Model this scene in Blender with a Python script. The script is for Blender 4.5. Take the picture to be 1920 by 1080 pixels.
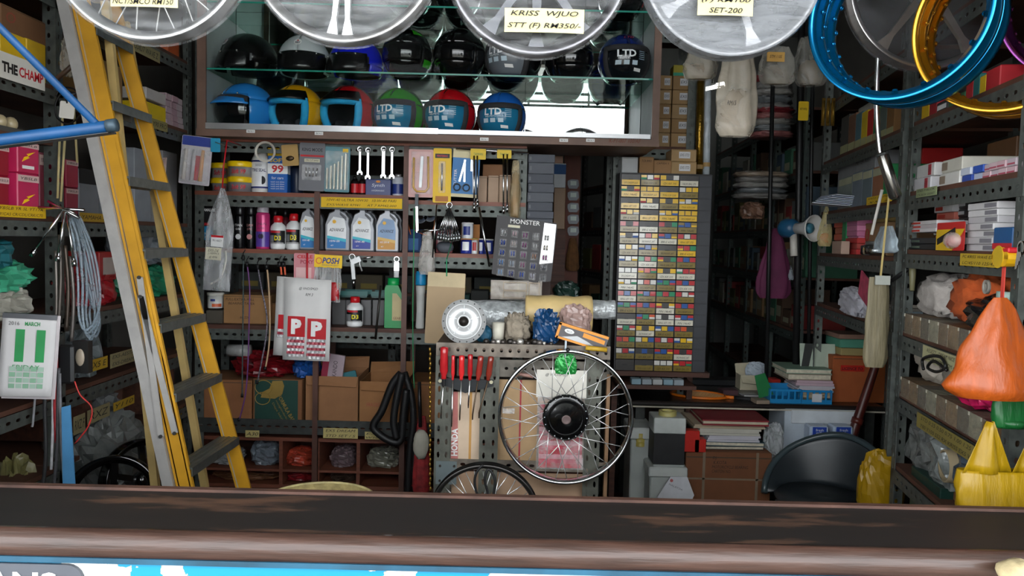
import bpy, math, random
from mathutils import Vector, Matrix, noise
for o in list(bpy.data.objects): bpy.data.objects.remove(o, do_unlink=True)
rnd = random.Random(11)
S = bpy.context.scene
COL = S.collection
PI = math.pi
# ---------------------------------------------------------------- camera
FPX = 1500.0; CAMH = 1.60
PITCH = math.radians(3.45); ROLL = math.radians(1.4)
fwd = Vector((0, math.cos(PITCH), -math.sin(PITCH)))
up0 = Vector((0, math.sin(PITCH), math.cos(PITCH)))
cr = Vector((1, 0, 0)) * math.cos(ROLL) + up0 * math.sin(ROLL)
cu = up0 * math.cos(ROLL) - Vector((1, 0, 0)) * math.sin(ROLL)
CAM = Vector((0, 0, CAMH))
cd = bpy.data.cameras.new('camera'); cam = bpy.data.objects.new('camera', cd); COL.objects.link(cam)
cd.sensor_width = 36; cd.lens = FPX / 1920 * 36; cd.clip_start = .05; cd.clip_end = 200
cam.matrix_world = Matrix(((cr.x, cu.x, -fwd.x, CAM.x), (cr.y, cu.y, -fwd.y, CAM.y), (cr.z, cu.z, -fwd.z, CAM.z), (0, 0, 0, 1)))
S.camera = cam
# ---------------------------------------------------------------- world: bright hazy sky of the street behind the viewer
W = bpy.data.worlds.new('world'); S.world = W; W.use_nodes = True
bg = W.node_tree.nodes['Background']; bg.inputs[0].default_value = (.93, .97, 1.0, 1); bg.inputs[1].default_value = 2.0
S.view_settings.view_transform = 'Standard'; S.view_settings.look = 'None'
S.view_settings.gamma = 1; S.view_settings.use_curve_mapping = False
S.view_settings.exposure = 1.85
# ---------------------------------------------------------------- materials
def lin(c):
    return tuple(((v / 12.92) if v <= .04045 else ((v + .055) / 1.055) ** 2.4) for v in c)
def hexc(h):
    h = h.lstrip('#'); return lin(tuple(int(h[i:i + 2], 16) / 255 for i in (0, 2, 4)))
_mats = {}
def C(h, r=.5, m=0., var=.16, bump=0., sc=9., coat=0., streak=None):
    """procedural surface: base colour broken up by noise, optional relief"""
    key = (h, r, m, var, bump, sc, coat, streak)
    if key in _mats: return _mats[key]
    mt = bpy.data.materials.new('mat_' + h.lstrip('#') + ('_metal' if m > .5 else '')); mt.use_nodes = True
    nt = mt.node_tree; b = nt.nodes['Principled BSDF']
    tc = nt.nodes.new('ShaderNodeTexCoord'); nz = nt.nodes.new('ShaderNodeTexNoise')
    nz.inputs['Scale'].default_value = sc; nz.inputs['Detail'].default_value = 4
    if streak:
        mp = nt.nodes.new('ShaderNodeMapping'); mp.inputs['Scale'].default_value = streak
        nt.links.new(tc.outputs['Object'], mp.inputs[0]); nt.links.new(mp.outputs[0], nz.inputs['Vector'])
    else: nt.links.new(tc.outputs['Object'], nz.inputs['Vector'])
    rp = nt.nodes.new('ShaderNodeValToRGB'); c = hexc(h)
    rp.color_ramp.elements[0].position = .3; rp.color_ramp.elements[1].position = .7
    rp.color_ramp.elements[0].color = tuple(v * (1 - var) for v in c) + (1,)
    rp.color_ramp.elements[1].color = tuple(min(1, v * (1 + var)) for v in c) + (1,)
    nt.links.new(nz.outputs['Fac'], rp.inputs[0]); nt.links.new(rp.outputs[0], b.inputs['Base Color'])
    b.inputs['Roughness'].default_value = r; b.inputs['Metallic'].default_value = m
    if coat: b.inputs['Coat Weight'].default_value = coat; b.inputs['Coat Roughness'].default_value = .08
    if bump:
        bp = nt.nodes.new('ShaderNodeBump'); bp.inputs['Strength'].default_value = bump; bp.inputs['Distance'].default_value = .01
        nt.links.new(nz.outputs['Fac'], bp.inputs['Height']); nt.links.new(bp.outputs[0], b.inputs['Normal'])
    _mats[key] = mt; return mt
def FILM(h='#ffffff', lo=.12, hi=.6, r=.22, sc=14., bump=.6, streak=None):
    """thin plastic sheet: see-through with cloudy wrinkles"""
    key = ('film', h, lo, hi, r, sc, bump, streak)
    if key in _mats: return _mats[key]
    mt = bpy.data.materials.new('film_' + h.lstrip('#')); mt.use_nodes = True
    nt = mt.node_tree; b = nt.nodes['Principled BSDF']; out = nt.nodes['Material Output']
    b.inputs['Base Color'].default_value = hexc(h) + (1,); b.inputs['Roughness'].default_value = r
    tc = nt.nodes.new('ShaderNodeTexCoord'); nz = nt.nodes.new('ShaderNodeTexNoise')
    nz.inputs['Scale'].default_value = sc; nz.inputs['Detail'].default_value = 5; nz.inputs['Distortion'].default_value = .6
    if streak:
        mp = nt.nodes.new('ShaderNodeMapping'); mp.inputs['Scale'].default_value = streak
        nt.links.new(tc.outputs['Object'], mp.inputs[0]); nt.links.new(mp.outputs[0], nz.inputs['Vector'])
    else: nt.links.new(tc.outputs['Object'], nz.inputs['Vector'])
    mr = nt.nodes.new('ShaderNodeMapRange'); mr.inputs[1].default_value = .35; mr.inputs[2].default_value = .7
    mr.inputs[3].default_value = lo; mr.inputs[4].default_value = hi
    nt.links.new(nz.outputs['Fac'], mr.inputs[0])
    tr = nt.nodes.new('ShaderNodeBsdfTransparent'); mx = nt.nodes.new('ShaderNodeMixShader')
    bp = nt.nodes.new('ShaderNodeBump'); bp.inputs['Strength'].default_value = bump; bp.inputs['Distance'].default_value = .02
    nt.links.new(nz.outputs['Fac'], bp.inputs['Height']); nt.links.new(bp.outputs[0], b.inputs['Normal'])
    nt.links.new(mr.outputs[0], mx.inputs[0]); nt.links.new(tr.outputs[0], mx.inputs[1]); nt.links.new(b.outputs[0], mx.inputs[2])
    nt.links.new(mx.outputs[0], out.inputs[0])
    _mats[key] = mt; return mt
def GLASS(h='#d8f0ea', f=.12):
    key = ('glass', h, f)
    if key in _mats: return _mats[key]
    mt = bpy.data.materials.new('glass_' + h.lstrip('#')); mt.use_nodes = True
    nt = mt.node_tree; out = nt.nodes['Material Output']; nt.nodes.remove(nt.nodes['Principled BSDF'])
    tr = nt.nodes.new('ShaderNodeBsdfTransparent'); tr.inputs[0].default_value = hexc(h) + (1,)
    gl = nt.nodes.new('ShaderNodeBsdfGlossy'); gl.inputs['Roughness'].default_value = .03
    mx = nt.nodes.new('ShaderNodeMixShader'); mx.inputs[0].default_value = f
    nt.links.new(tr.outputs[0], mx.inputs[1]); nt.links.new(gl.outputs[0], mx.inputs[2]); nt.links.new(mx.outputs[0], out.inputs[0])
    _mats[key] = mt; return mt
# ---------------------------------------------------------------- mesh builder
class MB:
    def __init__(s): s.v = []; s.f = []; s.X = Matrix()
    def add(s, vs, fs):
        n = len(s.v); s.v += [tuple(s.X @ Vector(p)) for p in vs]; s.f += [tuple(i + n for i in f) for f in fs]; return s
    def box(s, x0, y0, z0, x1, y1, z1, bv=0.):
        if bv <= 0:
            v = [(x0, y0, z0), (x1, y0, z0), (x1, y1, z0), (x0, y1, z0), (x0, y0, z1), (x1, y0, z1), (x1, y1, z1), (x0, y1, z1)]
            return s.add(v, [(0, 3, 2, 1), (4, 5, 6, 7), (0, 1, 5, 4), (1, 2, 6, 5), (2, 3, 7, 6), (3, 0, 4, 7)])
        b = bv; v = []; lv = [(z0, b), (z0 + b, 0), (z1 - b, 0), (z1, b)]
        for z, i in lv:
            c = b + i * .0
            for (px, py) in ((x0 + i + (b if not i else 0), y0 + i), (x1 - i - (b if not i else 0), y0 + i), (x1 - i, y0 + i + (b if not i else 0)), (x1 - i, y1 - i - (b if not i else 0)),
                             (x1 - i - (b if not i else 0), y1 - i), (x0 + i + (b if not i else 0), y1 - i), (x0 + i, y1 - i - (b if not i else 0)), (x0 + i, y0 + i + (b if not i else 0))):
                v.append((px, py, z))
        f = [tuple(reversed(range(8))), tuple(range(24, 32))]
        for k in range(3):
            for j in range(8): f.append((k * 8 + j, k * 8 + (j + 1) % 8, k * 8 + 8 + (j + 1) % 8, k * 8 + 8 + j))
        return s.add(v, f)
    def ring(s, rings, close=True, cap=True):
        """rings: list of equal-length point loops, skinned"""
        n = len(rings[0]); v = [p for r in rings for p in r]; f = []
        for k in range(len(rings) - 1):
            for j in range(n if close else n - 1):
                f.append((k * n + j, k * n + (j + 1) % n, (k + 1) * n + (j + 1) % n, (k + 1) * n + j))
        if cap and close: f.append(tuple(reversed(range(n)))); f.append(tuple(range((len(rings) - 1) * n, len(rings) * n)))
        return s.add(v, f)
    def tube(s, pts, r, n=8, closed=False, cap=True):
        pts = [Vector(p) for p in pts]; m = len(pts); rs = r if isinstance(r, (list, tuple)) else [r] * m
        rings = []; ref = None
        for i, p in enumerate(pts):
            a = pts[(i - 1) % m] if (closed or i) else p; b = pts[(i + 1) % m] if (closed or i < m - 1) else p
            t = (b - a).normalized()
            if ref is None:
                ref = Vector((0, 0, 1)) if abs(t.z) < .9 else Vector((1, 0, 0))
                ref = (ref - t * ref.dot(t)).normalized()
            else:
                q = ref - t * ref.dot(t)
                if q.length > 1e-6: ref = q.normalized()
            q = t.cross(ref)
            rings.append([tuple(p + (ref * math.cos(2 * PI * j / n) + q * math.sin(2 * PI * j / n)) * rs[i]) for j in range(n)])
        if closed: rings.append(rings[0]); cap = False
        return s.ring(rings, True, cap)
    def lathe(s, prof, n=20, c=(0, 0, 0), axis='z', cap=True):
        rings = []
        for (r, h) in prof:
            L = []
            for j in range(n):
                a = 2 * PI * j / n; u, w = r * math.cos(a), r * math.sin(a)
                if axis == 'z': q = (c[0] + u, c[1] + w, c[2] + h)
                elif axis == 'y': q = (c[0] + u, c[1] + h, c[2] - w)
                else: q = (c[0] + h, c[1] + u, c[2] + w)
                L.append(q)
            rings.append(L)
        return s.ring(rings, True, cap)
    def prism(s, poly, y0, y1):
        """polygon in xz (counter-clockwise seen from the front, -y), extruded along y"""
        n = len(poly); v = [(x, y0, z) for x, z in poly] + [(x, y1, z) for x, z in poly]
        f = [tuple(range(n)), tuple(reversed(range(n, 2 * n)))]
        for j in range(n): f.append((j, n + j, n + (j + 1) % n, (j + 1) % n))
        return s.add(v, f)
    def grid(s, fn, nu, nv, closeu=False):
        v = [fn(i / nu, j / nv) for j in range(nv + 1) for i in range(nu + 1)]
        f = [(j * (nu + 1) + i, j * (nu + 1) + i + 1, (j + 1) * (nu + 1) + i + 1, (j + 1) * (nu + 1) + i) for j in range(nv) for i in range(nu)]
        return s.add(v, f)
    def perf(s, o, u, w, L, Wd, pitch=.05, hx=.011, hy=.006):
        """perforated steel strip, o corner, u along, w across; real oval holes"""
        o, u, w = Vector(o), Vector(u).normalized(), Vector(w).normalized(); k = max(1, round(L / pitch)); p = L / k; v = []; f = []
        for i in range(k):
            b = len(v); cx, cy = (i + .5) * p, Wd / 2
            out = [(-p / 2, -cy), (0, -cy), (p / 2, -cy), (p / 2, 0), (p / 2, cy), (0, cy), (-p / 2, cy), (-p / 2, 0)]
            inn = [(-hx * .75, -hy * .75), (0, -hy), (hx * .75, -hy * .75), (hx, 0), (hx * .75, hy * .75), (0, hy), (-hx * .75, hy * .75), (-hx, 0)]
            for q in out + inn: v.append(tuple(o + u * (cx + q[0]) + w * (cy + q[1])))
            for j in range(8): f.append((b + j, b + (j + 1) % 8, b + 8 + (j + 1) % 8, b + 8 + j))
        return s.add(v, f)
    def ell(s, c, rx, ry, rz, nu=16, nv=10, jit=0., seed=0, fr=3.):
        v = []; f = []
        for j in range(nv + 1):
            t = PI * j / nv
            for i in range(nu):
                a = 2 * PI * i / nu; d = Vector((math.sin(t) * math.cos(a), math.sin(t) * math.sin(a), math.cos(t)))
                k = 1 + (jit * noise.noise(d * fr + Vector((seed * 3.1, seed, 7))) + jit * .5 * noise.noise(d * fr * 2.7 + Vector((seed, 3, 1))) if jit else 0)
                v.append((c[0] + d.x * rx * k, c[1] + d.y * ry * k, c[2] + d.z * rz * k))
        for j in range(nv):
            for i in range(nu): f.append((j * nu + i, (j + 1) * nu + i, (j + 1) * nu + (i + 1) % nu, j * nu + (i + 1) % nu))
        return s.add(v, f)
    def beam(s, p, q, w, h, side=(1, 0, 0)):
        p, q = Vector(p), Vector(q); t = (q - p).normalized(); a = Vector(side); a = (a - t * a.dot(t)).normalized(); b = t.cross(a)
        R = []
        for o in (p, q): R.append([tuple(o + a * i * w / 2 + b * j * h / 2) for i, j in ((-1, -1), (1, -1), (1, 1), (-1, 1))])
        return s.ring(R, True, True)
    def loop(s, prof, n=48, c=(0, 0, 0)):
        """closed cross-section (r, y) turned about the y axis: rims, rings"""
        pr = list(prof) + [prof[0]]; return s.lathe(pr, n, c, 'y', False)
    def mesh(s, name, smooth=False):
        me = bpy.data.meshes.new(name); me.from_pydata(s.v, [], s.f); me.validate()
        if smooth: me.shade_smooth()
        return me
    def obj(s, name, m, parent=None, smooth=False, label=None, mw=None, solid=0., sub=0):
        o = bpy.data.objects.new(name, s.mesh(name, smooth)); COL.objects.link(o)
        o.data.materials.append(m)
        if smooth == 'auto':
            pass
        if parent is not None: o.parent = parent
        if mw is not None: o.matrix_local = mw
        if label: o['label'] = label
        if solid: md = o.modifiers.new('thickness', 'SOLIDIFY'); md.thickness = solid
        if sub: md = o.modifiers.new('smooth', 'SUBSURF'); md.levels = sub; md.render_levels = sub
        return o
def BX(*a, **k): return MB().box(*a, **k)
def T(name, label, cat, mw=None, group=None):
    o = bpy.data.objects.new(name, None); COL.objects.link(o); o.empty_display_size = .05
    if mw is not None: o.matrix_world = mw
    tag(o, label, cat, group); return o
def tag(o, label, cat, group=None):
    o['label'] = label; o['category'] = cat
    if group: o['group'] = group
    return o
def struct(o): o['kind'] = 'structure'; return o
def copy_tree(o, parent=None):
    c = o.copy(); COL.objects.link(c); c.parent = parent
    for ch in list(o.children): copy_tree(ch, c)
    return c
# ---------------------------------------------------------------- lettering (flat print on real surfaces)
_txt = {}
def text_mesh(s, shear=0., bold=0., res=2):
    k = (s, shear, bold, res)
    if k not in _txt:
        cv = bpy.data.curves.new('t', 'FONT'); cv.body = s; cv.size = 1; cv.shear = shear; cv.offset = bold
        cv.align_x = 'CENTER'; cv.align_y = 'CENTER'; cv.resolution_u = res; cv.fill_mode = 'FRONT'
        o = bpy.data.objects.new('t', cv); me = bpy.data.meshes.new_from_object(o)
        bpy.data.objects.remove(o); xs = [v.co.x for v in me.vertices] or [0, 1]; ys = [v.co.y for v in me.vertices] or [0, 1]
        _txt[k] = ([tuple(v.co) for v in me.vertices], [tuple(p.vertices) for p in me.polygons], min(xs), max(xs), min(ys), max(ys))
    return _txt[k]
def LET(s, w, h, m, parent, x=0, y=0, z=0, shear=0., bold=0., rot=0., name='lettering', fn=None, res=2):
    """lettering w wide, h tall (0 keeps the proportion), centred at x,z on the plane y (facing -y)"""
    vs, fs, x0, x1, y0, y1 = text_mesh(s, shear, bold, res)
    sx = w / max(1e-6, x1 - x0); sy = (h / max(1e-6, y1 - y0)) if h else sx
    c, sn = math.cos(rot), math.sin(rot); out = []
    for (a, b, _) in vs:
        p, q = (a - (x0 + x1) / 2) * sx, (b - (y0 + y1) / 2) * sy
        p, q = p * c - q * sn + x, p * sn + q * c + z
        out.append(fn(p, q) if fn else (p, y, q))
    mb = MB(); mb.add(out, fs); return mb.obj(name, m, parent)
INK = C('#161414', .7); RED = C('#c01824', .45); WHT = C('#e8e8e6', .5); YEL = C('#f2c60c', .5); PAPER = C('#d9d3bb', .8); YLAB = C('#e3b813', .6)
# ---------------------------------------------------------------- pixel rays and shelf planes
def ray(px, py): return (fwd + cr * ((px - 960) / FPX) - cu * ((py - 540) / FPX))
def at(px, py, Y):
    d = ray(px, py); return CAM + d * (Y / d.y)
def Tr(x, y, z, rz=0.): return Matrix.Translation((x, y, z)) @ Matrix.Rotation(rz, 4, 'Z')
class Plane:
    """vertical plane of shelf fronts; local x runs to the viewer's right, y into the shelf"""
    def __init__(s, x, y, alpha): s.o = Vector((x, y, 0)); s.a = alpha; s.ux = Vector((math.cos(alpha), math.sin(alpha), 0)); s.uy = Vector((-math.sin(alpha), math.cos(alpha), 0))
    def hit(s, px, py, v=0.):
        d = ray(px, py); o = s.o + s.uy * v; t = (o - CAM).dot(s.uy) / d.dot(s.uy); p = CAM + d * t
        return (p - s.o).dot(s.ux), p.z
    def mw(s, u, v, z, rz=0.):
        p = s.o + s.ux * u + s.uy * v; return Matrix.Translation((p.x, p.y, z)) @ Matrix.Rotation(s.a + rz, 4, 'Z')
    def rect(s, x0, y0, x1, y1, v=0., z=None, rz=0.):
        """pixel rectangle on the plane -> (matrix at bottom centre of the front, width, height)"""
        cy = (y0 + y1) / 2; ua, _ = s.hit(x0, cy, v); ub, _ = s.hit(x1, cy, v); cx = (x0 + x1) / 2
        _, zt = s.hit(cx, y0, v); _, zb = s.hit(cx, y1, v)
        if z is not None: zb = z
        ub, ua = max(ua, ub), min(ua, ub)
        return s.mw((ua + ub) / 2, v, zb, rz), ub - ua, max(.01, zt - zb)
PB = Plane(0, 4.0, 0)                        # back rack front
PH = Plane(0, 3.86, 0)                       # helmet cabinet front
PL = Plane(-1.59, 2.79, PI / 2)              # left rack front (faces right)
AR = math.atan2(-1, -.16)
PR = Plane(1.45, 3.0, AR)                    # right rack front (faces left)
PD = Plane(1.70, 4.75, math.atan2(-1, -.05)) # deep right rack
PC = Plane(0, 3.0, 0)                        # bench front
PY = Plane(0, 4.2, 0)                        # drawer cabinet front
# ================================================================ the room
STEEL = C('#5d625e', .55, .55, .25, .15, 30); STEELD = C('#3c3f3d', .6, .45, .3, .2, 26); WOODR = C('#6d3c2a', .6, 0, .3, .3, 6, 0, (1, 12, 12))
WOODD = C('#4a2b1f', .65, 0, .35, .3, 5, 0, (1, 10, 10)); BOARD = C('#553527', .7, 0, .3, .2, 6); BLACKST = C('#1d1d1e', .45, .4)
def slab(name, a, m): return struct(BX(*a).obj(name, m))
slab('floor', (-2.2, 1.9, -.1, 3.2, 8.0, 0), C('#4b4743', .6, 0, .3, .2, 3))
slab('floor_pavement', (-9, -16, -.25, 9, 1.9, -.02), C('#7a776f', .8, 0, .2, .2, 2))
slab('wall_left', (-2.2, 1.7, 0, -2.05, 8.0, 3.6), C('#5d5a54', .8, 0, .2, .1, 3))
slab('wall_right', (2.75, 1.7, 0, 2.9, 8.0, 3.6), C('#5d5a54', .8, 0, .2, .1, 3))
slab('wall_back', (-2.2, 7.8, 0, 2.9, 7.95, 3.6), C('#6f716e', .8, 0, .2, .1, 3))
slab('ceiling', (-2.2, 1.7, 3.6, 2.9, 8.0, 3.7), C('#6b6d6b', .8, 0, .15, .1, 3))
slab('wall_added_shade_left', (-2.2, 1.46, 0, -1.24, 1.6, 3.6), C('#6a675f', .8, 0, .15, .1, 3)); slab('wall_added_shade_right', (1.24, 1.46, 0, 2.9, 1.6, 3.6), C('#6a675f', .8, 0, .15, .1, 3))  # unseen walls added beside the opening to shade the side racks
slab('ceiling_added_shade', (-4.5, -1.6, 3.6, 5.2, 1.7, 3.7), C('#a5a8a5', .8, 0, .15, .1, 3))  # unseen porch ceiling, added to cut sky light near the front
slab('wall_front_header', (-2.2, 1.62, 3.1, 2.9, 1.75, 3.7), C('#6a675f', .8, 0, .15, .1, 3))
# ---------------------------------------------------------------- counter
def zhit(px, py, z):
    d = ray(px, py); t = (z - CAMH) / d.z; return CAM + d * t
ZC = 1.05
yb = zhit(960, 934, ZC).y; yf = zhit(960, 1012, ZC).y
def counter_top_mat():
    mt = bpy.data.materials.new('worn_counter_wood'); mt.use_nodes = True; nt = mt.node_tree; b = nt.nodes['Principled BSDF']
    tc = nt.nodes.new('ShaderNodeTexCoord'); mp = nt.nodes.new('ShaderNodeMapping'); mp.inputs['Scale'].default_value = (1.2, 5, 5)
    n1 = nt.nodes.new('ShaderNodeTexNoise'); n1.inputs['Scale'].default_value = 2.2; n1.inputs['Detail'].default_value = 7; n1.inputs['Roughness'].default_value = .62
    r1 = nt.nodes.new('ShaderNodeValToRGB'); e = r1.color_ramp.elements
    e[0].position = .0; e[0].color = hexc('#191a1c') + (1,); e[1].position = .72; e[1].color = hexc('#5a4133') + (1,)
    x = e.new(.58); x.color = hexc('#241f1d') + (1,); x = e.new(.63); x.color = hexc('#45332a') + (1,)
    nt.links.new(tc.outputs['Object'], mp.inputs[0]); nt.links.new(mp.outputs[0], n1.inputs['Vector'])
    nt.links.new(n1.outputs['Fac'], r1.inputs[0]); nt.links.new(r1.outputs[0], b.inputs['Base Color'])
    b.inputs['Roughness'].default_value = .55; b.inputs['Specular IOR Level'].default_value = .25; return mt
ctr = T('shop_counter', 'long dark worn wooden counter with rounded brown front rail and peeling painted front', 'counter', Tr(0, yb, 0))
W0, W1 = -1.235, 1.235
BX(W0, yf - yb, ZC - .035, W1, 0, ZC).obj('counter_top', counter_top_mat(), ctr)
BX(W0, -.012, ZC, W1, .006, ZC + .006).obj('back_edge_strip', C('#4a3026', .6, 0, .4, .2, 12), ctr)
def rail():
    mb = MB(); R = .0285; prof = []
    for k in range(13):
        a = PI / 2 + PI * k / 12; prof.append((yf - yb + R * .95 * math.cos(a), ZC - R + .004 + R * math.sin(a)))
    rings = [[(W0 + (W1 - W0) * i / 24, p, q) for p, q in prof] for i in range(25)]
    return mb.ring(rings, True, True)
rail().obj('front_rail', C('#3f2a22', .45, 0, .35, .25, 14, .2, (.5, 6, 6)), ctr, True)
pf = yf - yb - .012
def paint_mat():
    mt = bpy.data.materials.new('peeling_paint'); mt.use_nodes = True; nt = mt.node_tree; b = nt.nodes['Principled BSDF']
    tc = nt.nodes.new('ShaderNodeTexCoord'); n1 = nt.nodes.new('ShaderNodeTexNoise'); n1.inputs['Scale'].default_value = 7; n1.inputs['Detail'].default_value = 8
    sx = nt.nodes.new('ShaderNodeSeparateXYZ'); ad = nt.nodes.new('ShaderNodeMath'); ad.operation = 'MULTIPLY_ADD'; ad.inputs[1].default_value = .1; 
    r1 = nt.nodes.new('ShaderNodeValToRGB'); r1.color_ramp.interpolation = 'CONSTANT'; e = r1.color_ramp.elements
    e[0].position = 0; e[0].color = hexc('#0683ad') + (1,); e[1].position = .5; e[1].color = hexc('#e9ebe8') + (1,)
    x = e.new(.49); x.color = hexc('#b7a48c') + (1,); x = e.new(.66); x.color = hexc('#f0f0ee') + (1,)
    nt.links.new(tc.outputs['Object'], sx.inputs[0]); nt.links.new(sx.outputs[0], ad.inputs[0]); nt.links.new(n1.outputs['Fac'], ad.inputs[2])
    nt.links.new(tc.outputs['Object'], n1.inputs['Vector']); nt.links.new(ad.outputs[0], r1.inputs[0]); nt.links.new(r1.outputs[0], b.inputs['Base Color'])
    b.inputs['Roughness'].default_value = .45; return mt
BX(W0, pf, 0.02, W1, pf + .03, ZC - .044).obj('front_panel', paint_mat(), ctr)
BX(W0, pf - .012, ZC - .054, W1, pf + .01, ZC - .044).obj('blue_edge_strip', C('#174a62', .5, 0, .4), ctr)
# a patch of plain white paint and a sign plate at the left
Pctr = Plane(0, yb + pf, 0)
mw, w, h = Pctr.rect(-60, 1046, 160, 1120)
sg = T('sign_plate', 'dark grey rounded sign plate with white capitals on counter front', 'sign', mw @ Matrix.Translation((0, -.008, 0)))
def rrect(w, h, r, n=5, z0=0.):
    P = []
    for cx, cz, a0 in ((w / 2 - r, z0 + r, -PI / 2), (w / 2 - r, z0 + h - r, 0), (-w / 2 + r, z0 + h - r, PI / 2), (-w / 2 + r, z0 + r, PI)):
        for k in range(n + 1): a = a0 + PI / 2 * k / n; P.append((cx + r * math.cos(a), cz + r * math.sin(a)))
    return P
MB().prism(rrect(w, h - .008, .03), 0, .007).obj('plate', C('#4a4d55', .5, 0, .15), sg)
LET('TRANS', .21, .045, WHT, sg, -.045, -.001, h - .045, bold=.03)
BX(.0, pf - .002, 0, .12, pf, .01)
mw, w, h = Pctr.rect(164, 1046, 200, 1110, v=-.003)
BX(-w/2, 0, 0, w/2, .002, h - .01).obj('white_paint_patch', C('#e9e9e6', .5), ctr, mw=ctr.matrix_world.inverted() @ mw)
cb = zhit(1902, 1066, ZC - .01)
o = MB().ell((cb.x, cb.y - .01, ZC - .012), .035, .03, .022, 14, 8, .25, 4).obj('wood_chunk', C('#b7a67f', .8, 0, .3, .5, 30), None, True)
tag(o, 'pale cream broken wooden chunk at right end of the counter rail', 'wood chunk')
# ---------------------------------------------------------------- slotted-angle shelving
def post_mesh(h, w=.042, sgn=1):
    mb = MB(); mb.perf((0, 0, 0), (0, 0, 1), (sgn, 0, 0), h, w, .045, .009, .006); mb.perf((0, 0, 0), (0, 0, 1), (0, 1, 0), h, w, .045, .009, .006); return mb
def rack(name, label, plane, posts, levels, depth, hpost=2.6, beam=.045, bm=None, st=STEEL, boardm=None, skip=()):
    u0 = min(posts); r = T(name, label, 'shelving rack', plane.mw(u0, 0, 0))
    pm = None
    for i, u in enumerate(posts):
        for v in (0, depth - .042):
            sg = -1 if i == len(posts) - 1 else 1
            post_mesh(hpost, .042, sg).obj('post', st, r, mw=Matrix.Translation((u - u0, v, 0)), solid=.003)
    for i in range(len(posts) - 1):
        a, b = posts[i] - u0, posts[i + 1] - u0
        for k, z in enumerate(levels):
            if (i, k) in skip: continue
            BX(a + .004, .004, z - .016, b - .004, depth - .004, z).obj('shelf_board', boardm or BOARD, r)
            MB().perf((a, -.003, z - .017 - beam), (1, 0, 0), (0, 0, 1), b - a, beam, .05, .013, .006).obj('shelf_beam', st, r, solid=.003)
    return r
LZ = [2.74, 2.42, 2.09, 1.64, 1.30, 1.02, .76, .46, .12]
rack('slotted_angle_rack', 'slotted steel shelving rack along the left wall behind the ladder', PL, [-.62, 0, 1.17], LZ, .44, 3.0, .05)
RZ = [2.36, 2.06, 1.81, 1.60, 1.30, 1.07, .80, .40]
rack('slotted_angle_rack', 'slotted steel shelving rack at far right with parts boxes and towels', PR, [.035, .96], RZ, .42, 2.75, .05)
rack('slotted_angle_rack', 'slotted steel shelving rack behind the desk between grey double post and megaphone', PR, [-1.42, -.035], [2.36, 2.06, 1.79, 1.57, 1.30], .42, 2.75, .05)
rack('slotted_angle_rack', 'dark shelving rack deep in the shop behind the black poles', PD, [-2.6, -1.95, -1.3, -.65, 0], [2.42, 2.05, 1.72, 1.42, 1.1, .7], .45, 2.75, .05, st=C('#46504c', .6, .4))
# back rack -------------------------------------------------------
u_l, _ = PB.hit(366, 400); u_a, _ = PB.hit(595, 400); u_b, _ = PB.hit(761, 400); u_r, _ = PB.hit(985, 400); u_e, _ = PB.hit(1120, 700)
BZ = {}
for k, (px, py) in dict(s1=(560, 362), s2=(560, 469), s3=(560, 612), s4=(560, 801), s5=(640, 826), s6=(640, 886), top=(560, 262), s1r=(880, 378), s2r=(880, 476)).items(): BZ[k] = PB.hit(px, py)[1]
BD = .40
br = T('slotted_angle_rack', 'slotted steel rack with red wooden shelves under the helmet cabinet', 'shelving rack', PB.mw(0, 0, 0))
WB = C('#7a4431', .5, 0, .25, .2, 6, 0, (1, 12, 12))
for v in (0, BD - .04):
    post_mesh(2.9, .045, 1).obj('post', STEEL, br, mw=Matrix.Translation((u_l, v, 0)), solid=.003)
    post_mesh(2.05, .045, -1).obj('post', STEEL, br, mw=Matrix.Translation((u_r, v, 0)), solid=.003)
for u in (u_a, u_b):
    BX(u - .013, -.012, 0, u + .013, .01, BZ['top'] + .01).obj('post_brown', C('#54382f', .5, .2, .25), br)
    BX(u - .013, BD - .02, 0, u + .013, BD, BZ['top']).obj('post_brown', C('#54382f', .5, .2, .25), br)
for a, b, zs in ((u_l, u_a, ('s1', 's2', 's3')), (u_a, u_b, ('s1', 's2', 's3')), (u_b, u_r, ('s1r', 's2r', 's3'))):
    for k in zs:
        z = BZ[k]
        BX(a, -.008, z - .02, b, BD, z).obj('shelf_board', WB if k != 's3' else WOODD, br)
        MB().perf((a + .01, -.006, z - .075), (1, 0, 0), (0, 0, 1), b - a - .02, .055, .043, .012, .007).obj('shelf_beam', STEEL, br, solid=.003)
    z = BZ['top']
    BX(a, -.014, z - .018, b, BD, z + .004).obj('top_board', WB, br)
    MB().perf((a + .01, -.006, z - .07), (1, 0, 0), (0, 0, 1), b - a - .02, .05, .043, .012, .007).obj('shelf_beam', STEEL, br, solid=.003)
    MB().perf((a + .01, BD - .03, z - .19), (1, 0, 0), (0, 0, 1), b - a - .02, .05, .043, .012, .007).obj('back_beam', STEEL, br, solid=.003)
z4 = BZ['s4']
BX(u_l, -.004, z4 - .02, u_e, BD, z4).obj('shelf_board', WOODD, br)
MB().perf((u_l + .01, -.01, z4 - .035), (1, 0, 0), (0, 0, 1), u_e - u_l, .075, .043, .013, .006).obj('shelf_beam', STEELD, br, solid=.003)
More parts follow.
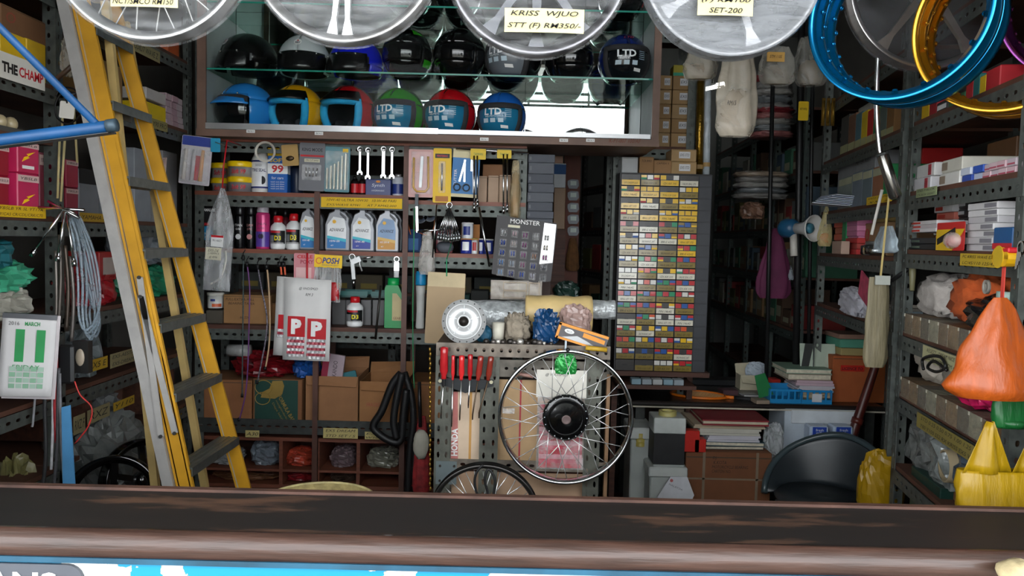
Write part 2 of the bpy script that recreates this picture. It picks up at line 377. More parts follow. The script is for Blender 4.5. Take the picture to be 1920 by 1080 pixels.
# wooden pigeon holes under it
pg = T('pigeonhole_unit', 'low brown wooden pigeonhole unit under the cartons', 'shelf unit', PB.mw(0, .03, 0))
zt, zm = BZ['s5'], BZ['s6']
BX(u_l, 0, zt - .018, u_e, .36, zt).obj('top_board', WOODR, pg); BX(u_l, 0, zm - .012, u_e, .36, zm).obj('shelf_board', WOODR, pg); BX(u_l, 0, .3, u_e, .36, .32).obj('shelf_board', WOODR, pg)
for px in (366, 523, 592, 668, 750, 835, 930):
    u, _ = PB.hit(px, 870, .03); BX(u, .003, 0, u + .018, .36, zt - .018).obj('divider', WOODR, pg)
BX(u_l, .36, 0, u_e, .37, zt).obj('back_panel', WOODD, pg)
# ================================================================ helmet cabinet
def zpx(pl, px, py, v=0.): return pl.hit(px, py, v)[1]
hx0, _ = PH.hit(371, 150); hx1, _ = PH.hit(1238, 150)
HZ0 = zpx(PH, 800, 264); HZF = zpx(PH, 800, 243); HZ1 = HZ0 + 1.05; HD = .50
GREYP = C('#a3a9a8', .6, .1, .08); FRW = C('#6f5548', .55, 0, .2, .1, 8); ALU = C('#b9babb', .35, .8, .08)
hc = T('helmet_cabinet', 'wide wall cabinet with mirror back and glass shelves holding helmets', 'display cabinet', PH.mw(0, 0, HZ0))
hh = HZ1 - HZ0; hf = HZF - HZ0
BX(hx0, .0, 0, hx1, HD, .02).obj('bottom_panel', FRW, hc)
BX(hx0, 0, .02, hx0 + .012, HD, hh).obj('side_panel', GREYP, hc); BX(hx1 - .012, 0, .02, hx1, HD, hh).obj('side_panel', GREYP, hc)
BX(hx0, 0, hh - .02, hx1, HD, hh).obj('top_panel', GREYP, hc)
BX(hx0 + .012, .03, .02, hx1 - .012, HD - .02, hf - .004).obj('inner_floor', C('#8a8d8b', .5), hc)
BX(hx0 - .003, -.015, -.004, hx1 + .003, 0, hf - .024).obj('front_frame', FRW, hc)
BX(hx0, -.012, hf - .024, hx0 + .042, 0, hh).obj('front_frame', FRW, hc); BX(hx1 - .035, -.012, hf - .024, hx1, 0, hh).obj('front_frame', FRW, hc)
um, _ = PH.hit(822, 240)
BX(hx0 + .042, -.016, hf - .022, um, -.004, hf + .006).obj('sliding_track', ALU, hc); BX(um, -.012, hf - .02, hx1 - .04, -.002, hf + .001).obj('sliding_track', ALU, hc)
MIR = C('#e9efee', .015, 1., .01)
nmir = 7; mw_ = (hx1 - hx0 - .03) / nmir
for j in range(3):
    for i in range(nmir):
        BX(hx0 + .015 + i * mw_ + .001, HD - .018, hf + j * .33 + .001, hx0 + .015 + (i + 1) * mw_ - .001, HD - .012, min(hh - .02, hf + (j + 1) * .33 - .001)).obj('mirror_panel', MIR, hc)
BX(hx0 + .012, HD - .012, .02, hx1 - .012, HD, hh - .02).obj('back_panel', C('#3f4441', .6), hc)
GLS = GLASS('#e6f5f0', .05); zs1 = zpx(PH, 800, 137, .06) - HZ0; zs2 = zpx(PH, 800, 11, .06) - HZ0
for zz in (zs1, zs2):
    BX(hx0 + .02, .06, zz - .008, hx1 - .02, HD - .03, zz).obj('glass_shelf', GLS, hc)
    BX(hx0 + .02, .058, zz - .008, hx1 - .02, .06, zz).obj('glass_edge', C('#2f8f7c', .15, 0, .1), hc)
BX(hx0 + .045, -.006, hf + .006, um, -.002, hh).obj('sliding_glass', GLASS('#fafcfb', .002), hc)
for px, py in ((470, 246), (598, 250), (908, 261), (1057, 263), (1107, 263)):
    m_, w_, h_ = PH.rect(px - 8, py - 3, px + 8, py + 3, v=-.0165)
    st_ = BX(-w_ / 2, 0, 0, w_ / 2, .001, h_).obj('price_sticker', WHT, hc, mw=hc.matrix_world.inverted() @ m_)
    LET('8616.1', w_ * .7, h_ * .5, INK, st_, 0, -.0006, h_ / 2)
m_, w_, h_ = PH.rect(1142, 260, 1202, 268, v=-.0165)
e_ = LET('K-F1-007 100/AF', w_, h_, C('#6b2f18', .7), hc, shear=.3); e_.matrix_local = hc.matrix_world.inverted() @ m_ @ Matrix.Translation((0, 0, h_ / 2))
# ---------------------------------------------------------------- helmets
HA, HB, HC_, HZ = .122, .142, .128, .105
def hpatch(p0, p1, t0, t1, k=1., nu=14, nv=8, off=None, mb=None):
    mb = mb or MB()
    def fn(u, v):
        p = math.radians(p0 + (p1 - p0) * u); t = math.radians(t0 + (t1 - t0) * v); q = k + (off(u, v) if off else 0)
        return (HA * q * math.cos(t) * math.sin(p), -HB * q * math.cos(t) * math.cos(p), HZ + HC_ * q * math.sin(t))
    return mb.grid(fn, nu, nv)
def hsurf(k):
    return lambda x, z: (x, -HB * k * math.sqrt(max(.02, 1 - (x / (HA * k)) ** 2 - ((z - HZ) / (HC_ * k)) ** 2)), z)
def helmet(label, mw, color, kind='open', lining='#2a2a2c', sc=1., sticker='#1e6f93', flash=None, badge=False, peak='#141416', logo=None):
    h = T('helmet', label, 'helmet', mw @ Matrix.Scale(sc, 4) @ Matrix.Translation((0, 0, -.044 if kind == 'half' else 0)), 'helmets in the glass cabinet')
    sh = C(color, .18, 0, .05, 0, 5, .6); lo = -54.5
    fr = dict(open=(58, 18), full=(52, 16), half=(0, 0))[kind]
    def shell(k):
        mb = MB(); a, t = fr
        hpatch(a, 360 - a, lo, t, k, 26, 9, mb=mb); hpatch(0, 360, t, 90, k, 34, 9, mb=mb)
        if kind == 'full': hpatch(-a, a, lo, -18, k, 12, 5, mb=mb)
        if kind == 'half': hpatch(0, 0, 0, 0, k, 1, 1, mb=mb)
        return mb
    if kind == 'half':
        mb = MB(); hpatch(0, 360, -8, 90, 1, 36, 12, mb=mb); hpatch(75, 285, -28, -8, 1, 24, 4, mb=mb); mb.obj('shell', sh, h, True, solid=.008)
        mb = MB(); hpatch(75, 285, -28, 10, .93, 24, 5, mb=mb); hpatch(0, 360, 10, 90, .93, 24, 6, mb=mb); mb.obj('lining', C('#1c1c1e', .8), h, True)
        hpatch(-70, 70, -8, 6, 1.02, 18, 2).obj('trim', C('#111112', .4), h, True)
    else:
        shell(1).obj('shell', sh, h, True, solid=.008); shell(.92).obj('lining', C('#1b1d21', .85, 0, .1, .3, 40), h, True)
        if kind == 'open':
            mb = MB(); a, t = fr; pts = []
            K = .955
            def P(p, q): p, q = math.radians(p), math.radians(q); return (HA * K * math.cos(q) * math.sin(p), -HB * K * math.cos(q) * math.cos(p), HZ + HC_ * K * math.sin(q))
            path = [P(-a, lo + (t - lo) * i / 6) for i in range(6)] + [P(-a + 2 * a * i / 12, t) for i in range(13)] + [P(a, t + (lo - t) * i / 6) for i in range(1, 7)]
            MB().tube(path, .019, 8).obj('face_padding', C(lining, .85, 0, .1, .3, 40), h, True)
            mb = MB(); [mb.ell((sx * .04, -.02, .035), .02, .05, .03, 10, 6, .2, 2) for sx in (-1, 1)]; mb.obj('cheek_pad', C('#202226', .8), h, True)
            MB().tube([(-.05, -.07, .04), (-.02, -.08, .012), (.03, -.085, .01)], .006, 5).obj('chin_strap', C('#2a2c30', .7), h, True)
    if kind == 'full':
        v = hpatch(-54, 54, -20, 17, 1.012, 14, 6); v.obj('visor', C('#0c0d0f', .08, 0, .05, 0, 5, .5), h, True, solid=.003)
    if peak:
        pk = hpatch(-64, 64, 16 if sticker is None else 4, 42 if sticker is None else 28, 1.02, 16, 5, off=lambda u, v: (.2 if sticker is None else .26) * (1 - v) ** 1.5 * (1 - .75 * abs(2 * u - 1) ** 2.5)) if kind != 'half' else hpatch(-66, 66, -22, 12, 1.02, 16, 5, off=lambda u, v: .22 * (1 - v) ** 1.5 * (1 - .8 * abs(2 * u - 1) ** 2.5))
        pko = pk.obj('peak', C(peak, .25, 0, .05, 0, 5, .3), h, True, solid=.004)
        zt = 27 if kind != 'half' else 9
        for p in (-42, 0, 42):
            a, t = math.radians(p), math.radians(zt); k = 1.035
            MB().ell((HA * k * math.cos(t) * math.sin(a), -HB * k * math.cos(t) * math.cos(a), HZ + HC_ * k * math.sin(t)), .0055, .0055, .0055, 8, 5).obj('snap_button', C('#d8d8d8', .2, 1.), pko, True)
    if sticker == 'smoke':
        hpatch(-66, 66, -46, 19, 1.05, 18, 9, off=lambda u, v: .05 * math.sin(PI * v)).obj('bubble_visor', C('#08090b', .06, 0, .05, 0, 5, .5), h, True, solid=.003)
    elif sticker and kind != 'half':
        k = 1.035; v = hpatch(-56, 56, -48, 13, k, 18, 9).obj('visor', C(sticker, .15, 0, .1, 0, 6, .4), h, True, solid=.003)
        fn = hsurf(k + .012); g = C('#e9eef0', .5)
        LET('LTD', .088, .034, g, v, -.018, 0, .114, bold=.03, fn=fn); LET('HELMETS', .055, .008, g, v, -.03, 0, .091, fn=fn)
        for bx in (-.055, -.018, .022):
            MB().add([fn(bx - .013, .062), fn(bx + .013, .062), fn(bx + .013, .082), fn(bx - .013, .082)], [(0, 1, 2, 3)]).obj('sticker_icon', C('#b9ccd6', .5), v)
        for q in range(5):
            zz = .125 - q * .009; MB().add([fn(.042, zz), fn(.072, zz), fn(.072, zz + .003), fn(.042, zz + .003)], [(0, 1, 2, 3)]).obj('sticker_line', C('#9fb8c4', .5), v)
        MB().add([fn(.02, .036), fn(.055, .034), fn(.055, .048), fn(.02, .05)], [(0, 1, 2, 3)]).obj('price_tag', WHT, v)
        hpatch(-60, 60, 11, 16, 1.042, 18, 2).obj('trim', C('#0f1012', .3), h, True)
    if badge:
        fn = hsurf(1.015); n = 14; bz = .175; d = MB().add([fn(.018 * math.cos(2 * PI * i / n), bz + .016 * math.sin(2 * PI * i / n)) for i in range(n)], [tuple(range(n))]).obj('badge', WHT, h)
        fn2 = hsurf(1.022); LET('S&V', .024, .009, C('#1b1b40', .5), d, 0, 0, bz - .003, bold=.03, fn=fn2)
        MB().add([fn2(-.006, bz + .004), fn2(.006, bz + .004), fn2(0, bz + .013)], [(0, 1, 2)]).obj('badge_mark', RED, d)
    if logo:
        LET(logo[0], .05, .012, C(logo[1], .4), h, logo[2], 0, .2, shear=.4, fn=hsurf(1.02))
    if flash:
        for p, q in ((60, -30), (35, 40)): hpatch(p, p + 40, q, q + 16, 1.012, 6, 3).obj('flash', C(flash, .2, 0, .05, 0, 5, .4), h, True)
    return h
def hplace(x0, x1, yb_, v, zbase, rz): 
    m_, w_, _ = PH.rect(x0, yb_ - 40, x1, yb_, v=v); p = m_.translation
    return Matrix.Translation((p.x, p.y, zbase)) @ Matrix.Rotation(rz, 4, 'Z'), w_ / .25
zb_, zt_ = HZ0 + hf, HZ0 + zs1
def H(x0, x1, yb_, top, rz, label, color, **k):
    v = .24 if top == 0 else .2; z = (zb_ - .003, zt_ + .001, HZ0 + zs2 + .001)[top]
    m_, s_ = hplace(x0, x1, yb_, v, z, rz); return helmet(label, m_, color, sc=min(1.08, s_), **k)
H(418, 516, 125, 1, -.75, 'glossy black half-shell helmet with round badge, leftmost on the glass shelf', '#0c0c0d', kind='half', badge=True)
H(522, 620, 128, 1, 0, 'white half-shell helmet with black peak on the glass shelf', '#c9cdd0', kind='half', badge=True)
H(620, 717, 131, 1, -.5, 'royal blue half-shell helmet with black peak on the glass shelf', '#1420c8', kind='half', badge=True)
H(716, 812, 135, 1, -.15, 'black full-face helmet with green flashes on the glass shelf', '#0d0e10', kind='full', flash='#2f9c1e', peak=None, sticker=None, logo=('SV', '#c9cbd0', -.03))
H(812, 912, 138, 1, -.25, 'plain black full-face helmet beside the green-flashed one', '#0d0d0e', kind='full', peak=None, sticker=None, logo=('SGV', '#b9bbc0', -.03))
H(914, 1016, 139, 1, -.5, 'black helmet with hazy clear visor half hidden by the hanging wheel', '#101012', kind='open', sticker='#6b7278', peak=None)
H(1020, 1114, 141, 1, .2, 'black open-face helmet between hazy-visor helmet and navy helmet', '#0e0e10', kind='full', sticker=None, peak=None)
H(1120, 1216, 143, 1, .12, 'navy blue helmet with large dark visor sticker at right end of glass shelf', '#14245e', kind='open', sticker='#0f1318', peak=None, logo=('LTD', '#c03026', 0))
H(415, 512, 238, 0, -.7, 'sky blue helmet with smoked bubble visor and peak, bottom left', '#2b86d6', kind='open', sticker='smoke', peak='#2b86d6')
H(510, 606, 240, 0, -.4, 'yellow open-face helmet with blue padding and black peak', '#e0a312', kind='open', sticker=None, lining='#27a3d9')
H(607, 704, 241, 0, -.4, 'red open-face helmet with blue padding and black peak', '#b3131c', kind='open', sticker=None, lining='#27a3d9')
H(702, 797, 241, 0, -.28, 'bright green helmet with blue sticker visor', '#2d8f1c', kind='open', peak=None)
H(797, 893, 243, 0, -.28, 'red helmet with blue sticker visor', '#b3131c', kind='open', peak=None)
H(896, 988, 244, 0, -.2, 'blue helmet with blue sticker visor, rightmost on the cabinet floor', '#1f62b8', kind='open', peak=None)
H(720, 815, 10, 2, 0, 'dark helmet on the upper glass shelf left of the hanging spoked wheel', '#111214', kind='full', peak=None, sticker=None)
H(815, 905, 12, 2, .2, 'black helmet on the upper glass shelf just right of its dark neighbour', '#0d0d0e', kind='full', peak=None, sticker=None)
H(1118, 1212, 20, 2, 0, 'black and red helmet at right end of the upper glass shelf', '#121214', kind='full', peak=None, sticker=None, flash='#a01a1a')

# ================================================================ hanging wheels
def rim_prof(R, w, t=.016):
    return [(R, -w / 2), (R - .006, -w / 2 - .002), (R - .012, -w / 2 + .004), (R - t - .004, -w * .22), (R - t - .008, 0), (R - t - .004, w * .22), (R - .012, w / 2 - .004), (R - .006, w / 2 + .002),
            (R, w / 2), (R - .003, w / 2 - .006), (R - t + .001, w * .2), (R - t - .003, 0), (R - t + .001, -w * .2), (R - .003, -w / 2 + .006)]
def note(parent, m_, w, h, lines, col='#e6d9a4', stain=True):
    nt_ = MB().grid(lambda u, v: ((u - .5) * w, -.002 - .004 * math.sin(PI * u), v * h), 8, 2).obj('price_note', C(col, .8, 0, .12, 0, 18), parent, mw=m_, solid=.0006)
    for i, (s, f) in enumerate(lines): LET(s, w * f, h / len(lines) * .55, INK, nt_, 0, -.0085, h * (1 - (i + .5) / len(lines)), shear=.25, bold=.008)
    return nt_
RAILZ = 2.72
hr = T('hanging_rail', 'steel rail above the counter that carries the hanging wheels and rims', 'rail', Tr(0, 1.95, RAILZ))
[MB().tube([(-1.95, y, 0), (2.6, y, 0)], .012, 10).obj('bar', STEEL, hr, True) for y in (0, .2, .55)]
for x in (-1.0, .1, 1.0): MB().tube([(x, 0, .015), (x, .55, .015)], .01, 8).obj('cross_bar', STEEL, hr, True)
for x in (-1.9, -.6, .6, 1.9): MB().tube([(x, 0, 0), (x, 0, .58)], .01, 8).obj('hanger', STEEL, hr, True)
def wheel(label, px, py, rpx, rim='#a9aaab', kind='wire', lo=.15, hi=.6, film='#e9ebee', nlines=None, notebox=None, R=.224, hubc='#9a9b9d', notec='#e6d9a4', rz=0., n=5, sp='#8d8d8e', Y=None, filmr=.25, rot0=0.):
    Y = Y or .232 * FPX / rpx; c = at(px, py, Y)
    t = T('wheel', label, 'wheel', Matrix.Translation(c) @ Matrix.Rotation(rz, 4, 'Z'), 'motorcycle wheels hung over the counter')
    RM = C(rim, .28, .9, .08); SM = C(sp, .35, .8, .08)
    MB().loop(rim_prof(R, .05), 72).obj('rim', RM, t, True)
    MB().lathe([(.03, -.045), (.034, -.04), (.034, -.02), (.06, -.018), (.062, -.008), (.05, 0), (.062, .008), (.06, .02), (.03, .03), (.03, .045)], 28, axis='y').obj('hub', C(hubc, .35, .8), t, True)
    if kind == 'wire':
        for i in range(28):
            a = 2 * PI * i / 28 + rot0; b = a + (.45 if i % 2 else -.45); y = (-.014 if (i // 2) % 2 else .014)
            MB().tube([(.056 * math.cos(b), y, .056 * math.sin(b)), ((R - .022) * math.cos(a), y * .2, (R - .022) * math.sin(a))], .0018, 5).obj('spoke', C('#d9d9d9', .25, .6), t, True)
    else:
        for i in range(n):
            for da in ((-.09, .09) if kind == 'pair' else (0,)):
                a = 2 * PI * i / n + rot0; d0 = Vector((math.cos(a + da * 2), 0, math.sin(a + da * 2))); d1 = Vector((math.cos(a + da), 0, math.sin(a + da)))
                p, q = d0 * .05, d1 * (R - .02); tw = 0.011 if kind == 'pair' else .017; nn = Vector((-math.sin(a), 0, math.cos(a)))
                R0 = [[tuple(o + nn * i_ * w_ + Vector((0, j_ * .008, 0))) for i_, j_ in ((-1, -1), (1, -1), (1, 1), (-1, 1))] for o, w_ in ((p, tw * .75), (p.lerp(q, .75), tw * .5), (q, tw * 1.2))]
                MB().ring(R0).obj('spoke', SM, t)
    fm = FILM(film, lo, hi, filmr, 9, .8, (1, 1, 4))
    mb = MB()
    for y in (-.031, .031):
        def fn(u, v, y=y):
            r = (R + .004) * v; a = 2 * PI * u; z = noise.noise(Vector((r * 14 * math.cos(a), r * 14 * math.sin(a), y * 50 + px))) * .006 * (1 - v ** 4)
            return (r * math.cos(a), y * (1 - .25 * (1 - v)) + z, r * math.sin(a))
        mb.grid(fn, 48, 10)
    mb.loop([(R + .004, -.031), (R + .008, -.015), (R + .006, 0), (R + .008, .015), (R + .004, .031), (R + .005, 0)], 60)
    mb.obj('plastic_wrap', fm, t, True)
    if nlines:
        x0, y0, x1, y1 = notebox; P_ = Plane(0, Y - .05, 0); m_, w, h = P_.rect(x0, y0, x1, y1); note(t, t.matrix_world.inverted() @ m_, w, h, nlines, notec)
    MB().tube([(0, 0, R - .01), (0, (1.95 if c.y < 2.2 else 2.5) - c.y, RAILZ - c.z + .01)], .0025, 5).obj('hanging_wire', STEELD, t)
    return t
wheel('wire-spoked silver wheel in clear plastic hung at upper left', 283, -110, 188, kind='wire', lo=.01, hi=.16, nlines=[('NCT STD 17', .8), ('NCT/SMCO RM150', .9)], notebox=(208, -24, 334, 14), rot0=.05)
wheel('silver wheel with paired spokes in shiny plastic left of the priced dark wheel', 648, -96, 179, kind='pair', rim='#8d8a88', lo=.02, hi=.2, sp='#d9d9da', n=4, rot0=-1.62, filmr=.15)
wheel('dark grey cast ten-spoke wheel with large cream price note', 1008, -65, 170, kind='cast', rim='#77757a', sp='#55565a', n=10, lo=.01, hi=.16, rot0=.32, nlines=[('KRISS  WJUO', .85), ('STT (F) RM350/-', .92)], notebox=(946, 17, 1095, 62), filmr=.12)
wheel('silver wheel under milky plastic with cream set price note', 1370, -62, 169, kind='cast', rim='#bdbcbe', sp='#d9d9dc', n=5, lo=.45, hi=.7, film='#8f9297', rot0=.42 + .84, nlines=[('EX5 DREAM', .8), ('(F) RM100', .88), ('SET-200', .6)], notebox=(1308, -24, 1412, 30))
wheel('grey cast wheel hung behind the blue rims', 1742, -24, 158, kind='cast', R=.25, rim='#b3aeac', sp='#9a9088', n=5, lo=.04, hi=.16, film='#8f9094', rot0=.3, Y=2.5)
# ---------------------------------------------------------------- coloured rims
def crim(label, px, py, Y, color, w=.078, rz=-.73, dy=0.):
    R = .23; c = at(px, py, Y); M_ = Matrix.Translation(c) @ Matrix.Rotation(rz, 4, 'Z') @ Matrix.Translation((0, dy, 0))
    t = T('alloy_rim', label, 'wheel rim', M_, 'coloured rims hung at upper right')
    h = w / 2; pr = [(R, -h), (R - .005, -h - .002), (R - .013, -h + .003), (R - .016, -h + .014), (R - .017, -h + .018), (R - .026, -h * .35), (R - .0285, -.006), (R - .0285, .006), (R - .026, h * .35), (R - .017, h - .018), (R - .016, h - .014), (R - .013, h - .003), (R - .005, h + .002), (R, h),
          (R - .004, h - .006), (R - .008, h - .016), (R - .022, h * .33), (R - .0245, 0), (R - .022, -h * .33), (R - .008, -h + .016), (R - .004, -h + .006)]
    cm = C(color, .24, .85, .06, 0, 5, .3); MB().loop(pr, 96).obj('rim_ring', cm, t, True)
    se, ho = MB(), MB()
    for i in range(36):
        a = 2 * PI * i / 36; y = (-1 if i % 2 else 1) * .011; ca, sa = math.cos(a), math.sin(a)
        def P(r, u, v): return (r * ca - u * sa, y + v, r * sa + u * ca)
        n = 8; R1 = [[P(r, k * math.cos(2 * PI * j / n), k * math.sin(2 * PI * j / n)) for j in range(n)] for r, k in ((R - .0275, .008), (R - .032, .0062), (R - .0315, .0042), (R - .029, .004))]
        se.ring(R1, True, False); ho.add([P(R - .0292, .0043 * math.cos(2 * PI * j / n), .0043 * math.sin(2 * PI * j / n)) for j in range(n)], [tuple(range(n))])
    s_ = se.obj('spoke_seats', cm, t, True); s_['kind'] = 'stuff'; s_ = ho.obj('spoke_holes', C('#101214', .7), t); s_['kind'] = 'stuff'
    e_ = M_.inverted() @ Vector((c.x, 2.15, RAILZ)); MB().tube([(0, 0, R - .005), tuple(e_)], .0025, 5).obj('hanging_wire', STEELD, t)
    return t
crim('bright blue anodised rim, nearer of the two blue ones', 1688, 26, 2.15, '#0078b0', dy=.0)
crim('bright blue anodised rim, farther of the two blue ones', 1688, 26, 2.15, '#0078b0', dy=.085)
crim('gold anodised rim, nearer of the two gold ones', 1893, 48, 2.15, '#c98d20', dy=.0)
crim('gold anodised rim, farther of the two gold ones', 1893, 48, 2.15, '#c98d20', dy=.085)
crim('purple anodised rim at the far right edge', 2062, -10, 2.15, '#6d2a6e', dy=.0)
# ---------------------------------------------------------------- blue wall bracket at the left
bk = T('tube_bracket', 'blue painted steel tube bracket reaching in from the left edge', 'bracket', Matrix.Translation(at(0, 262, 1.75)))
def lp(px, py, Y, o): return tuple(at(px, py, Y) - o.matrix_world.translation)
BLU = C('#0c4474', .45, 0, .2, .1, 12)
e1 = at(205, 236, 1.75) - bk.matrix_world.translation; p0 = at(0, 262, 1.75) - bk.matrix_world.translation
xw = -2.05 - bk.matrix_world.translation.x
MB().tube([tuple(p0 + (p0 - e1) * ((xw - p0.x) / (p0 - e1).x)), tuple(e1)], .0125, 12).obj('arm', BLU, bk, True)
q0, q1 = Vector(lp(0, 52, 1.75, bk)), Vector(lp(180, 232, 1.75, bk))
MB().tube([tuple(q0 + (q0 - q1) * ((xw - q0.x) / (q0 - q1).x)), tuple(q1)], .0085, 10).obj('brace', BLU, bk, True)
d_ = (e1 - p0).normalized(); MB().tube([tuple(e1 - d_ * .004), tuple(e1 + d_ * .016)], .0145, 10).obj('end_sleeve', C('#3a4a55', .5, .4), bk, True)
MB().beam(tuple(e1 + d_ * .0), tuple(p0 + (p0 - e1) * .2), .03, .004, (0, 1, 0)).obj('flat_strap', C('#4a4a4c', .5, .5), bk, mw=Matrix.Translation((.0, .016, -.012)))
# ================================================================ step ladder
ld = T('step_ladder', 'yellow and aluminium step ladder standing at the left behind the counter', 'ladder', Matrix.Translation((-.95, 2.8, 0)))
lo_ = ld.matrix_world.translation
Y1 = 2.6
def ext(p, q, z):
    p, q = Vector(p), Vector(q); return p + (q - p) * ((z - p.z) / (q.z - p.z))
nT, nB = at(154, 20, Y1), at(348, 918, Y1); fT, fB = at(230, 88, 2.87), at(457, 918, 3.04)
n0, n1 = ext(nT, nB, .0) - lo_, ext(nT, nB, 2.42) - lo_; f0, f1 = ext(fT, fB, .0) - lo_, ext(fT, fB, 2.42) - lo_
YF = C('#bd8a22', .42, 0, .22, .1, 7); AL = C('#a9a6a3', .4, .25, .1, .1, 20)
for a, b, nm in ((n0, n1, 'rail'), (f0, f1, 'rail')):
    r_ = MB().beam(tuple(a), tuple(b), .056, .006, (1, 0, 0)).obj(nm, YF, ld)
    s_ = (b - a).normalized(); sx = Vector((1, 0, 0)); sx = (sx - s_ * sx.x).normalized()
    for sg in (-1, 1): MB().beam(tuple(a + sx * sg * .029 + Vector((0, .012, 0))), tuple(b + sx * sg * .029 + Vector((0, .012, 0))), .004, .03, (1, 0, 0)).obj('rail_flange', YF if sg > 0 else AL, r_)
wv = Vector((-.05, -.004, 0))
MB().beam(tuple(n0 + wv), tuple(n1 + wv), .036, .022, (1, 0, 0)).obj('aluminium_rail', AL, ld)
for (nx, ny), (fx, fy) in (((173, 53), (247, 93)), ((204, 188), (282, 223)), ((236, 328), (317, 350)), ((267, 463), (349, 473)), ((298, 605), (384, 594)), ((328, 742), (415, 703)), ((358, 880), (446, 828))):
    zc = (at(nx, ny, Y1).z + at(fx, fy, 2.95).z) / 2 ; a = ext(nT, nB, zc) - lo_; b = ext(fT, fB, zc) - lo_
    td = MB().beam(tuple(a), tuple(b), .07, .006, (1, 0, 0)).obj('tread', C('#6f726f', .4, .7, .15, .2, 30), ld)
    for sg in (-1, 1): MB().beam(tuple(a + Vector((sg * .036, 0, -.012))), tuple(b + Vector((sg * .036, 0, -.012))), .004, .03, (1, 0, 0)).obj('tread_lip', C('#6f726f', .4, .7, .15, .2, 30), td)
    for g in (-.02, 0, .02): MB().beam(tuple(a + Vector((g, 0, .004))), tuple(b + Vector((g, 0, .004))), .006, .003, (1, 0, 0)).obj('tread_rib', C('#7f827f', .4, .7), td)
# rear legs and folded spreader
for (tx, ty, bx_, by_, Yr) in ((208, 100, 292, 918, 2.72), (262, 200, 385, 918, 2.98)):
    a, b = at(tx, ty, Yr), at(bx_, by_, Yr); MB().beam(tuple(ext(a, b, 0.) - lo_), tuple(ext(a, b, 2.36) - lo_), .026, .02, (1, 0, 0)).obj('rear_leg', C('#b49a62', .5, 0, .2), ld)
for (tx, ty, bx_, by_) in ((262, 520, 302, 818), (264, 556, 328, 812)):
    a, b = at(tx, ty, Y1 - .02), at(bx_, by_, Y1 - .02); sp_ = MB().beam(tuple(a - lo_), tuple(b - lo_), .02, .005, (1, 0, 0)).obj('spreader_bar', AL, ld)
    for e in (a, b): MB().lathe([(.006, -.008), (.006, -.002)], 10, tuple(e - lo_), 'y').obj('rivet', C('#2a2a2a', .5), sp_)
MB().beam(tuple(n1 + Vector((0, -.02, .0))), tuple(f1 + Vector((0, .02, 0))), .12, .05, (1, 0, 0)).obj('top_cap', YF, ld)
for e in (n0, f0): BX(e.x - .04, e.y - .02, 0, e.x + .04, e.y + .03, .03).obj('rubber_foot', C('#1c1c1c', .8), ld)
# ================================================================ item builders
KRAFT = '#94704a'; CREAM = '#d8cfae'
def carton(pl, r, label, col=KRAFT, v=.02, z=None, d=.2, text=None, lab=None, tape=True, group=None, name='cardboard_box', cat='box', rz=0., op=False, textc='#2a1c12', labtext=None, rough=.8, size=None, mwx=None):
    if mwx is None: m_, w, h = pl.rect(*r, v=v, z=z, rz=rz)
    else: m_, w, h = mwx
    t = T(name, label, cat, m_, group); cm = C(col, rough, 0, .1, .08, 12)
    if op:
        e = .004; mb = MB(); mb.box(-w / 2, 0, 0, w / 2, d, e); mb.box(-w / 2, 0, e, w / 2, e, h); mb.box(-w / 2, d - e, e, w / 2, d, h); mb.box(-w / 2, e, e, -w / 2 + e, d - e, h); mb.box(w / 2 - e, e, e, w / 2, d - e, h); mb.obj('body', cm, t)
        MB().add([(-w / 2, 0, h), (w / 2, 0, h), (w / 2 * .95, -.02, h - .05), (-w / 2 * .9, -.025, h - .04)], [(0, 1, 2, 3)]).obj('flap', cm, t, solid=.003)
        MB().add([(-w / 2, d, h), (w / 2, d, h), (w / 2, d + .02, h + .06), (-w / 2, d + .03, h + .05)], [(0, 1, 2, 3)]).obj('flap', cm, t, solid=.003)
    else:
        BX(-w / 2, 0, 0, w / 2, d, h, bv=min(.003, w * .08, h * .08)).obj('body', cm, t)
        if tape: BX(-w / 2 * .98, -.0007, h * .93, w / 2 * .98, .0, h * .945).obj('lid_seam', C('#4a3a2a', .8), t)
    if lab:
        a, b, c_, e_, lc = lab; lb = BX(-w / 2 + w * a, -.0016, h * b, -w / 2 + w * c_, -.0006, h * e_).obj('paper_label', C(lc, .7), t)
        if labtext: LET(labtext, w * (c_ - a) * .8, h * (e_ - b) * .4, INK, lb, -w / 2 + w * (a + c_) / 2, -.0022, h * (b + e_) / 2, shear=.2)
    if text:
        for (s, fx, fz, fw, fh) in text: LET(s, w * fw, h * fh, C(textc, .7), t, w * (fx - .5), -.0012, h * fz, shear=.15)
    return t
def turned(name, label, cat, pl, r, parts, v=.06, z=None, group=None, n=20):
    """a turned container; parts: (name, material, [(r fraction of half width, z fraction)...])"""
    m_, w, h = pl.rect(*r, v=v, z=z); t = T(name, label, cat, m_ @ Matrix.Translation((0, w / 2, 0)), group)
    for nm, mt, prof in parts: MB().lathe([(q * w / 2, f * h) for q, f in prof], n).obj(nm, mt, t, True)
    t['_w'] = w; t['_h'] = h; return t, w, h
def cyl_fn(rad, off=.0012): return lambda x, z: (x, -math.sqrt(max(1e-6, (rad + off) ** 2 - min(x, rad) ** 2)), z)
def lab_cyl(t, rad, a0, a1, z0, z1, mt, name='label', off=.0008):
    MBx = MB().grid(lambda u, v: ((rad + off) * math.sin(a0 + (a1 - a0) * u), -(rad + off) * math.cos(a0 + (a1 - a0) * u), z0 + (z1 - z0) * v), 10, 1); return MBx.obj(name, mt, t, True)
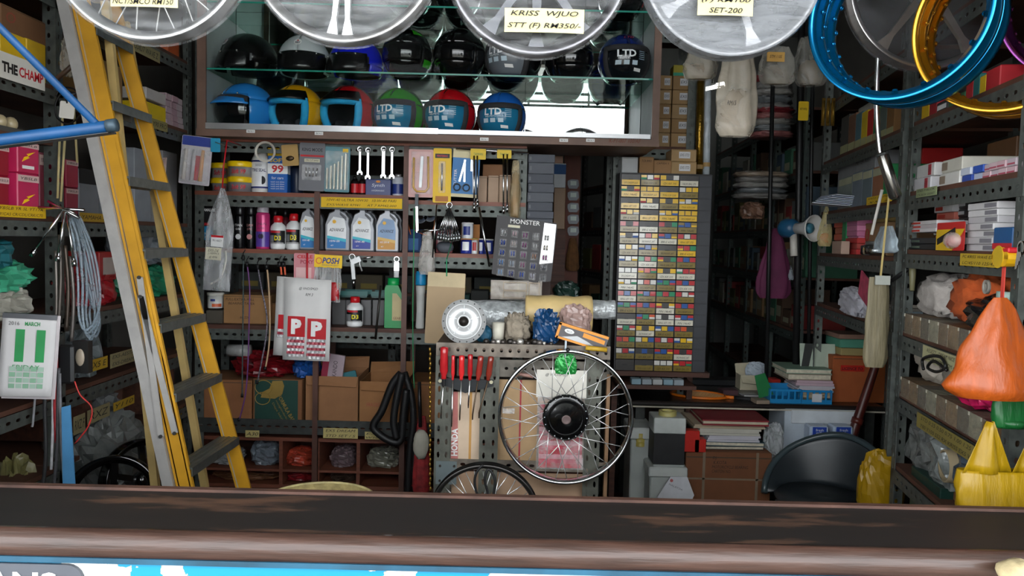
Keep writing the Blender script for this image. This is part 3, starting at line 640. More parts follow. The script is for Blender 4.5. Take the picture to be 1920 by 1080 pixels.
def crumple(w, d, h, seed=0, jit=.35, nu=34, nv=20, flat=True):
    mb = MB(); S_ = Vector((seed * 3.7, seed * 1.3, 5)); v = []; f = []
    for j in range(nv + 1):
        t = PI * j / nv
        for i in range(nu):
            a = 2 * PI * i / nu; q = Vector((math.sin(t) * math.cos(a), math.sin(t) * math.sin(a), math.cos(t)))
            wq = q + .5 * Vector((noise.noise(q * 1.7 + S_), noise.noise(q * 1.9 - S_), noise.noise(q * 2.1 + S_ * 2)))
            r_ = 1 - jit * (1.1 * abs(noise.noise(wq * 2.2 + S_)) + .8 * abs(noise.noise(wq * 4.6 - S_)) + .45 * abs(noise.noise(wq * 9.5 + S_))) + jit * .35
            e = .75; sg = lambda x: math.copysign(abs(x) ** e, x)
            z = h * .42 + sg(q.z) * r_ * h * .58
            v.append((max(-w * .56, min(w * .56, sg(q.x) * r_ * w / 2)), d / 2 + q.y * r_ * d / 2, max(0, min(h * 1.02, z)) if flat else z))
    for j in range(nv):
        for i in range(nu): f.append((j * nu + i, (j + 1) * nu + i, (j + 1) * nu + (i + 1) % nu, j * nu + (i + 1) % nu))
    return mb.add(v, f)
def heap(pl, r, label, mt, name='plastic_bag', cat='bag', v=.03, z=None, d=.16, seed=0, jit=.35, group=None, rz=0.):
    m_, w, h = pl.rect(*r, v=v, z=z, rz=rz); o = crumple(w, d, h, seed, jit).obj(name, mt, None, cat not in ('bag', 'wrapping', 'papers')); o.matrix_world = m_; tag(o, label, cat, group); return o
def hung_bag(pl, r, label, mt, name='plastic_bag', cat='bag', v=-.02, top=.18, d=.05, seed=0, folds=7, group=None, fill=None, fillm=None, point=0., handles=False, mid=.75):
    """bag gathered at the top and hanging"""
    m_, w, h = pl.rect(*r, v=v); t = T(name, label, cat, m_ @ Matrix.Translation((0, d / 2, 0)), group)
    def fn(u, q):
        a = 2 * PI * u; wd = (top + (1 - top) * min(1, (1 - q) / mid) ** .8) if q < 1 else top
        if q < .08: wd *= .75 + 3.1 * q
        f = 1 + .1 * math.sin(folds * a + seed) * (.3 + q) + .12 * noise.noise(Vector((math.cos(a) * 2 + seed, math.sin(a) * 2, q * 5)))
        return (wd * f * w / 2 * math.cos(a), wd * f * d / 2 * math.sin(a) * (1 - .3 * q), h * q + point * h * (1 - q) ** 2 * (math.cos(a * 1) * .5))
    MB().grid(fn, 40, 18).obj('bag_body', mt, t, True)
    if fill: crumple(w * .8, d * .7, h * fill, seed + 5, .2).obj('contents', fillm, t, True, mw=Matrix.Translation((0, -d * .35, h * .03)))
    return t, w, h
def card(pl, r, label, col, name='hang_card', cat='packet', v=-.02, group=None, rot=0., th=.0015, mt=None, hole=True):
    m_, w, h = pl.rect(*r, v=v); t = T(name, label, cat, m_ @ Matrix.Rotation(rot, 4, 'Y'), group)
    MB().prism(rrect(w, h, min(.006, w * .1), 2), 0, th).obj('backing_card', mt or C(col, .5, 0, .06), t); return t, w, h
def blister(t, w, h, x0, z0, x1, z1, d=.012, mt=None):
    return MB().box(x0 * w - w / 2, -d, z0 * h, x1 * w - w / 2, -.0004, z1 * h, bv=.003).obj('clear_blister', mt or FILM('#ffffff', .05, .25, .08, 20, .3), t)
def rod(name, label, cat, p, q, r_, mt, group=None, n=8, extra=None):
    o = MB().tube([Vector(p) - Vector(p), Vector(q) - Vector(p)], r_, n).obj(name, mt, None, True); o.matrix_world = Matrix.Translation(p); tag(o, label, cat, group); return o
def pathobj(name, label, cat, pts, r_, mt, group=None, n=6, closed=False):
    c = sum((Vector(p) for p in pts), Vector()) / len(pts); c.z = min(p[2] for p in pts)
    o = MB().tube([Vector(p) - c for p in pts], r_, n, closed).obj(name, mt, None, True); o.matrix_world = Matrix.Translation(c); return tag(o, label, cat, group)
def smooth_path(pts, k=6):
    P = [Vector(p) for p in pts]; out = []
    for i in range(len(P) - 1):
        a, b, c, d = P[max(0, i - 1)], P[i], P[i + 1], P[min(len(P) - 1, i + 2)]
        for j in range(k):
            s = j / k; out.append(.5 * ((2 * b) + (c - a) * s + (2 * a - 5 * b + 4 * c - d) * s * s + (3 * b - a - 3 * c + d) * s ** 3))
    return out + [P[-1]]
def pxpath(pts, Y): return [at(x, y, Y if not isinstance(Y, (list, tuple)) else Y[i]) for i, (x, y) in enumerate(pts)]
def strip_label(pl, r, parent, lines, col='#e3b813', v=-.012, ink=None, zz=None):
    m_, w, h = pl.rect(*r, v=v)
    if zz: m_.translation.z = zz; h = .05
    b = BX(-w / 2, 0, 0, w / 2, .0012, h).obj('shelf_label', C(col, .65, 0, .1), parent, mw=parent.matrix_world.inverted() @ m_)
    for i, s in enumerate(lines): LET(s, w * .86, h / len(lines) * .5, ink or INK, b, 0, -.0006, h * (1 - (i + .5) / len(lines)), shear=.25)
    return b
CHROME = C('#cfd1d2', .16, 1., .04); IRON = C('#8e9192', .3, .95, .1)
# ================================================================ back rack, top shelf
z1, z2, z3, z1r, z2r = BZ['s1'], BZ['s2'], BZ['s3'], BZ['s1r'], BZ['s2r']
G = 'yellow-lidded wax tins on the top shelf'
for i, (x0, x1, zz, vv, lb) in enumerate(((419, 465, z1, .03, 'round silver wax tin with yellow lid, lower of the front pair'), (419, 465, None, .03, 'round silver wax tin with yellow lid, stacked on the front pair'),
                              (389, 427, z1, .16, 'yellow-lidded wax tin behind the hanging hose bag, lower one'), (389, 427, None, .16, 'yellow-lidded wax tin behind the hanging hose bag, upper one'))):
    m_, w, h = PB.rect(x0, 327, x1, 358, v=vv, z=z1); rad = w / 2; hh_ = .078
    t = T('wax_tin', lb, 'tin', m_ @ Matrix.Translation((0, rad, 0 if zz else hh_)), G)
    MB().lathe([(rad * .95, 0), (rad * .95, hh_ * .62), (rad, hh_ * .64)], 24).obj('tin_body', C('#b9b9bd', .3, .6), t, True)
    MB().lathe([(rad, hh_ * .63), (rad * 1.02, hh_ * .66), (rad * 1.02, hh_ * .95), (rad * .97, hh_ * .99), (rad * .9, hh_)], 24).obj('lid', C('#f0c808', .35), t, True)
    fn = cyl_fn(rad * .95); LET('Soft 99', rad * 1.1, hh_ * .3, RED, t, rad * .15, 0, hh_ * .33, shear=.2, bold=.02, fn=fn)
t, w, h = turned('plastic_jug', 'white plastic jug with checked tyre label behind the tape ring', 'bottle', PB, (466, 276, 503, 359), [('jug_body', C('#d9d9d6', .4), [(.9, 0), (.98, .02), (.98, .74), (.7, .88), (.42, .93)]), ('cap', C('#e6e6e2', .4), [(.4, .93), (.44, .94), (.44, 1), (.3, 1)])], z=z1)
lab_cyl(t, w * .49, -1.3, 1.3, h * .1, h * .72, C('#e8e8ea', .5)); fn = cyl_fn(w * .49, .002)
for k in range(2): lab_cyl(t, w * .49, -1.3, 1.3, h * (.1 + .58 * k), h * (.14 + .58 * k), C('#1d2a6b', .5), 'label_band', .0014)
LET('TIRE SEAL', w * .7, h * .07, C('#1d1d50', .5), t, 0, 0, h * .5, bold=.02, fn=fn); LET('DOGO', w * .3, h * .05, INK, t, 0, 0, h * .61, fn=fn)
MB().lathe([(.2 * w, 0), (.24 * w, .002), (.24 * w, .006), (.2 * w, .006)], 16, (w * .1, -w * .47, h * .28), 'y').obj('tyre_print', C('#222226', .6), t)
m_, w, h = PB.rect(478, 264, 517, 305, v=-.02); o = MB().loop([(w / 2, -.004), (w / 2, .004), (w * .4, .004), (w * .4, -.004)], 30, (0, 0, h / 2)).obj('tape_ring', C('#cfc9be', .6), None, True); o.matrix_world = m_; tag(o, 'white plastic ring hung in front of the jug and blue can', 'ring')
t = carton(PB, (502, 278, 539, 360), 'blue white and yellow rectangular cleaner can on the top shelf', '#1b5fb0', .05, z1, .1, tape=False, name='cleaner_can', cat='can', rough=.4)
m_, w, h = PB.rect(502, 278, 539, 360, v=.05, z=z1)
BX(-w / 2 - .001, -.001, h * .83, w / 2 + .001, .1, h + .001).obj('yellow_top', C('#e9c01a', .4), t); bnd = BX(-w / 2 - .0006, -.0008, h * .43, w / 2 + .0006, .05, h * .66).obj('white_band', WHT, t)
LET('SOFT', w * .8, h * .09, C('#f0c21a', .5), t, 0, -.0014, h * .73, bold=.03); LET('99', w * .6, h * .17, RED, bnd, 0, -.0014, h * .54, bold=.03); LET('for cars', w * .6, h * .06, WHT, t, 0, -.0014, h * .34)
for k in range(4): LET('wash and shine', w * .7, h * .03, WHT, t, 0, -.0014, h * (.25 - .05 * k))
t, w, h = card(PB, (530, 271, 561, 311), 'tan paper tag hanging beside the blue cleaner can', '#b08d4f', v=-.03, name='paper_tag', rot=-.08)
MB().ell((0, -.006, h * .35), w * .25, .006, h * .12, 10, 6).obj('metal_clip', C('#4a3a26', .4, .6), t, True)
turned('dark_can', 'dark blue can half hidden behind the grey blister card', 'can', PB, (541, 312, 566, 360), [('can_body', C('#14233f', .35), [(.95, 0), (1, .03), (1, .94), (.9, 1)])], v=.09, z=z1)
t, w, h = card(PB, (560, 268, 608, 358), 'grey blister card holding chrome bolts', '#6f7076', v=-.035, rot=.02)
LET('KING MODE', w * .8, h * .07, C('#2b2b30', .5), t, 0, -.0008, h * .86, bold=.02); BX(-w * .46, -.001, h * .71, w * .46, -.0002, h * .75).obj('red_stripe', RED, t); BX(-w * .3, -.002, h * .6, w * .3, -.0005, h * .67).obj('price_strip', PAPER, t)
LET('STR CUT RM50', w * .5, h * .035, INK, t, 0, -.0026, h * .635)
for sx in (-.18, -.06, .06, .18): MB().tube([(sx * w, -.008, h * .3), (sx * w * 1.25, -.008, h * .48)], .004, 7).obj('bolt', CHROME, t, True)
blister(t, w, h, .12, .22, .88, .55, .014)
t, w, h = card(PB, (608, 275, 655, 360), 'teal card with row of chrome box-spanner tubes', '#5a8b96', v=-.03, rot=.02)
for k in range(6): MB().tube([((-.38 + .145 * k) * w, -.008, h * .06), ((-.38 + .145 * k) * w, -.008, h * (.52 + .05 * k + (.08 if k > 3 else 0)))], .0052, 6).obj('socket_tube', C('#c9c8b8', .25, .9), t)
blister(t, w, h, .04, .04, .97, .9, .018); BX(w * .2, -.002, h * .88, w * .42, -.0006, h * .96).obj('price_sticker', C('#e9c01a', .5), t)
for i, (x, y0, y1) in enumerate(((675, 275, 328), (690, 277, 336), (719, 275, 334), (735, 276, 335))):
    m_, w, h = PB.rect(x - 6, y0, x + 6, y1, v=-.03); t = T('wrench', ('combination wrench hung nearest the teal socket card', 'longer combination wrench with open jaw, second in the hung row', 'thick combination wrench, third in the hung row', 'combination wrench with white sticker beside the brown post')[i], 'wrench', m_, 'wrenches hung from the top beam')
    mb = MB(); mb.beam((0, 0, .02), (0, 0, h - .014), .01 if i != 2 else .015, .006); mb.obj('shank', CHROME, t)
    MB().loop([(.0125, -.005), (.0125, .005), (.007, .005), (.007, -.005)], 14, (0, 0, h - .012)).obj('ring_end', CHROME, t, True)
    MB().prism([(-.006, .022), (-.014, .012), (-.013, 0), (-.006, .001), (-.006, .009), (.006, .009), (.006, .001), (.013, 0), (.014, .012), (.006, .022)][::-1], -.004, .004).obj('open_end', CHROME, t)
    MB().tube([(0, -.012, h - .006), (0, .03, h - .006)], .002, 5).obj('hook', IRON, t)
for i, x in enumerate((656, 670)):
    t, w, h = turned('small_bottle', ('small black and red bottle nearer the socket card', 'small black and red bottle nearer the blue tin')[i], 'bottle', PB, (x, 330, x + 15, 367), [('bottle_body', C('#1a1012', .3), [(.9, 0), (1, .03), (1, .7), (.45, .85)]), ('cap', C('#101010', .4), [(.42, .84), (.42, 1), (.3, 1)])], z=z1, v=.05); lab_cyl(t, w / 2, -1.2, 1.2, h * .12, h * .6, C('#c4222a', .4))
t = carton(PB, (685, 336, 733, 369), 'dark blue flat oil tin under the hung wrenches', '#1f2f6e', .05, z1, .06, tape=False, name='oil_tin', cat='tin', rough=.35, text=(('Synth', .5, .6, .5, .25), ('HYDRAULIC', .5, .3, .5, .1)), textc='#dfe4f0'); m_, w, h = PB.rect(685, 336, 733, 369, v=.05, z=z1)
MB().ell((0, -.001, h * .85), .012, .002, .006, 10, 6).obj('emblem', C('#e08a1a', .4), t); MB().lathe([(.011, h), (.011, h + .012), (.008, h + .012)], 14, (w * .3, .03, 0)).obj('cap', C('#d9d9d9', .4), t)
t, w, h = turned('oil_tin', 'small white and blue tin beside the brown post', 'tin', PB, (734, 326, 756, 369), [('tin_body', C('#c9cdd8', .35), [(.96, 0), (1, .03), (1, .8), (.7, .88)]), ('cap', C('#c5c5c5', .3, .5), [(.5, .87), (.5, 1), (.4, 1)])], z=z1, v=.05); lab_cyl(t, w / 2, -1.3, 1.3, h * .1, h * .55, C('#22347a', .4))
strip_label(PB, (602, 371, 754, 390), br, ['10W-40 ULTRA 10W30   10-W-40 PARI', 'EX5/WAVE RM41     AT 7 RM42,000'], v=-.02)
# bay three, top shelf
t, w, h = card(PB, (766, 280, 812, 370), 'pink card with yellow hacksaw frame', '#d8a7a3', v=-.03)
MB().tube([(-w * .28, -.012, h * .82), (-w * .28, -.012, h * .2), (-w * .15, -.012, h * .12), (w * .2, -.012, h * .12), (w * .33, -.012, h * .2), (w * .3, -.012, h * .85)], .006, 8).obj('saw_frame', C('#cf9a1d', .4), t, True)
MB().beam((0, -.012, h * .2), (w * .06, -.012, h * .85), .014, .004).obj('saw_blade', C('#8d8f90', .3, .8), t); blister(t, w, h, .12, .06, .95, .95, .02, FILM('#ffffff', .04, .2, .08, 20, .3))
t, w, h = card(PB, (812, 278, 846, 380), 'yellow card with single chrome punch in a blister', '#f0c30c', v=-.035)
BX(-w * .4, -.001, h * .82, w * .4, -.0003, h * .9).obj('black_panel', C('#1b1416', .5), t); LET('PENTEMAC', w * .6, h * .035, RED, t, 0, -.0016, h * .86, bold=.03)
MB().tube([(0, -.009, h * .22), (0, -.009, h * .72)], .0055, 8).obj('punch', CHROME, t, True); blister(t, w, h, .3, .18, .7, .76, .016); BX(-w * .35, -.0012, h * .02, w * .35, -.0003, h * .12).obj('cardboard_foot', C('#b9773a', .6), t)
t, w, h = card(PB, (846, 280, 897, 370), 'blue and cream card with black-handled scissors and knife', '#2f78b8', v=-.03, rot=.04)
BX(-w * .5, -.0008, h * .82, w * .5, -.0002, h).obj('header', C('#d9cda2', .5), t); BX(-w * .5, -.0008, 0, w * .5, -.0002, h * .07).obj('footer', C('#d9cda2', .5), t)
sc_ = MB(); 
for s_ in (-1, 1):
    MB().loop([(w * .15, -.004), (w * .15, .004), (w * .1, .004), (w * .1, -.004)], 18, (-w * .12 + s_ * w * .17, -.01, h * .2)).obj('handle', C('#2a3540', .4), t, True)
    MB().beam((-w * .12 + s_ * w * .09, -.008 + s_ * .002, h * .32), (-w * .05 - s_ * w * .01, -.008 + s_ * .002, h * .78), .009, .002).obj('scissor_blade', CHROME, t)
MB().beam((w * .36, -.01, h * .1), (w * .25, -.01, h * .9), .014, .006).obj('knife', C('#8c8c8e', .3, .6), t); MB().beam((w * .22, -.01, h * .55), (w * .2, -.01, h * .95), .012, .004).obj('knife_blade', CHROME, t)
LET('CUTTER', h * .35, w * .1, WHT, t, -w * .38, -.0014, h * .4, rot=PI / 2)
p, q = at(855, 279, 3.95), at(992, 287, 3.95); rod('hanging_bar', 'thin chrome bar across the top right bay carrying rods', 'bar', p, q, .005, CHROME)
for i, (x0, x1, y0, y1, xs) in enumerate(((882, 911, 279, 299, ((889, 300, 395), (895, 300, 388))), (932, 959, 281, 297, ((944, 297, 401), (951, 297, 398))))):
    m_, w, h = PB.rect(x0, y0, x1, y1, v=-.06); t = T('extension_rod_set', ('chrome extension rods on yellow header hung over the scissors card', 'chrome extension rods on yellow header beside the bagged spanner')[i], 'tool set', m_, 'rod sets on the chrome bar')
    MB().prism(rrect(w, h, .004, 2), 0, .004).obj('header_tag', C('#e6c312', .5), t); LET('TAIWAN', w * .6, h * .25, C('#1f6b2e', .5), t, 0, -.0008, h * .5)
    for (xx, a, b) in xs:
        pa, pb = m_.inverted() @ at(xx, a - 8, 3.93), m_.inverted() @ at(xx, b, 3.93); r_ = MB().tube([pa, pb], .0042, 8).obj('rod', CHROME, t, True); MB().tube([pb + Vector((0, 0, .03)), pb], .0075, 8).obj('socket_end', CHROME, r_, True)
for i, (x0, x1) in enumerate(((894, 913), (915, 935), (936, 958))): carton(PB, (x0, 330 - i, x1, 373), ('small pale carton under the first rod set', 'small pale carton in the middle of three below the rods', 'small pale carton nearest the right post')[i], '#b89d86', .06, z1r, .12, group='pale cartons in the top right bay')
carton(PB, (905, 308, 945, 330), 'open brown carton flap above the three pale cartons', '#8a6243', .1, z1r + .125, .16, tape=False)
hung_bag(PB, (955, 300, 977, 412), 'clear bag with brown handle tools hung at the right post', FILM('#d8c49a', .15, .5, .2), v=-.05, fill=.8, fillm=C('#7a5a30', .4, .3), top=.5)
# stack of dark grey boxes right of the post
ys = [289, 305, 326, 344, 361, 379, 396, 410, 428, 446]
zc_ = PB.hit(1012, 446, .0)[1]
for i in range(9):
    za, zb2 = PB.hit(1012, ys[i])[1], PB.hit(1012, ys[i + 1])[1]; ua, ub = PB.hit(989 + (i % 2), 360)[0], PB.hit(1039 - (i % 3), 360)[0]
    carton(PB, None, ('top', 'second', 'third', 'fourth', 'fifth', 'sixth', 'seventh', 'eighth', 'ninth')[i] + ' grey flat carton from the top of the stack beside the rack', ('#5b5e66', '#61646b', '#565961')[i % 3], d=.2, tape=False, group='grey flat cartons stacked beside the rack', mwx=(PB.mw((ua + ub) / 2, 0, zb2 + .0005), ub - ua, za - zb2 - .001), labtext=None, lab=(.05, .3, .12, .7, '#74777c'))
bxp = T('plywood_stand', 'narrow brown wooden stand under the grey carton stack', 'stand', PB.mw((ua + ub) / 2, 0, 0)); BX(-(ub - ua) / 2, 0, 0, (ub - ua) / 2, .2, zc_).obj('panel', C('#40302a', .7), bxp); BX(-(ub - ua) / 2 - .004, -.004, zc_ - .02, (ub - ua) / 2 + .004, .204, zc_).obj('top_board', WOODD, bxp)
# ================================================================ middle shelf
t = carton(PB, (376, 384, 407, 460), 'black lubricant box with blue coolant panel behind the hose bag', '#17171a', .05, z2, .12, tape=False, name='lubricant_box', rough=.4); m_, w, h = PB.rect(376, 384, 407, 460, v=.05, z=z2)
LET('YAMALUBE', w * .8, h * .07, WHT, t, 0, -.0012, h * .88, bold=.03); BX(-w * .48, -.001, h * .52, w * .3, -.0003, h * .58).obj('red_band', RED, t); q = BX(-w * .46, -.001, h * .18, w * .25, -.0003, h * .5).obj('blue_panel', C('#2a8fc4', .4), t); LET('LONG LIFE', w * .55, h * .06, WHT, q, -w * .1, -.0016, h * .33); LET('COOLANT', w * .55, h * .06, WHT, q, -w * .1, -.0016, h * .25)
def spray(x0, x1, y0, y1, col, lb, v, txtc='#d9d9d9', band=None):
    t, w, h = turned('spray_can', lb, 'spray can', PB, (x0, y0, x1, y1), [('can_body', C(col, .25, .2), [(.95, 0), (1, .02), (1, .74), (.93, .78), (.7, .81)]), ('neck_ring', CHROME, [(.72, .8), (.72, .815), (.6, .82)]), ('cap', C('#17171a', .3) if not band else FILM('#e9e0ea', .3, .6, .1), [(.82, .8), (.85, .81), (.85, .985), (.8, 1)])], z=z2, v=v, group='spray cans on the middle shelf')
    fn = cyl_fn(w / 2); LET('CHAIN', w * .7, h * .06, C(txtc, .4), t, 0, 0, h * .55, fn=fn); LET('LUBE', w * .5, h * .05, C(txtc, .4), t, 0, 0, h * .46, fn=fn); MB().lathe([(.01, 0), (.014, .001), (.012, .002)], 12, (0, -w / 2 - .001, h * .28), 'y').obj('print_swirl', C(txtc, .4), t)
    if band: lab_cyl(t, w / 2, -1.4, 1.4, h * .05, h * .38, C(band, .3), 'label_band')
spray(437, 456, 386, 459, '#131316', 'black spray can with silver swirl nearest the hose bag', .05); spray(459, 476, 386, 459, '#131316', 'black spray can with red print between silver swirl can and pink can', .06, '#c98a8a'); spray(476, 502, 381, 460, '#c83a78', 'pink and purple spray can with clear cap', .04, '#2a1a3a', '#5a3f9a')
def brakefl(r, lb, z, v=.03):
    t, w, h = turned('brake_fluid_bottle', lb, 'bottle', PB, r, [('bottle_body', C('#dfe0e0', .35), [(.85, 0), (.98, .03), (1, .1), (1, .62), (.9, .7), (.55, .78), (.5, .8)]), ('cap', C('#c4161f', .35), [(.55, .8), (.6, .81), (.58, .98), (.45, 1)])], z=z, v=v, group='white brake fluid bottles with red caps'); rd = w / 2
    lab_cyl(t, rd, -1.25, 1.25, h * .17, h * .56, C('#191a1c', .4)); fn = cyl_fn(rd, .002); lab_cyl(t, rd, -.9, .5, h * .49, h * .55, RED, 'red_flash', .0016); LET('D3', w * .4, h * .14, C('#e2d21a', .4), t, w * .1, 0, h * .34, bold=.03, fn=fn); lab_cyl(t, rd, -1.1, -.3, h * .22, h * .42, C('#7b7c7e', .4), 'label_picture', .0015); lab_cyl(t, rd, -1.0, 1.0, h * .185, h * .2, WHT, 'label_line', .0015)
    return t
brakefl((503, 404, 532, 462), 'brake fluid bottle beside the pink spray can', z2); brakefl((533, 400, 561, 463), 'brake fluid bottle beside the first oil bottle', z2, .04)
for i, (x0, x1) in enumerate(((505, 522), (524, 541))): turned('dark_bottle', ('dark red bottle behind the left brake fluid bottle', 'dark red bottle behind the pair of brake fluid bottles')[i], 'bottle', PB, (x0, 392, x1, 458), [('bottle_body', C('#5a1626', .4), [(.95, 0), (1, .05), (1, .7), (.5, .8)]), ('cap', C('#1a1416', .4), [(.5, .8), (.5, 1), (.4, 1)])], z=z2, v=.15)
def oil(r, lb, z=None, v=.03, col='#8d8f94', pan='#e4e6e8', low='#1d74b8', a='ADVANCE', b='15W-50', th=.055, side=False):
    m_, w, h = PB.rect(*r, v=v, z=z); t = T('oil_bottle', lb, 'bottle', m_, 'one-litre oil bottles on the rack')
    pf = [(-.5, .02), (-.46, 0), (.46, 0), (.5, .02), (.5, .5), (.44, .62), (.47, .74), (.3, .86), (.1, .9), (.1, .95), (-.12, .95), (-.12, .9), (-.34, .84), (-.5, .6)]
    P2 = [(x * w, zz * h) for x, zz in pf]; mb = MB(); n = len(P2); rings = []
    for y, k in ((0, .94), (.008, 1), (th - .008, 1), (th, .94)): rings.append([(x * k, y, h / 2 + (zz - h / 2) * k if k < 1 else zz) for x, zz in P2])
    mb.ring(rings).obj('bottle_body', C(col, .32, .35, .05), t)
    MB().lathe([(w * .14, h * .93), (w * .15, h * .94), (w * .15, h), (w * .1, h)], 14, (0, th / 2, 0)).obj('cap', C('#55575b' if col != '#0c8a4b' else '#0a7f44', .4), t, True)
    if side: return t
    MB().prism([(-.4 * w, .06 * h), (.34 * w, .06 * h), (.36 * w, .5 * h), (.28 * w, .72 * h), (-.16 * w, .76 * h), (-.4 * w, .58 * h)], -.0009, .001).obj('label', C(pan, .4), t)
    MB().prism([(-.4 * w, .06 * h), (.34 * w, .06 * h), (.35 * w, .2 * h), (-.4 * w, .3 * h)], -.0014, 0).obj('label_base', C(low, .4), t)
    MB().prism([(-.4 * w, .28 * h), (.35 * w, .2 * h), (.35 * w, .27 * h), (-.4 * w, .34 * h)], -.0016, 0).obj('label_wave', C('#35b3c9' if low != '#c98d2a' else '#d9b05a', .4), t)
    LET(a, w * .6, h * .07, C('#22252b', .5), t, -.02 * w, -.002, h * .47, shear=.3, bold=.01); LET(b, w * .4, h * .045, WHT, t, -.1 * w, -.0022, h * .22, bold=.01); LET('4T', w * .12, h * .03, WHT, t, -.2 * w, -.0022, h * .12)
    MB().lathe([(w * .075, 0), (w * .075, .001)], 12, (-w * .12, -.0022, h * .65), 'y').obj('emblem', C('#e9b21c', .4), t)
    for k in range(3): MB().beam((w * .1, -.0015, h * (.86 - .02 * k)), (w * .36, -.0015, h * (.74 - .03 * k)), .004, .002).obj('grip_rib', C('#3f4146', .4), t)
    return t
oil((561, 384, 594, 463), 'silver oil bottle partly behind the brown post, first of the row', z2, a='ADVANCE', b='10W-40'); oil((609, 386, 656, 466), 'silver oil bottle marked 15W-50', z2); oil((657, 388, 702, 467), 'silver oil bottle marked 20W-40', z2, b='10W-40', low='#2a3f9e'); oil((704, 389, 748, 468), 'silver oil bottle with orange and blue picture label', z2, pan='#7f9cc0', low='#c98d2a', b='AX5 20W-40')
for i, (x0, x1) in enumerate(((580, 607), (632, 664), (678, 708), (724, 754))): oil((x0, 390, x1, 466), ('oil bottle behind the brown post', 'oil bottle behind the 15W-50 bottle', 'oil bottle behind the 20W-40 bottle', 'oil bottle behind the picture label bottle')[i], z2, v=.13, side=True)
# bay three, middle shelf
carton(PB, (762, 430, 790, 474), 'dark blue box with white print beside the brown post', '#24406e', .1, z2r, .12, tape=False, lab=(.1, .1, .8, .6, '#3f6a9e'))
pathobj('cable_loop', 'orange and black cable loop in the middle right bay', 'cable', smooth_path(pxpath([(770, 440), (764, 410), (772, 388), (795, 382), (812, 392), (814, 425), (800, 440), (778, 432)], 4.05)), .003, C('#c2622a', .5))
for i, (x, y) in enumerate(((788, 408), (806, 405))):
    m_, w, h = PB.rect(x - 15, y - 25, x + 15, y + 25, v=.02); o = MB().loop([(w / 2, -.006), (w / 2, .006), (w * .32, .006), (w * .32, -.006)], 20, (0, 0, h / 2)).obj('rubber_grip_ring', C('#2c3440', .5), None, True); o.matrix_world = m_ @ Matrix.Scale(1.4, 4, (0, 0, 1)); tag(o, ('dark rubber handle loop next to the green cord', 'dark rubber handle loop next to the thin rod')[i], 'handle')
m_, w, h = PB.rect(822, 380, 862, 457, v=-.05); t = T('spring_clip_bunch', 'bunch of chrome spring clips hanging on a ring', 'clips', m_)
MB().loop([(.014, -.002), (.014, .002), (.01, .002), (.01, -.002)], 16, (0, 0, h - .012)).obj('ring', CHROME, t, True)
for k in range(9):
    a = -.42 + .105 * k; tip = (w * a * 1.15, -.01 + .008 * (k % 3), h * (.18 + .1 * abs(a))); c_ = MB().tube([(0, -.005 + .006 * (k % 3), h - .02), (w * a * .8, 0, h * .5), tip], [.0025, .0035, .0055], 6).obj('clip', CHROME, t, True); MB().tube([tip, (tip[0] * 1.06, tip[1], tip[2] - h * .14)], .0075, 8).obj('clip_sleeve', C('#b8bcbc', .25, .9), c_, True)
for i, (x0, y0, x1, y1, zz) in enumerate(((865, 417, 887, 442, None), (863, 446, 885, 472, z2r), (884, 447, 896, 473, z2r), (897, 447, 907, 473, z2r), (907, 448, 925, 474, z2r))):
    base = zz if zz is not None else z2r + .078
    t, w, h = turned('paint_tin', ('white and blue tin on the small cardboard ledge', 'blue tin with white oval label, lower row', 'slim white tin with green lid, lower row', 'slim blue tin, fourth of the lower row', 'blue tin at the end of the lower row')[i], 'tin', PB, (x0, y0, x1, y1), [('tin_body', C(('#dfe2e8', '#23318c', '#dfe3e6', '#26348f', '#2a3a90')[i], .3), [(.97, 0), (1, .03), (1, .9)]), ('lid', C(('#e9e9ea', '#dcdcdc', '#7ab04a', '#c9c9c9', '#d0d0d0')[i], .35), [(1.02, .9), (1.02, .97), (.9, 1), (.5, 1)])], z=base, v=.05, group='small tins in the middle right bay')
    lab_cyl(t, w / 2, -.7, .5, h * .2, h * .75, C(('#1d2f7d', '#eceef2', '#b03030', '#e4e4ea', '#e4e4ea')[i], .4))
bl = T('cardboard_ledge', 'folded brown cardboard ledge carrying one tin', 'cardboard', PB.rect(862, 415, 898, 446, v=.04)[0]); m_, w, h = PB.rect(862, 415, 898, 446, v=.04)
bl.matrix_world.translation.z = z2r; BX(-w / 2, 0, .07, w / 2, .1, .076).obj('top_panel', C('#a8713f', .8), bl); BX(-w / 2, .1, 0, w / 2, .105, .15).obj('back_panel', C('#a8713f', .8), bl); BX(w / 2 - .004, 0, 0, w / 2, .1, .07).obj('side_panel', C('#8d5f38', .8), bl)
for i, (x0, y0, x1, y1) in enumerate(((815, 395, 840, 425), (858, 400, 886, 418))): heap(PB, (x0, y0 + 15, x1, 474), ('dark rubber parts behind the spring clips', 'dark rubber parts behind the tins')[i], C('#2b2e33', .6), 'rubber_part', 'rubber part', .2, z2r, .1, 3 + i)
carton(PB, (818, 430, 848, 462), 'pink and white small packet behind the spring clips', '#b86a70', .12, z2r, .05, tape=False, lab=(.1, .3, .7, .8, '#d9c9c9'))
m_, w, h = PB.rect(816, 452, 850, 471, v=.04, z=z2r); o = MB().ell((0, .03, h / 2), w / 2, .03, h / 2, 14, 8, .1, 2).obj('grey_pad', C('#5c6068', .6), None, True); o.matrix_world = m_; tag(o, 'grey rubber pad lying under the spring clips', 'pad')
rod('thin_rod', 'thin chrome rod with white tip hanging by the post', 'rod', at(819, 383, 3.92), at(811, 483, 3.92), .004, CHROME)
rod('tee_bar', 'long chrome rod slanting across the middle right bay', 'rod', at(898, 388, 3.9), at(918, 500, 3.9), .006, CHROME)
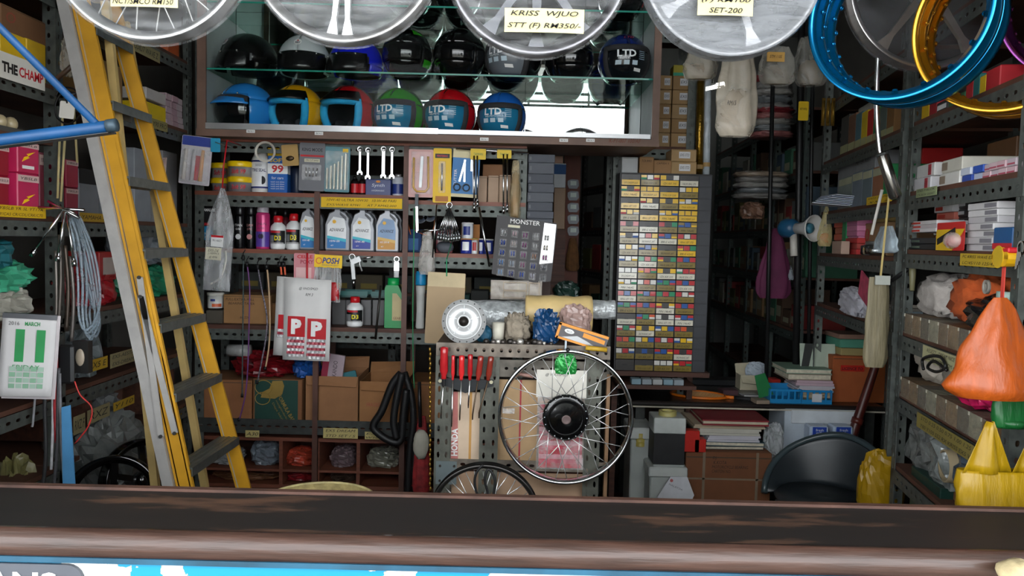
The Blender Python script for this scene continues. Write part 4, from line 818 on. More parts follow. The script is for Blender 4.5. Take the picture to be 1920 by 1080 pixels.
m_, w, h = PB.rect(776, 364, 786, 436, v=-.05); t = T('ratchet_handle', 'dark steel ratchet handle with cross bar hung by the green cord', 'tool', m_); MB().beam((0, 0, h), (0, 0, h * .68), .016, .01).obj('grip', C('#3c3f42', .4, .5), t); MB().beam((0, 0, h * .7), (.006, 0, 0), .011, .007).obj('shank', CHROME, t); MB().tube([(.006, 0, .004), (.14, 0, .02)], .006, 8).obj('cross_bar', CHROME, t, True)
pathobj('green_string', 'thin green cord hanging past the shelves', 'cord', smooth_path(pxpath([(777, 390), (776, 450), (775, 520), (774, 600), (775, 690), (777, 728)], 3.93)), .0028, C('#2f8a5a', .6))
hung_bag(PB, (785, 430, 815, 515), 'twisted clear plastic sleeve hanging by the ratchet', FILM('#cfc9c2', .25, .6, .2), v=-.06, top=.4, d=.03)
# display card with small coloured fittings
PM = Plane(0, 3.86, 0); m_, w, h = PM.rect(922, 408, 1034, 528); ca = T('display_card', 'black display card with rows of small coloured fittings in blisters', 'display card', m_ @ Matrix.Rotation(.07, 4, 'Y'))
MB().prism([(-w * .5, h * .08), (w * .28, 0), (w * .5, h * .05), (w * .52, h * .9), (w * .5, h * .96), (-w * .5, h)], 0, .003).obj('backing_card', C('#231f22', .5, 0, .2, 0, 12), ca)
MB().prism([(w * .28, h * .3), (w * .5, h * .34), (w * .5, h * .94), (w * .3, h * .95)], -.0012, 0).obj('silver_panel', C('#a9a7a6', .25, .6, .3, .2, 14), ca)
LET('MONSTER', w * .5, h * .07, WHT, ca, -w * .02, -.002, h * .93, bold=.01); BX(-w * .3, -.002, h * .83, -w * .1, -.001, h * .87).obj('price_strip', PAPER, ca)
cc = ['#c9c9cc', '#c9a9b0', '#8a2a7a', '#b9b9bb', '#a9a9a9', '#2f4fb0', '#b8a8a0', '#8a2a7a', '#cfcfcf', '#b8b0a0', '#2f4fb0', '#3a5ab8', '#8a2a7a', '#a87a60', '#8a2a7a', '#4a86c8', '#9aa8b8', '#8a2a6a', '#2a3a90', '#8a8a90', '#7aa8d8', '#2a3a90', '#3a5ab8', '#a8a8b8', '#808084']
for j in range(5):
    for i in range(5):
        x, zz = (-.36 + .18 * i) * w, (.74 - .155 * j) * h - .02 * h * i * .3
        f = BX(x - .017, -.014, zz - .019, x + .017, -.002, zz + .019, bv=.003).obj('blister', FILM('#ffffff', .02, .12, .06, 25, .3), ca)
        for s_ in (-1, 1): MB().tube([(x + s_ * .006, -.008, zz - .011), (x + s_ * .006, -.008, zz + .012)], .0042, 7).obj('fitting', C(cc[j * 5 + i], .25, .7), f, True)
m_, w, h = PM.rect(920, 526, 1016, 562); t = T('clear_blister_pack', 'empty clear blister packs hanging under the display card', 'packet', m_)
MB().grid(lambda u, v: ((u - .5) * w, .004 * math.sin(u * 17), v * h), 20, 4).obj('clear_sheet', FILM('#e6dcd0', .3, .7, .15), t, True, solid=.001)
for x0, z0, x1, z1_ in ((-.25, .1, .2, .45), (-.25, .5, .2, .9), (.25, .1, .45, .9)): 
    for a, b in (((x0, z0), (x1, z0)), ((x1, z0), (x1, z1_)), ((x1, z1_), (x0, z1_)), ((x0, z1_), (x0, z0))): MB().beam((a[0] * w, -.006, a[1] * h), (b[0] * w, -.006, b[1] * h), .005, .003, (.3, 1, .2)).obj('frame_bar', C('#c9b9a4', .4), t)
# ================================================================ third shelf and things hung below the second
t, w, h = turned('plastic_tub', 'small white plastic tub with orange label on the third shelf', 'tub', PB, (383, 549, 414, 579), [('tub_body', C('#cfd0cc', .4), [(.88, 0), (.95, .03), (.97, .8)]), ('lid', C('#d9d6cc', .4), [(1.02, .8), (1.02, .98), (.9, 1), (.4, 1)])], z=z3 + .075, v=.05)
lab_cyl(t, w / 2 * .96, -.1, 1.1, h * .1, h * .3, C('#c4562a', .4)); lab_cyl(t, w / 2 * .96, -.3, .3, h * .45, h * .6, C('#2a3a7a', .4))
carton(PB, (386, 582, 416, 612), 'dark clear-lidded box under the white tub', '#4a453c', .04, z3, .14, tape=False)
carton(PB, (419, 553, 508, 612), 'brown carton with faded handwriting behind the hanging laces', '#9a7248', .06, z3, .22, text=(('FULL/EXTRA FULL', .35, .84, .6, .09), ('BEARING TAPER', .38, .7, .55, .08), ('60 220', .45, .22, .2, .08)))
carton(PB, (508, 568, 530, 612), 'small brown carton behind the white sheets', '#8a6038', .08, z3, .15)
LC = 'laces and cables hung under the middle shelf'
def lace(lb, pts, r_, mt, hook=True):
    P_ = smooth_path(pxpath(pts, 3.93)); c = P_[0]; t = T('hanging_cable', lb, 'cable', Matrix.Translation(c), LC)
    MB().tube([p - c for p in P_], r_, 6).obj('cable', mt, t, True); MB().tube([(0, 0, .0), (0, -.004, .012), (0, .03, .03)], .0025, 6).obj('hook', BLACKST, t, True); MB().tube([(0, 0, -.022), (0, 0, .004)], r_ * 2.1, 8).obj('end_fitting', BLACKST, t, True); q = P_[-1] - c; MB().tube([q, q + Vector((0, 0, .018))], r_ * 1.8, 8).obj('end_tip', BLACKST, t, True)
lace('grey-green braided cable hanging nearest the ladder', [(456, 480), (456, 560), (455, 640), (454, 745)], .0035, C('#3c4a4a', .6, 0, .4, .3, 60))
lace('purple cable hanging second from the ladder', [(463, 492), (468, 540), (467, 600), (465, 680), (460, 740), (448, 790)], .0035, C('#6b3a78', .5))
lace('black and white twisted cable with a bowed middle', [(483, 497), (490, 540), (500, 590), (499, 630), (488, 690), (482, 720)], .004, C('#6a6470', .6, 0, .9, .3, 120))
lace('beige hose hanging with black tip', [(500, 497), (504, 540), (506, 600), (504, 650), (497, 694)], .0045, C('#b99a78', .5))
for i, x in enumerate((524, 531)):
    lace(('orange-tipped black cable pair member nearer the beige hose', 'orange-tipped black cable pair member nearer the pink packet')[i], [(x, 492), (x + 3, 505), (x + 4, 522)], .005, C('#d0532a', .5))
t, w, h = card(PB, (551, 475, 592, 528), 'pink and white packet hung on a red strap', '#c9838a', v=-.03); LET('CELLE', w * .7, h * .12, RED, t, 0, -.0008, h * .88, bold=.03); LET('POXY', w * .6, h * .14, C('#a03a4a', .5), t, w * .1, -.0008, h * .7, bold=.03); BX(-w * .4, -.001, h * .1, w * .3, -.0002, h * .5).obj('pale_panel', C('#d9b0b0', .5), t); MB().tube([(w * .12, -.006, h * 1.02), (w * .12, -.008, h * .4), (w * .14, -.008, -.05)], .005, 6).obj('red_strap', RED, t, True)
m_, w, h = PB.rect(587, 478, 639, 566, v=-.035); t = T('header_bag', 'clear bag with yellow header card and red wiring inside', 'packet', m_ @ Matrix.Rotation(.03, 4, 'Y'))
hd = BX(-w / 2, -.003, h * .73, w / 2, .003, h).obj('header_card', C('#efc40f', .45), t); LET('POSH', w * .62, h * .13, C('#1d2f80', .5), hd, w * .1, -.0042, h * .88, shear=.2, bold=.03); LET('RACING PROJECT', w * .6, h * .035, C('#1d2f80', .5), hd, w * .08, -.0042, h * .78, shear=.2); MB().loop([(.016, -.001), (.016, .001), (.012, .001), (.012, -.001)], 16, (-w * .33, -.0042, h * .87)).obj('header_ring', C('#d2562a', .5), hd)
MB().grid(lambda u, v: ((u - .5) * w * (.98 - .04 * math.sin(v * 9)), .006 * math.sin(u * 20) - .004, v * h * .74), 20, 8).obj('clear_bag', FILM('#e9e9e9', .15, .5, .1, 12, .6, (8, 8, 1)), t, True, solid=.001); crumple(w * .55, .015, h * .4, 4, .3).obj('red_contents', C('#b01a22', .4), t, True, mw=Matrix.Translation((w * .18, -.012, .008)))
# white learner-plate sheets
PP = Plane(0, 3.9, 0)
def psheet(r, lb, rot, ltrs, v, head=None):
    m_, w, h = PP.rect(*r, v=v); t = T('learner_plate_pack', lb, 'plate pack', m_ @ Matrix.Rotation(rot, 4, 'Y'), 'white sheets of learner plates')
    MB().grid(lambda u, q: ((u - .5) * w, .004 * math.sin(q * 5), q * h), 4, 6).obj('sheet', C('#d6d4d2', .6, 0, .05), t, True, solid=.0015)
    for (x0, x1, z0, z1_) in ltrs:
        rp = BX((x0 - .5) * w, -.0075, z0 * h, (x1 - .5) * w, -.005, z1_ * h).obj('red_plate', C('#b9131f', .35, 0, .1), t)
        if x1 - x0 > .2: LET('P', (x1 - x0) * w * .6, (z1_ - z0) * h * .75, WHT, rp, ((x0 + x1) / 2 - .5) * w, -.0082, (z0 + z1_) / 2 * h, bold=.06)
        for k in range(7 if x1 - x0 > .2 else 3):
            zz = z0 - .035 * (k + 1); MB().grid(lambda u, q, zz=zz, k=k: ((x0 - .5) * w + u * (x1 - x0) * w, -.008 - .006 * math.sin(u * 14 + k) ** 2, (zz + .034 * q) * h), 14, 1).obj('wrapped_edge', C(('#c9c9cb', '#b0505c')[k % 2], .2, .2, .3, .4, 50), t, True)
    if head: LET(head[0], w * .4, h * .04, INK, t, w * .02, -.006, h * .88, shear=.3); LET(head[1], w * .16, h * .035, INK, t, w * .04, -.006, h * .81, shear=.3)
    return t
psheet((512, 520, 582, 668), 'white learner plate sheet tucked behind the priced sheet', .05, ((.1, .27, .34, .52),), .02)
psheet((530, 523, 618, 676), 'white learner plate sheet with handwritten price and two red plates', .02, ((.1, .47, .29, .54), (.52, .92, .27, .52)), 0, ('@ VHO/SM2D', 'RM 3'))
# air gun
m_, w, h = PB.rect(648, 480, 678, 542, v=-.03); t = T('air_gun', 'silver air blow gun hung under the middle shelf', 'air gun', m_)
MB().beam((-.012, 0, h * .8), (.034, 0, h * .93), .022, .026, (0, 1, 0)).obj('gun_body', C('#b5b7b8', .35, .7), t); MB().beam((-.005, 0, h * .8), (.003, 0, h * .3), .02, .018, (0, 1, 0)).obj('grip', C('#a9abac', .35, .7), t); MB().tube([(.002, 0, h * .3), (0, 0, h * .08)], .006, 8).obj('hose_fitting', CHROME, t, True); MB().tube([(.03, -.002, h * .98), (.03, -.002, h * .75), (.042, -.002, h * .55)], .004, 6).obj('trigger', C('#d9d9d9', .3, .5), t, True); MB().tube([(.035, 0, h * .92), (.095, 0, h * .99)], .0045, 8).obj('nozzle', CHROME, t, True); MB().loop([(.016, -.0015), (.016, .0015), (.013, .0015), (.013, -.0015)], 16, (-.008, 0, h * .97)).obj('hook_ring', CHROME, t)
brakefl((647, 557, 678, 612), 'brake fluid bottle alone on the third shelf', z3, .03)
for i, (x0, x1) in enumerate(((640, 688), (697, 722))): 
    m_, w, h = PB.rect(x0, 544, x1, 556, v=.1); t = T('plastic_tray', ('dark green tray on the metal boxes, larger', 'dark green tray on the metal boxes, smaller')[i], 'tray', m_); m_.translation.z = 0; t.matrix_world.translation.z = z3 + .145; BX(-w / 2, 0, 0, w / 2, .12, h * .3).obj('tray_floor', C('#1f4a48', .4), t); BX(-w / 2 - .004, -.004, h * .3, w / 2 + .004, .0, h).obj('tray_lip', C('#28605c', .4), t); BX(-w / 2 - .004, .12, h * .3, w / 2 + .004, .124, h).obj('tray_lip', C('#28605c', .4), t)
for i, (x0, x1) in enumerate(((622, 648), (648, 672), (676, 696), (698, 721))): carton(PB, (x0, 562, x1, 612), ('first', 'second', 'third', 'fourth')[i] + ' grey metal box in the row behind the brake fluid bottle', '#4c4b4c', .12, z3, .14, tape=False, name='metal_box', rough=.35, group='grey metal boxes on the third shelf')
m_, w, h = PB.rect(721, 522, 757, 614, v=.03, z=z3); t = T('gear_oil_bottle', 'green oil bottle with sloping shoulder against the brown post', 'bottle', m_)
MB().prism([(-.5 * w, .01 * h), (-.46 * w, 0), (.46 * w, 0), (.5 * w, .02 * h), (.5 * w, .6 * h), (.2 * w, .86 * h), (-.42 * w, .86 * h), (-.5 * w, .8 * h)], 0, .07).obj('bottle_body', C('#0f8a45', .35, 0, .08), t); MB().lathe([(w * .3, h * .85), (w * .32, h * .86), (w * .32, h), (w * .2, h)], 16, (-.1 * w, .035, 0)).obj('cap', C('#0c9a4c', .4), t, True); MB().prism([(-.1 * w, .15 * h), (.42 * w, .15 * h), (.42 * w, .55 * h), (.12 * w, .7 * h), (-.1 * w, .7 * h)], -.001, .001).obj('label', C('#b5a577', .5), t); LET('GEAR', w * .4, h * .05, C('#6a3a1a', .5), t, .16 * w, -.0018, h * .2)
m_, w, h = PB.rect(735, 480, 752, 520, v=-.02); t = T('key_ring', 'small keys on a ring hung beside the brown post', 'keys', m_); MB().loop([(.014, -.001), (.014, .001), (.011, .001), (.011, -.001)], 16, (0, 0, h - .016)).obj('ring', CHROME, t)
for k in (-1, 0, 1): MB().prism([(-.004 + k * .009, h * .3), (.004 + k * .009, h * .3), (.006 + k * .006, h * .72), (-.006 + k * .006, h * .72)], -.001 - k * .001, .001 - k * .001).obj('key', CHROME, t)
BX(-.012, -.004, 0, .012, -.002, h * .32).obj('clear_tag', FILM('#ffffff', .2, .5, .1), t)
t, w, h = turned('squeeze_bottle', 'slim white bottle with sky blue cap in the lower right bay', 'bottle', PB, (778, 509, 797, 598), [('bottle_body', C('#d9d9d6', .4), [(.75, 0), (.9, .02), (.8, .3), (.85, .6), (.95, .75)]), ('cap', C('#1f8ec4', .4), [(1.02, .76), (1.05, .78), (1.05, .95), (.9, 1), (.4, 1)])], z=z3, v=.02)
t, w, h = card(Plane(0, 3.72, 0), (797, 511, 868, 645), 'large kraft cardboard sheet hanging by a green string', '#a58a64', v=0, name='kraft_sheet', cat='cardboard', rot=.03, th=.004); BX(-w * .49, -.001, h * .8, w * .49, -.0003, h * .995).obj('paler_top_strip', C('#c4b28e', .7), t); MB().tube([(0, -.004, h * .95), (-.004, -.004, h + .06), (-.006, .275, h + .14)], .003, 5).obj('green_string', C('#1f8a5a', .5), t)
for i, (x0, x1, y0) in enumerate(((800, 830, 560), (832, 880, 552), (882, 915, 545))): carton(PB, (x0, y0, x1, 625), ('dark box behind the kraft sheet', 'dark green tray box behind the silver hub', 'dark box behind the clear blister packs')[i], ('#2a2a28', '#22443f', '#2b2d2c')[i], .12, z3, .14, tape=False)
# small screwdriver-like tool and dark rear stock seen through the rack
rod('tyre_lever', 'dark handled slim tool hanging in front of the third shelf', 'tool', at(714, 535, 3.988), at(704, 636, 3.988), .006, C('#2a2622', .4, .3))
bw = struct(BX(-2.05, 4.95, 0, .05, 5.0, 2.9).obj('wall_dark_backdrop', C('#3a312b', .8)))  # added dark backdrop, stands in for the darkness behind the back rack
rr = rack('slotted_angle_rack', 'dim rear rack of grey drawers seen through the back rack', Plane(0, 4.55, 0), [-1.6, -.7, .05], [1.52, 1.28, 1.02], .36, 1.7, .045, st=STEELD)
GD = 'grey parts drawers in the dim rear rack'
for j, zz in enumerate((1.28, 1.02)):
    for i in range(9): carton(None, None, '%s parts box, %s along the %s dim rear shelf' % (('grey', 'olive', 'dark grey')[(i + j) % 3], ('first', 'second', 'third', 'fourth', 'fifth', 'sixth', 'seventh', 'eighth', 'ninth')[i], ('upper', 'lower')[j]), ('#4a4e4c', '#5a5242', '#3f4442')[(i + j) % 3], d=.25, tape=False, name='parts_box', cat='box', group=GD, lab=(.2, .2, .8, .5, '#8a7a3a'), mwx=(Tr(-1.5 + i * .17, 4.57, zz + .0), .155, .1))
# ================================================================ carton shelf
z4 = BZ['s4']
carton(PB, (376, 712, 472, 801), 'plain brown carton behind the ladder foot', '#8a5a38', .03, z4, .3)
t = carton(PB, (474, 711, 566, 801), 'dark green printed carton with motorcycle drawing', '#7a5030', .02, z4, .3, tape=False); m_, w, h = PB.rect(474, 711, 566, 801, v=.02, z=z4)
gp = BX(-w * .46, -.0012, .002, w * .42, -.0002, h * .98).obj('green_print', C('#123c33', .6, 0, .1), t); gold = C('#8f7433', .6)
LET('FORMULA BARU', w * .66, h * .085, gold, gp, w * .2, -.002, h * .35, rot=-1.05, bold=.02); LET('menghindarkan', w * .5, h * .05, gold, gp, w * .1, -.002, h * .32, rot=-1.05); LET('Daya lebih', w * .42, h * .055, gold, gp, w * .01, -.002, h * .3, rot=-1.05)
for cx, cz, q in ((-.28, .82, .15), (-.3, .58, .13)):
    mb = MB(); mb.tube([(cx * w + q * w * math.cos(2 * PI * i / 20) * 1.15, -.002, cz * h + q * h * math.sin(2 * PI * i / 20)) for i in range(20)], .0022, 5, True); mb.obj('wheel_drawing', gold, gp)
MB().prism([(-.34 * w, .6 * h), (-.05 * w, .58 * h), (.1 * w, .68 * h), (.14 * w, .86 * h), (.1 * w, .97 * h), (-.1 * w, .96 * h), (-.16 * w, .8 * h), (-.3 * w, .72 * h)], -.002, -.0012).obj('motorcycle_drawing', gold, gp)
t = carton(PB, (573, 706, 671, 802), 'torn open brown carton holding packets', '#8f6441', .03, z4, .3, op=True)
t = carton(PB, (674, 716, 762, 802), 'open brown carton with bent flaps beside the inner tube', '#96683f', .03, z4, .3, op=True, text=(('FRAGILE', .3, .5, .3, .08),), textc='#9a4a3a')
carton(PB, (766, 716, 832, 802), 'brown carton partly behind the bench and gold chain', '#8a5c38', .06, z4, .3)
heap(PB, (424, 664, 546, 714), 'crumpled dark red plastic bag on top of the cartons', C('#6f0f18', .3, 0, .3, .6, 14), v=.0, z=z4 + .245, d=.28, seed=2, jit=.5)
heap(PB, (541, 672, 592, 712), 'blue plastic bag on the green carton', C('#1c4f96', .35, 0, .3, .5, 16), v=.02, z=z4 + .245, d=.2, seed=5)
m_, w, h = PB.rect(424, 651, 466, 674, v=.06); t = T('film_roll', 'short roll of clear film above the red bag', 'roll', Matrix.Translation((0, 0, .01)) @ m_); MB().lathe([(h * .2, -w / 2), (h / 2, -w / 2), (h / 2, w / 2), (h * .2, w / 2)], 18, (0, h / 2, h / 2), 'x', True).obj('roll_body', C('#9a9a98', .35, 0, .2, .4, 30), t, True)
t, w, h = card(PB, (600, 664, 640, 722), 'purple and white packet standing in the torn carton', '#9b8a92', v=.06, name='packet', rot=.12, th=.02); BX(-w * .5, -.002, 0, -w * .2, -.0003, h).obj('red_side', C('#8a1838', .4), t); LET('KANDO', h * .5, w * .2, C('#3a2a30', .5), t, w * .1, -.0012, h * .55, rot=PI / 2)
t, w, h = card(PB, (641, 697, 674, 728), 'teal card sticking out of the torn carton', '#1f6a73', v=.1, name='packet', rot=-.25, th=.01); MB().lathe([(.008, 0), (.008, .001)], 12, (-w * .3, -.002, h * .5), 'y').obj('red_spot', RED, t)
heap(PB, (626, 712, 672, 742), 'black bag inside the torn carton', C('#1a1b1e', .3, 0, .2, .4, 16), v=.05, z=z4 + .15, d=.15, seed=8)
# inner tube and hanging bits
P_ = smooth_path(pxpath([(752, 700), (735, 722), (716, 770), (700, 798), (712, 815), (738, 829), (752, 822), (756, 780), (762, 730)], 3.9)); c = P_[0]
t = T('inner_tube', 'folded black rubber inner tube hanging in front of the cartons', 'inner tube', Matrix.Translation(c)); RUB = C('#141416', .5, 0, .2, .2, 20)
MB().tube([p - c for p in P_], .019, 10).obj('tube_fold', RUB, t, True); MB().tube([p - c for p in smooth_path(pxpath([(754, 700), (744, 745), (738, 790), (744, 822)], 3.88))], .018, 10).obj('tube_fold', RUB, t, True); MB().tube([p - c for p in smooth_path(pxpath([(758, 698), (771, 740), (775, 790), (768, 850), (764, 925)], 3.92))], .017, 10).obj('tube_fold', RUB, t, True); MB().tube([p - c for p in smooth_path(pxpath([(768, 820), (778, 845), (776, 880), (778, 930)], 3.94))], .02, 10).obj('tube_fold', RUB, t, True)
rod('black_lever', 'black handled lever hanging beside the inner tube', 'tool', at(786, 716, 3.9), at(788, 800, 3.9), .009, C('#17171a', .4))
hung_bag(Plane(0, 3.72, 0), (772, 782, 806, 930), 'folded red green and white umbrella hanging by the bench', C('#8f2326', .7, 0, .5, .3, 30), name='folded_umbrella', cat='umbrella', v=.18, top=.35, folds=9)
m_, w, h = Plane(0, 3.87, 0).rect(773, 806, 805, 862); o = MB().ell((0, .01, h / 2), w / 2, .026, h / 2, 12, 8, .2, 3).obj('umbrella_canvas', C('#b9b5a6', .7, 0, .2), None, True); o.matrix_world = m_; tag(o, 'pale canvas fold hanging over the red umbrella', 'canvas')
P_ = pxpath([(806, 655 + 9 * i) for i in range(30)], 3.0); c = P_[0]; t = T('bead_chain', 'brass bead chain hanging down the left side of the bench', 'chain', Matrix.Translation(c))
for i, p in enumerate(P_): q = p - c; MB().ell((q.x + .002 * (i % 2), q.y, q.z), .005, .005, .009, 7, 5).obj('bead', C('#8a6a2a', .35, .8), t, True)
for r, s in (((460, 807, 486, 820), ['A30']), ((606, 803, 671, 822), ['EX5 DREAM', 'STD SET / S']), ((684, 810, 718, 824), ['EX5', 'W100'])): strip_label(PB, r, br, s, '#b5a56a', v=-.016)
# pigeonhole contents
zt, zm = BZ['s5'], BZ['s6']
for i, (r, c_, zz, lb) in enumerate((((385, 850, 445, 884), '#8d8f90', zm, 'clear grey bag in the pigeonhole behind the ladder'), ((460, 830, 521, 884), '#6d757e', zm, 'grey blue bag pile in the pigeonhole next to the ladder'), ((527, 848, 588, 884), '#a8402e', zm, 'orange red bagged parts in a pigeonhole'), ((612, 846, 664, 884), '#6a5a5e', zm, 'mauve bagged parts in a pigeonhole'), ((680, 850, 748, 885), '#77776a', zm, 'khaki grey bagged parts in a pigeonhole'),
                                 ((528, 888, 590, 925), '#7a1a20', .321, 'dark red bag in the lower pigeonhole'), ((612, 892, 664, 925), '#3f3129', .321, 'brown bag in the lower pigeonhole'), ((385, 890, 520, 925), '#6d4a34', .321, 'flat brown packet in the lower pigeonhole behind the ladder'))):
    for k in range(1): heap(PB, r, lb, C(c_, .28, 0, .35, .6, 22), v=.06, z=zz, d=.22, seed=20 + i, jit=.3)
# round basket on the floor just behind the counter
c = at(622, 905, 2.62); t = T('round_basket', 'large round cream basket with worn rim behind the counter', 'basket', Matrix.Translation((c.x, c.y - .172, 0))); zr = c.z
MB().lathe([(.11, 0), (.16, zr * .5), (.168, zr), (.162, zr), (.152, zr * .5), (.1, .02)], 36).obj('basket_wall', C('#9a8a5a', .7, 0, .25, .4, 40), t, True); MB().loop([(.172, -.006), (.174, .004), (.166, .006), (.164, -.006)], 40).obj('rim', C('#b3a675', .6, 0, .3, .2, 30), t, True, mw=Matrix.Translation((0, 0, zr)) @ Matrix.Rotation(PI / 2, 4, 'X'))
MB().lathe([(.0, zr - .03), (.1, zr - .03), (.158, zr - .045)], 30).obj('lid', C('#6b5a36', .7, 0, .4, .4, 30), t, True)
# ================================================================ work bench of slotted angles, with wheel and tools
zb = PC.hit(975, 648)[1]; ua, ub = PC.hit(816, 760)[0], PC.hit(1141, 760)[0]; BW = ub - ua; BDp = .55
bn = T('work_bench', 'tall rusty slotted-angle work bench with cardboard panels and tool strip', 'work bench', PC.mw((ua + ub) / 2, 0, 0))
RUST = C('#6f665c', .6, .4, .35, .25, 22)
BX(-BW / 2, 0, zb - .02, BW / 2, BDp, zb).obj('top_board', C('#4a3a2e', .7, 0, .3), bn)
def flat(r, v=0.):
    m_, w, h = PC.rect(*r, v=v); return bn.matrix_world.inverted() @ m_, w, h
MB().perf((-BW / 2, -.004, zb - .045), (1, 0, 0), (0, 0, 1), BW, .05, .033, .006, .008).obj('top_beam', RUST, bn, solid=.003)
MB().perf((-BW / 2 + .08, -.002, zb - .12), (1, 0, 0), (0, 0, 1), BW - .08, .065, .033, .007, .006).obj('top_beam', C('#5d5850', .6, .4, .3, .2, 22), bn, solid=.003)
for x0, x1 in ((816, 846), (900, 935), (1096, 1126)):
    a, b = PC.hit(x0, 760)[0] - (ua + ub) / 2, PC.hit(x1, 760)[0] - (ua + ub) / 2
    MB().perf((a, -.006, 0), (0, 0, 1), (1, 0, 0), zb - .045, (b - a) / 2, .05, .012, .005).perf(((a + b) / 2, -.006, 0), (0, 0, 1), (1, 0, 0), zb - .045, (b - a) / 2, .05, .012, .005).obj('slotted_upright', C('#575850', .55, .4, .3, .2, 20), bn, solid=.003)
for y in (BDp - .03,):
    for x in (-BW / 2, BW / 2 - .03): BX(x, y, 0, x + .03, y + .03, zb - .02).obj('leg', RUST, bn)
zl = PC.hit(975, 872)[1]; MB().perf((-BW / 2, -.008, zl - .02), (1, 0, 0), (0, 0, 1), BW, .04, .045, .01, .006).obj('cross_beam', RUST, bn, solid=.003)
MB().perf((-BW / 2, -.008, .06), (1, 0, 0), (0, 0, 1), BW, .04, .045, .01, .006).obj('cross_beam', RUST, bn, solid=.003)
BX(BW / 2 - .01, -.01, 0, BW / 2 + .003, .02, zb - .1).obj('wooden_edge', C('#7a5c40', .7), bn)
for (r, col, nm) in (((846, 735, 902, 864), '#c9b29a', 'cardboard_panel'), ((934, 712, 1010, 868), '#ab8d68', 'cardboard_panel'), ((1008, 712, 1098, 868), '#b3927a', 'cardboard_panel'), ((846, 886, 1096, 960), '#9c7f66', 'cardboard_panel')):
    m_, w, h = flat(r, .03); p = BX(-w / 2, 0, 0, w / 2, .004, h).obj(nm, C(col, .7, 0, .15, .1, 8), bn, mw=m_)
    if r[0] == 846 and r[1] == 735:
        MB().prism([(-w / 2, 0), (-w * .25, 0), (-w * .3, h), (-w * .45, h)], -.001, 0).obj('red_print', C('#b8706a', .7), p); LET('HONDA', h * .4, w * .22, WHT, p, -w * .38, -.0016, h * .27, rot=PI / 2, bold=.03)
        BX(w * .1, -.001, 0, w * .18, 0, h).obj('orange_stripe', C('#b98a4a', .7), p)
    elif r[0] == 934: BX(w * .02, -.001, 0, w * .06, 0, h).obj('red_stripe', C('#9a2a34', .6), p); BX(-w / 2, -.012, h * .6, -w * .1, -.002, h * .66).obj('clear_pocket', FILM('#ffffff', .2, .5, .1), p)
m_, w, h = flat((817, 865, 856, 908), -.012); pl_ = BX(-w / 2, 0, 0, w / 2, .005, h).obj('corner_plate', C('#6f7a7c', .5, .5), bn, mw=m_)
for x, zz in ((-.3, .8), (.38, .8), (-.3, .15)): MB().lathe([(.005, -.004), (.005, 0)], 8, (x * w, 0, zz * h), 'y').obj('bolt', C('#3a3430', .5, .5), pl_)
# tool strip
m_, w, h = PC.rect(821, 709, 925, 737, v=-.02); ts = T('tool_strip', 'dark steel tool strip screwed to the bench front', 'tool holder', m_)
MB().prism([(-w * .5, h * .62), (0, 0), (w * .5, h * .5), (w * .5, h * .9), (-w * .5, h)], 0, .02).obj('strip', C('#2a2c2e', .5, .5), ts)
for s_ in (-.46, .46): MB().lathe([(.007, -.004), (.007, 0)], 10, (s_ * w, 0, h * .78), 'y').obj('screw', C('#c9c2a4', .3, .7), ts)
for i, (x, y0, y1, xt, yt, wd, c_) in enumerate(((833, 650, 710, 827, 785, 16, '#a81f24'), (850, 666, 712, 847, 800, 7, '#c0292c'), (866, 666, 712, 862, 788, 11, '#c8282a'), (882, 664, 712, 878, 765, 10, '#a01a1e'), (902, 667, 713, 886, 787, 12, '#8a2a22'), (921, 668, 713, 898, 784, 12, '#7a2a1e'))):
    a, b = at(x, y0, 2.95), at(x - (1 if i < 4 else 6), y1, 2.95); q = at(xt, yt, 2.97)
    t = T('screwdriver', ('fat ribbed red-handled screwdriver, first on the tool strip', 'thin red screwdriver, second on the tool strip', 'red two-prong handled screwdriver, third on the strip', 'dark red slim screwdriver, fourth on the strip', 'clear red-handled screwdriver, fifth on the strip', 'brown red-handled screwdriver, last on the strip')[i], 'screwdriver', Matrix.Translation(q), 'screwdrivers in the tool strip')
    d = (b - a); r_ = wd / 2 / 500; P2 = [a + d * k for k in (0, .04, .2, .75, .9, 1)]
    MB().tube([p - q for p in P2], [r_ * .6, r_, r_ * .92, r_, r_ * .6, r_ * .7], 10).obj('handle', C(c_, .25, 0, .12, 0, 30, .3), t, True); MB().tube([b - q, Vector((0, 0, .02)), Vector((0, 0, 0))], [.003, .003, .0022], 6).obj('blade', C('#5a4a3a', .4, .7) if i > 3 else CHROME, t, True)
    if i == 0: MB().tube([b - q - Vector((0, 0, .0)), b - q - Vector((0, 0, .028))], .007, 8).obj('ferrule', BLACKST, t)
